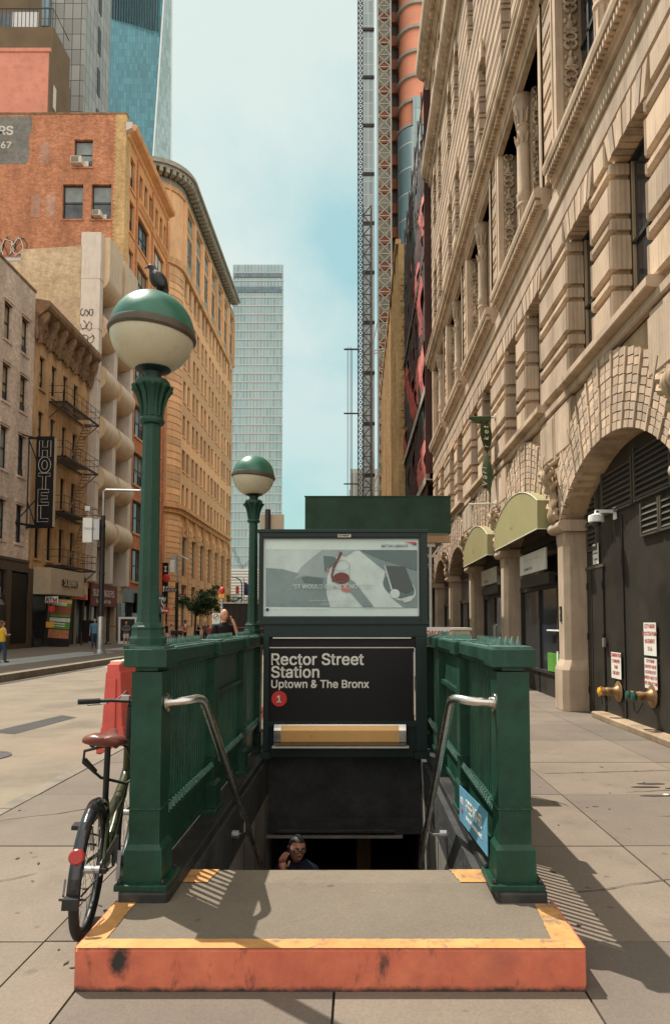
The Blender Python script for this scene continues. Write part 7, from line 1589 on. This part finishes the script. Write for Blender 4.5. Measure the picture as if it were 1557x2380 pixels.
    if skirt: m = MB(); m.lathe([(.15, 1.0), (.185, .88), (.21, .58)], (0, 0, 0), 18, Matrix.Diagonal((1, .8, 1))); m.build('skirt', legs, t, local=True, smooth=60)
    else:
        m = MB(); m.lathe([(.165, 1.0), (.182, .93), (.186, .86), (.16, .80), (.10, .76)], (0, .005, 0), 20, D)
        for P in leg_v:
            hp_, kn, an, _ = [Vector(p) for p in P]; pts = [hp_, hp_.lerp(kn, .4), hp_.lerp(kn, .8)]; rr = [.098, .094, .088 if short else .08]
            if not short: pts += [kn, kn.lerp(an, .5), an]; rr += [.074, .068, .06]
            m.tube(pts, rr, 12)
        m.build('shorts' if short else 'trousers', legs, t, local=True, smooth=60)
    for P in leg_v:
        an, to = Vector(P[2]), Vector(P[3]); m = MB(); m.mesh(skin([tuple(an + Vector((0, .03, -.04))), tuple(an.lerp(to, .6) + Vector((0, 0, -.0))), tuple(to + Vector((0, -.03, .005)))], [(0, 1), (1, 2)], [(.045, .045), (.046, .04), (.042, .03)], 1)); m.build('shoe', shoes, t, local=True, smooth=180)
    if helmet: MB().lathe([(.115, 1.675), (.105, 1.69), (.098, 1.74), (.065, 1.785), (0, 1.80)], (0, -.005, 0), 18, Matrix.Diagonal((1, 1.15, 1)), capt=False).build('hard_hat', helmet, t, local=True, smooth=60)
    elif not bald:
        m = MB(); m.ball((0, .012, 1.672), (.084, .10, .092), 16)
        if long_hair: m.mesh(skin([(0, .05, 1.68), (0, .09, 1.55), (0, .10, 1.38)], [(0, 1), (1, 2)], [(.085, .06), (.10, .05), (.09, .03)], 1))
        m.build('hair', hair, t, local=True, smooth=180)
    if bag:
        m = MB(); m.box(.2, .3, -.12, .16, .75, 1.02); o = m.build('shoulder_bag', bag, t, local=True, bevel=.03); MB().tube([(.25, 0, 1.0), (.14, -.03, 1.42), (-.02, .02, 1.45), (.22, .1, 1.0)], .012, 5).build('strap', bag, o, local=True)
    return t
person('person in blue t-shirt and dark jeans walking on the far pavement', (-15.74, 41.1, .055), R(20), 1.78, 'blue_cotton', 'denim', arms=('swing', 'fore'), stride=.16)
person('person with long brown hair in yellow top and blue jeans, left edge', (-13.62, 26.3, .055), R(150), 1.62, 'yellow_cotton', 'denim', 'hairbrown', long_hair=True, arms=('front', 'swing'), stride=.12, sleeve=False, woman=True)
person('person in dark top and white shorts with folded arms walking toward viewer', (-15.1, 44.8, .055), R(10), 1.62, 'grey_cotton', 'white_cotton', 'hairbrown', arms=('front', 'front'), stride=.12, short=True, woman=True, long_hair=True)
person('person in black hooded top and tan trousers just left of the near lamp post', (-14.8, 46.2, .055), R(-10), 1.8, 'black_cotton', 'beige_cotton', arms=('down', 'front'), stride=.1, sleeve='long')
bm_ = person('bald person in black t-shirt looking down at a phone, nearest behind the left railing', (-2.82, 14.5, 0), R(35), 1.88, 'black_cotton', 'black_cotton', arms=('front', 'phone'), bald=True)
ph = tag(MB().obox((-2.95, 14.12, 1.27), (.075, .012, .15), euler=(.9, 0, .4)).build('mobile_phone', 'black', bevel=.003), 'black phone held in front by the bald person', 'phone')
Yp = 55.
person('person in orange safety vest and blue helmet standing in the road', (-13.8, 55, -.1), R(-70), 1.86, 'white_cotton', 'black_cotton', skn='skintan', vest='orange_vest', helmet='blue_helmet', arms=('front', 'front'), stride=.06)
person('person in black t-shirt and white shorts beside a companion in beige', (-15.35, 55.2, -.1), R(100), 1.7, 'black_cotton', 'white_cotton', arms=('swing', 'fore'), stride=.15, short=True)
person('person in short beige dress walking with the one in white shorts', (-15.05, 55.6, -.1), R(90), 1.6, 'beige_cotton', 'beige_cotton', 'hairbrown', arms=('down', 'front'), stride=.18, skirt=True, woman=True, long_hair=True)
person('person in black sleeveless top holding phone up beside the tree', (-13.0, 56, -.1), R(60), 1.62, 'black_cotton', 'black_cotton', arms=('front', 'phone'), stride=.1, sleeve=False, woman=True)
person('person in grey t-shirt standing behind the dark sleeveless top', (-12.75, 57.5, -.1), R(0), 1.72, 'grey_cotton', 'denim', arms=('down', 'down'), stride=.05)
person('person in red top seen small to the right of the grey t-shirt', (-12.35, 57, -.1), R(160), 1.5, 'red_cotton', 'black_cotton', 'hairbrown', arms=('down', 'front'), woman=True)
person('person in white shirt with dark backpack turned away', (-11.85, 58, -.1), R(180), 1.55, 'white_cotton', 'grey_cotton', arms=('down', 'down'), bag='black_cotton')
person('person in dark navy clothes standing just left of the no smoking sign', (-11.45, 57.5, -.1), R(-90), 1.85, 'dark_navy', 'dark_navy', skn='skintan', arms=('down', 'down'))
person('person in pink tinted white top half hidden by the near lamp post', (-16.2, 56.5, -.1), R(0), 1.6, 'beige_cotton', 'denim', 'hairbrown', arms=('down', 'down'), woman=True)
t = thing('dark_grill_cart', 'low black cart on legs beside the worker in orange vest', 'cart', (-14.4, 55, -.1)); m = MB(); m.box(-14.9, -14.05, 54.8, 55.4, .62, .95); m.build('tray', 'black', t, bevel=.04); m = MB(); [m.beam((x, y, -.1), (x, y, .65), .05) for x in (-14.8, -14.15) for y in (54.9, 55.3)]; m.build('leg', 'black', t)
M['skinwarm'] = mat('warm_brown_skin', (.48, .21, .135), .5, 0, .08, 12)
M['lips'] = mat('lips', (.32, .09, .07), .45)

# ---- man on the stairs, phone at his ear
hx, hy, hz = -.552, 6.4, -.472
t = thing('person', 'person in dark navy shirt and glasses, phone at ear, on the dark stairs', 'person', (hx, hy, -2.0))
rot = Matrix.Rotation(R(22), 3, 'Z') @ Matrix.Rotation(R(6), 3, 'Y'); HC = Vector((hx, hy, hz))
def hp(p): return HC + rot @ Vector(p)
m = MB(); h_ = headmesh(); m._add([hp(p) for p in h_.v], h_.f)
for sx in (-1, 1): m.ball(hp((sx * .077, .005, -.005)), (.012, .02, .032), 10)
# neck, trunk and both arms in one skin
sh0 = Vector((hx, hy + .04, hz - .22))
V_ = [(hx, hy + .05, -1.15), (hx, hy + .05, -.92), tuple(sh0), (hx, hy + .03, hz - .12), (hx - .18, hy + .03, hz - .27), (hx - .24, hy - .12, hz - .47), (hx - .10, hy - .14, hz - .165), (hx + .19, hy + .04, hz - .27), (hx + .25, hy + .05, hz - .55), (hx + .25, hy - .05, hz - .78), (hx - .1, hy + .05, -1.2), (hx - .1, hy, -1.58), (hx - .1, hy + .04, -1.93), (hx + .1, hy + .05, -1.2), (hx + .1, hy, -1.58), (hx + .1, hy + .04, -1.93), (hx - .1, hy - .1, -1.97), (hx + .1, hy - .1, -1.97)]
E_ = [(0, 1), (1, 2), (2, 3), (2, 4), (4, 5), (5, 6), (2, 7), (7, 8), (8, 9), (0, 10), (10, 11), (11, 12), (0, 13), (13, 14), (14, 15), (12, 16), (15, 17)]
m.mesh(skin(V_, E_, [(.13, .085), (.12, .085), (.11, .075), .055, .05, .042, .027, .055, .042, .03, .08, .06, .045, .08, .06, .045, .04, .04], 1))
# right hand against the ear: palm, four fingers, thumb
W0 = Vector((hx - .10, hy - .14, hz - .165))
pal = [W0, W0 + Vector((-.012, -.0, .045)), W0 + Vector((-.022, .01, .085))]
m.tube(pal, [.024, .034, .036], 12)
fb = pal[2] + Vector((0, 0, .0)); ax = Vector((.9, -.3, .25)).normalized()
for k, l in enumerate((.062, .072, .07, .056)):
    b0 = pal[2] + ax * (.018 * (k - 1.5)) + Vector((0, 0, .008)); m.tube([b0, b0 + Vector((.008, .0, l * .5)), b0 + Vector((.026, .012, l * .95)), b0 + Vector((.036, .02, l * 1.12))], [.0105, .010, .009, .007], 8)
tb = pal[1] + ax * .03; m.tube([tb, tb + Vector((.022, -.004, .022)), tb + Vector((.034, .002, .055))], [.0125, .011, .008], 8)
bd = m.build('body', 'skinwarm', t, smooth=180)
m = MB(); n, hN = 28, 10; vs = []; fs = []
for i in range(hN + 1):
    a = R(88) * i / hN
    for k in range(n):
        b_ = 2 * PI * k / n; y = math.sin(b_); lim = 1. if y > -.25 else .62; aa = a * (1.25 if y > .1 else lim)
        vs.append(hp((.080 * math.sin(aa) * math.cos(b_), .099 * math.sin(aa) * y + .002, .126 * math.cos(aa))))
for i in range(hN): fs += [(i * n + k, i * n + (k + 1) % n, (i + 1) * n + (k + 1) % n, (i + 1) * n + k) for k in range(n)]
m._add(vs, fs); m.build('hair', 'hairdark', t, smooth=180)
m = MB()
for sx in (-1, 1):
    m.ball(hp((sx * .029, -.083, .005)), (.013, .006, .008), 8)
m.build('eye', 'white', bd); m = MB(); [m.ball(hp((sx * .030, -.089, .005)), (.006, .004, .006), 8) for sx in (-1, 1)]; m.build('iris', 'hairdark', bd)
m = MB(); [m.tube([hp((sx * .012, -.096, .028)), hp((sx * .032, -.094, .034)), hp((sx * .052, -.078, .028))], [.004, .0045, .002], 6) for sx in (-1, 1)]; m.build('eyebrow', 'hairdark', bd)
m = MB(); m.ball(hp((0, -.098, -.053)), (.024, .008, .0065), 10, rot); m.ball(hp((0, -.097, -.064)), (.02, .008, .007), 10, rot); m.build('lips', 'lips', bd, smooth=180)
m = MB(); m.tube([hp((-.026, -.094, -.043)), hp((0, -.104, -.039)), hp((.026, -.094, -.043))], [.0015, .0035, .0015], 6); m.build('moustache', 'hairdark', bd)
m = MB()
for sx in (-1, 1): m.tube([hp((sx * .032 + .026 * math.cos(a) * (1 if abs(math.cos(a)) < .8 else .96), -.104 + .012 * abs(sx * .032 + .026 * math.cos(a)) / .058, .004 + .018 * math.sin(a))) for a in frange(0, 2 * PI * 19 / 20, 20)], .0036, 6, closed=True); m.tube([hp((sx * .058, -.092, .008)), hp((sx * .078, -.04, .012)), hp((sx * .078, .01, .008))], .0032, 6)
m.tube([hp((-.008, -.106, .006)), hp((0, -.108, .008)), hp((.008, -.106, .006))], .003, 6); m.build('glasses', 'black', t)
m = MB(); m.lathe([(.18, -1.2), (.19, -1.1), (.19, -.95), (.21, -.82), (.225, -.735), (.2, -.655), (.12, -.605), (.078, -.575)], (hx, hy + .04, 0), 20, Matrix.Diagonal((1, .72, 1)), capt=False)
for P in ((V_[4], V_[5]), (V_[7], V_[8])): s_, e_ = Vector(P[0]), Vector(P[1]); m.tube([s_.lerp(Vector((hx, hy + .04, s_.z - .02)), .5), s_, s_.lerp(e_, .5), e_, e_ + (e_ - s_).normalized() * .03], [.07, .077, .07, .06, .05], 12)
m.build('shirt', 'dark_navy', t, smooth=60)
m = MB(); m.mesh(skin([V_[0], V_[10], V_[11], V_[12], V_[13], V_[14], V_[15]], [(0, 1), (1, 2), (2, 3), (0, 4), (4, 5), (5, 6)], [(.155, .115), .095, .078, .062, .095, .078, .062], 1)); m.build('trousers', 'denim', t, smooth=180)
MB().tube([W0 + Vector((.026 * math.cos(a), .026 * math.sin(a), -.02)) for a in frange(0, 2 * PI * 15 / 16, 16)], .005, 6, closed=True).build('bracelet', 'white', t)
ph = MB().obox(hp((-.090, -.02, -.03)), (.01, .05, .12), rot).build('mobile_phone', 'black', bevel=.003); tag(ph, 'black phone held to the ear of the person on the stairs', 'phone')
# cracks and scuffs in the pavement
rd = random.Random(12)
def crack(x, y, dx, dy, n, w_, wob=.25):
    pts = [Vector((x, y, 0))]
    for k in range(n): pts.append(pts[-1] + Vector((dx + rd.gauss(0, wob * abs(dx) + .004), dy + rd.gauss(0, wob * abs(dy) + .004), 0)))
    m = MB(); A = []; B_ = []
    for k, p in enumerate(pts):
        h_ = w_ * (.35 + rd.random()) * (1 if 0 < k < n else .1); nrm = Vector((-dy, dx, 0)).normalized() * h_; A.append((p.x + nrm.x, p.y + nrm.y, .0045)); B_.append((p.x - nrm.x, p.y - nrm.y, .0045))
    m.quadstrip(A, B_); return m
for i, a in enumerate(((1.95, 7.35, .11, .01, 16, .008), (2.5, 6.55, .09, .012, 14, .006), (2.45, 5.75, .10, .004, 15, .007), (1.35, 6.9, .06, -.09, 8, .005), (-3.0, 5.5, .08, .05, 11, .006), (-2.6, 7.7, .07, -.02, 12, .005), (1.2, 4.15, .10, .03, 9, .004), (-2.9, 3.9, .09, .06, 9, .004), (-1.0, 2.75, .04, -.03, 6, .004))): struct(crack(*a).build('pavement_crack', 'joint'))
m = MB()
for k in range(9): x = 2.7 + rd.random() * .9; y = 6.2 + rd.random() * .9; m.prism([(x - .12, y), (x, y - .02), (x + .16, y - .01), (x + .1, y + .03), (x - .05, y + .025)], 'z', .003, .008)
o = m.build('pavement_leaves', 'joint'); o['kind'] = 'stuff'
m = MB()
for k in range(7): x = 2.6 + rd.random() * 1.1; y = 5.7 + rd.random() * 1.5; m.ball((x, y, .01), (.035, .02, .01), 6)
o = m.build('pavement_scraps', 'white'); o['kind'] = 'stuff'
t = tag(MB().lathe([(.33, -.16), (.33, -.148), (.30, -.146), (0, -.146)], (-4.9, 9.1, 0), 28, capt=False).build('manhole_cover', 'galvdark', smooth=30), 'round grey manhole cover in the road by the near kerb', 'manhole cover')
# litter on the pavement
rd = random.Random(2)
m = MB()
for k in range(60):
    x, y = (rd.uniform(-3, -1.3), rd.uniform(2.6, 7)) if k % 2 else (rd.uniform(1.1, 3.2), rd.uniform(2.7, 9)); a = rd.uniform(0, 6); l = rd.uniform(.008, .028)
    m.prism([(x + l * math.cos(a), y + l * math.sin(a)), (x + l * .4 * math.cos(a + 2), y + l * .4 * math.sin(a + 2)), (x - l * math.cos(a), y - l * math.sin(a)), (x - l * .4 * math.cos(a + 2.2), y - l * .4 * math.sin(a + 2.2))], 'z', .0025, .006)
o = m.build('pavement_litter', 'joint'); o['kind'] = 'stuff'
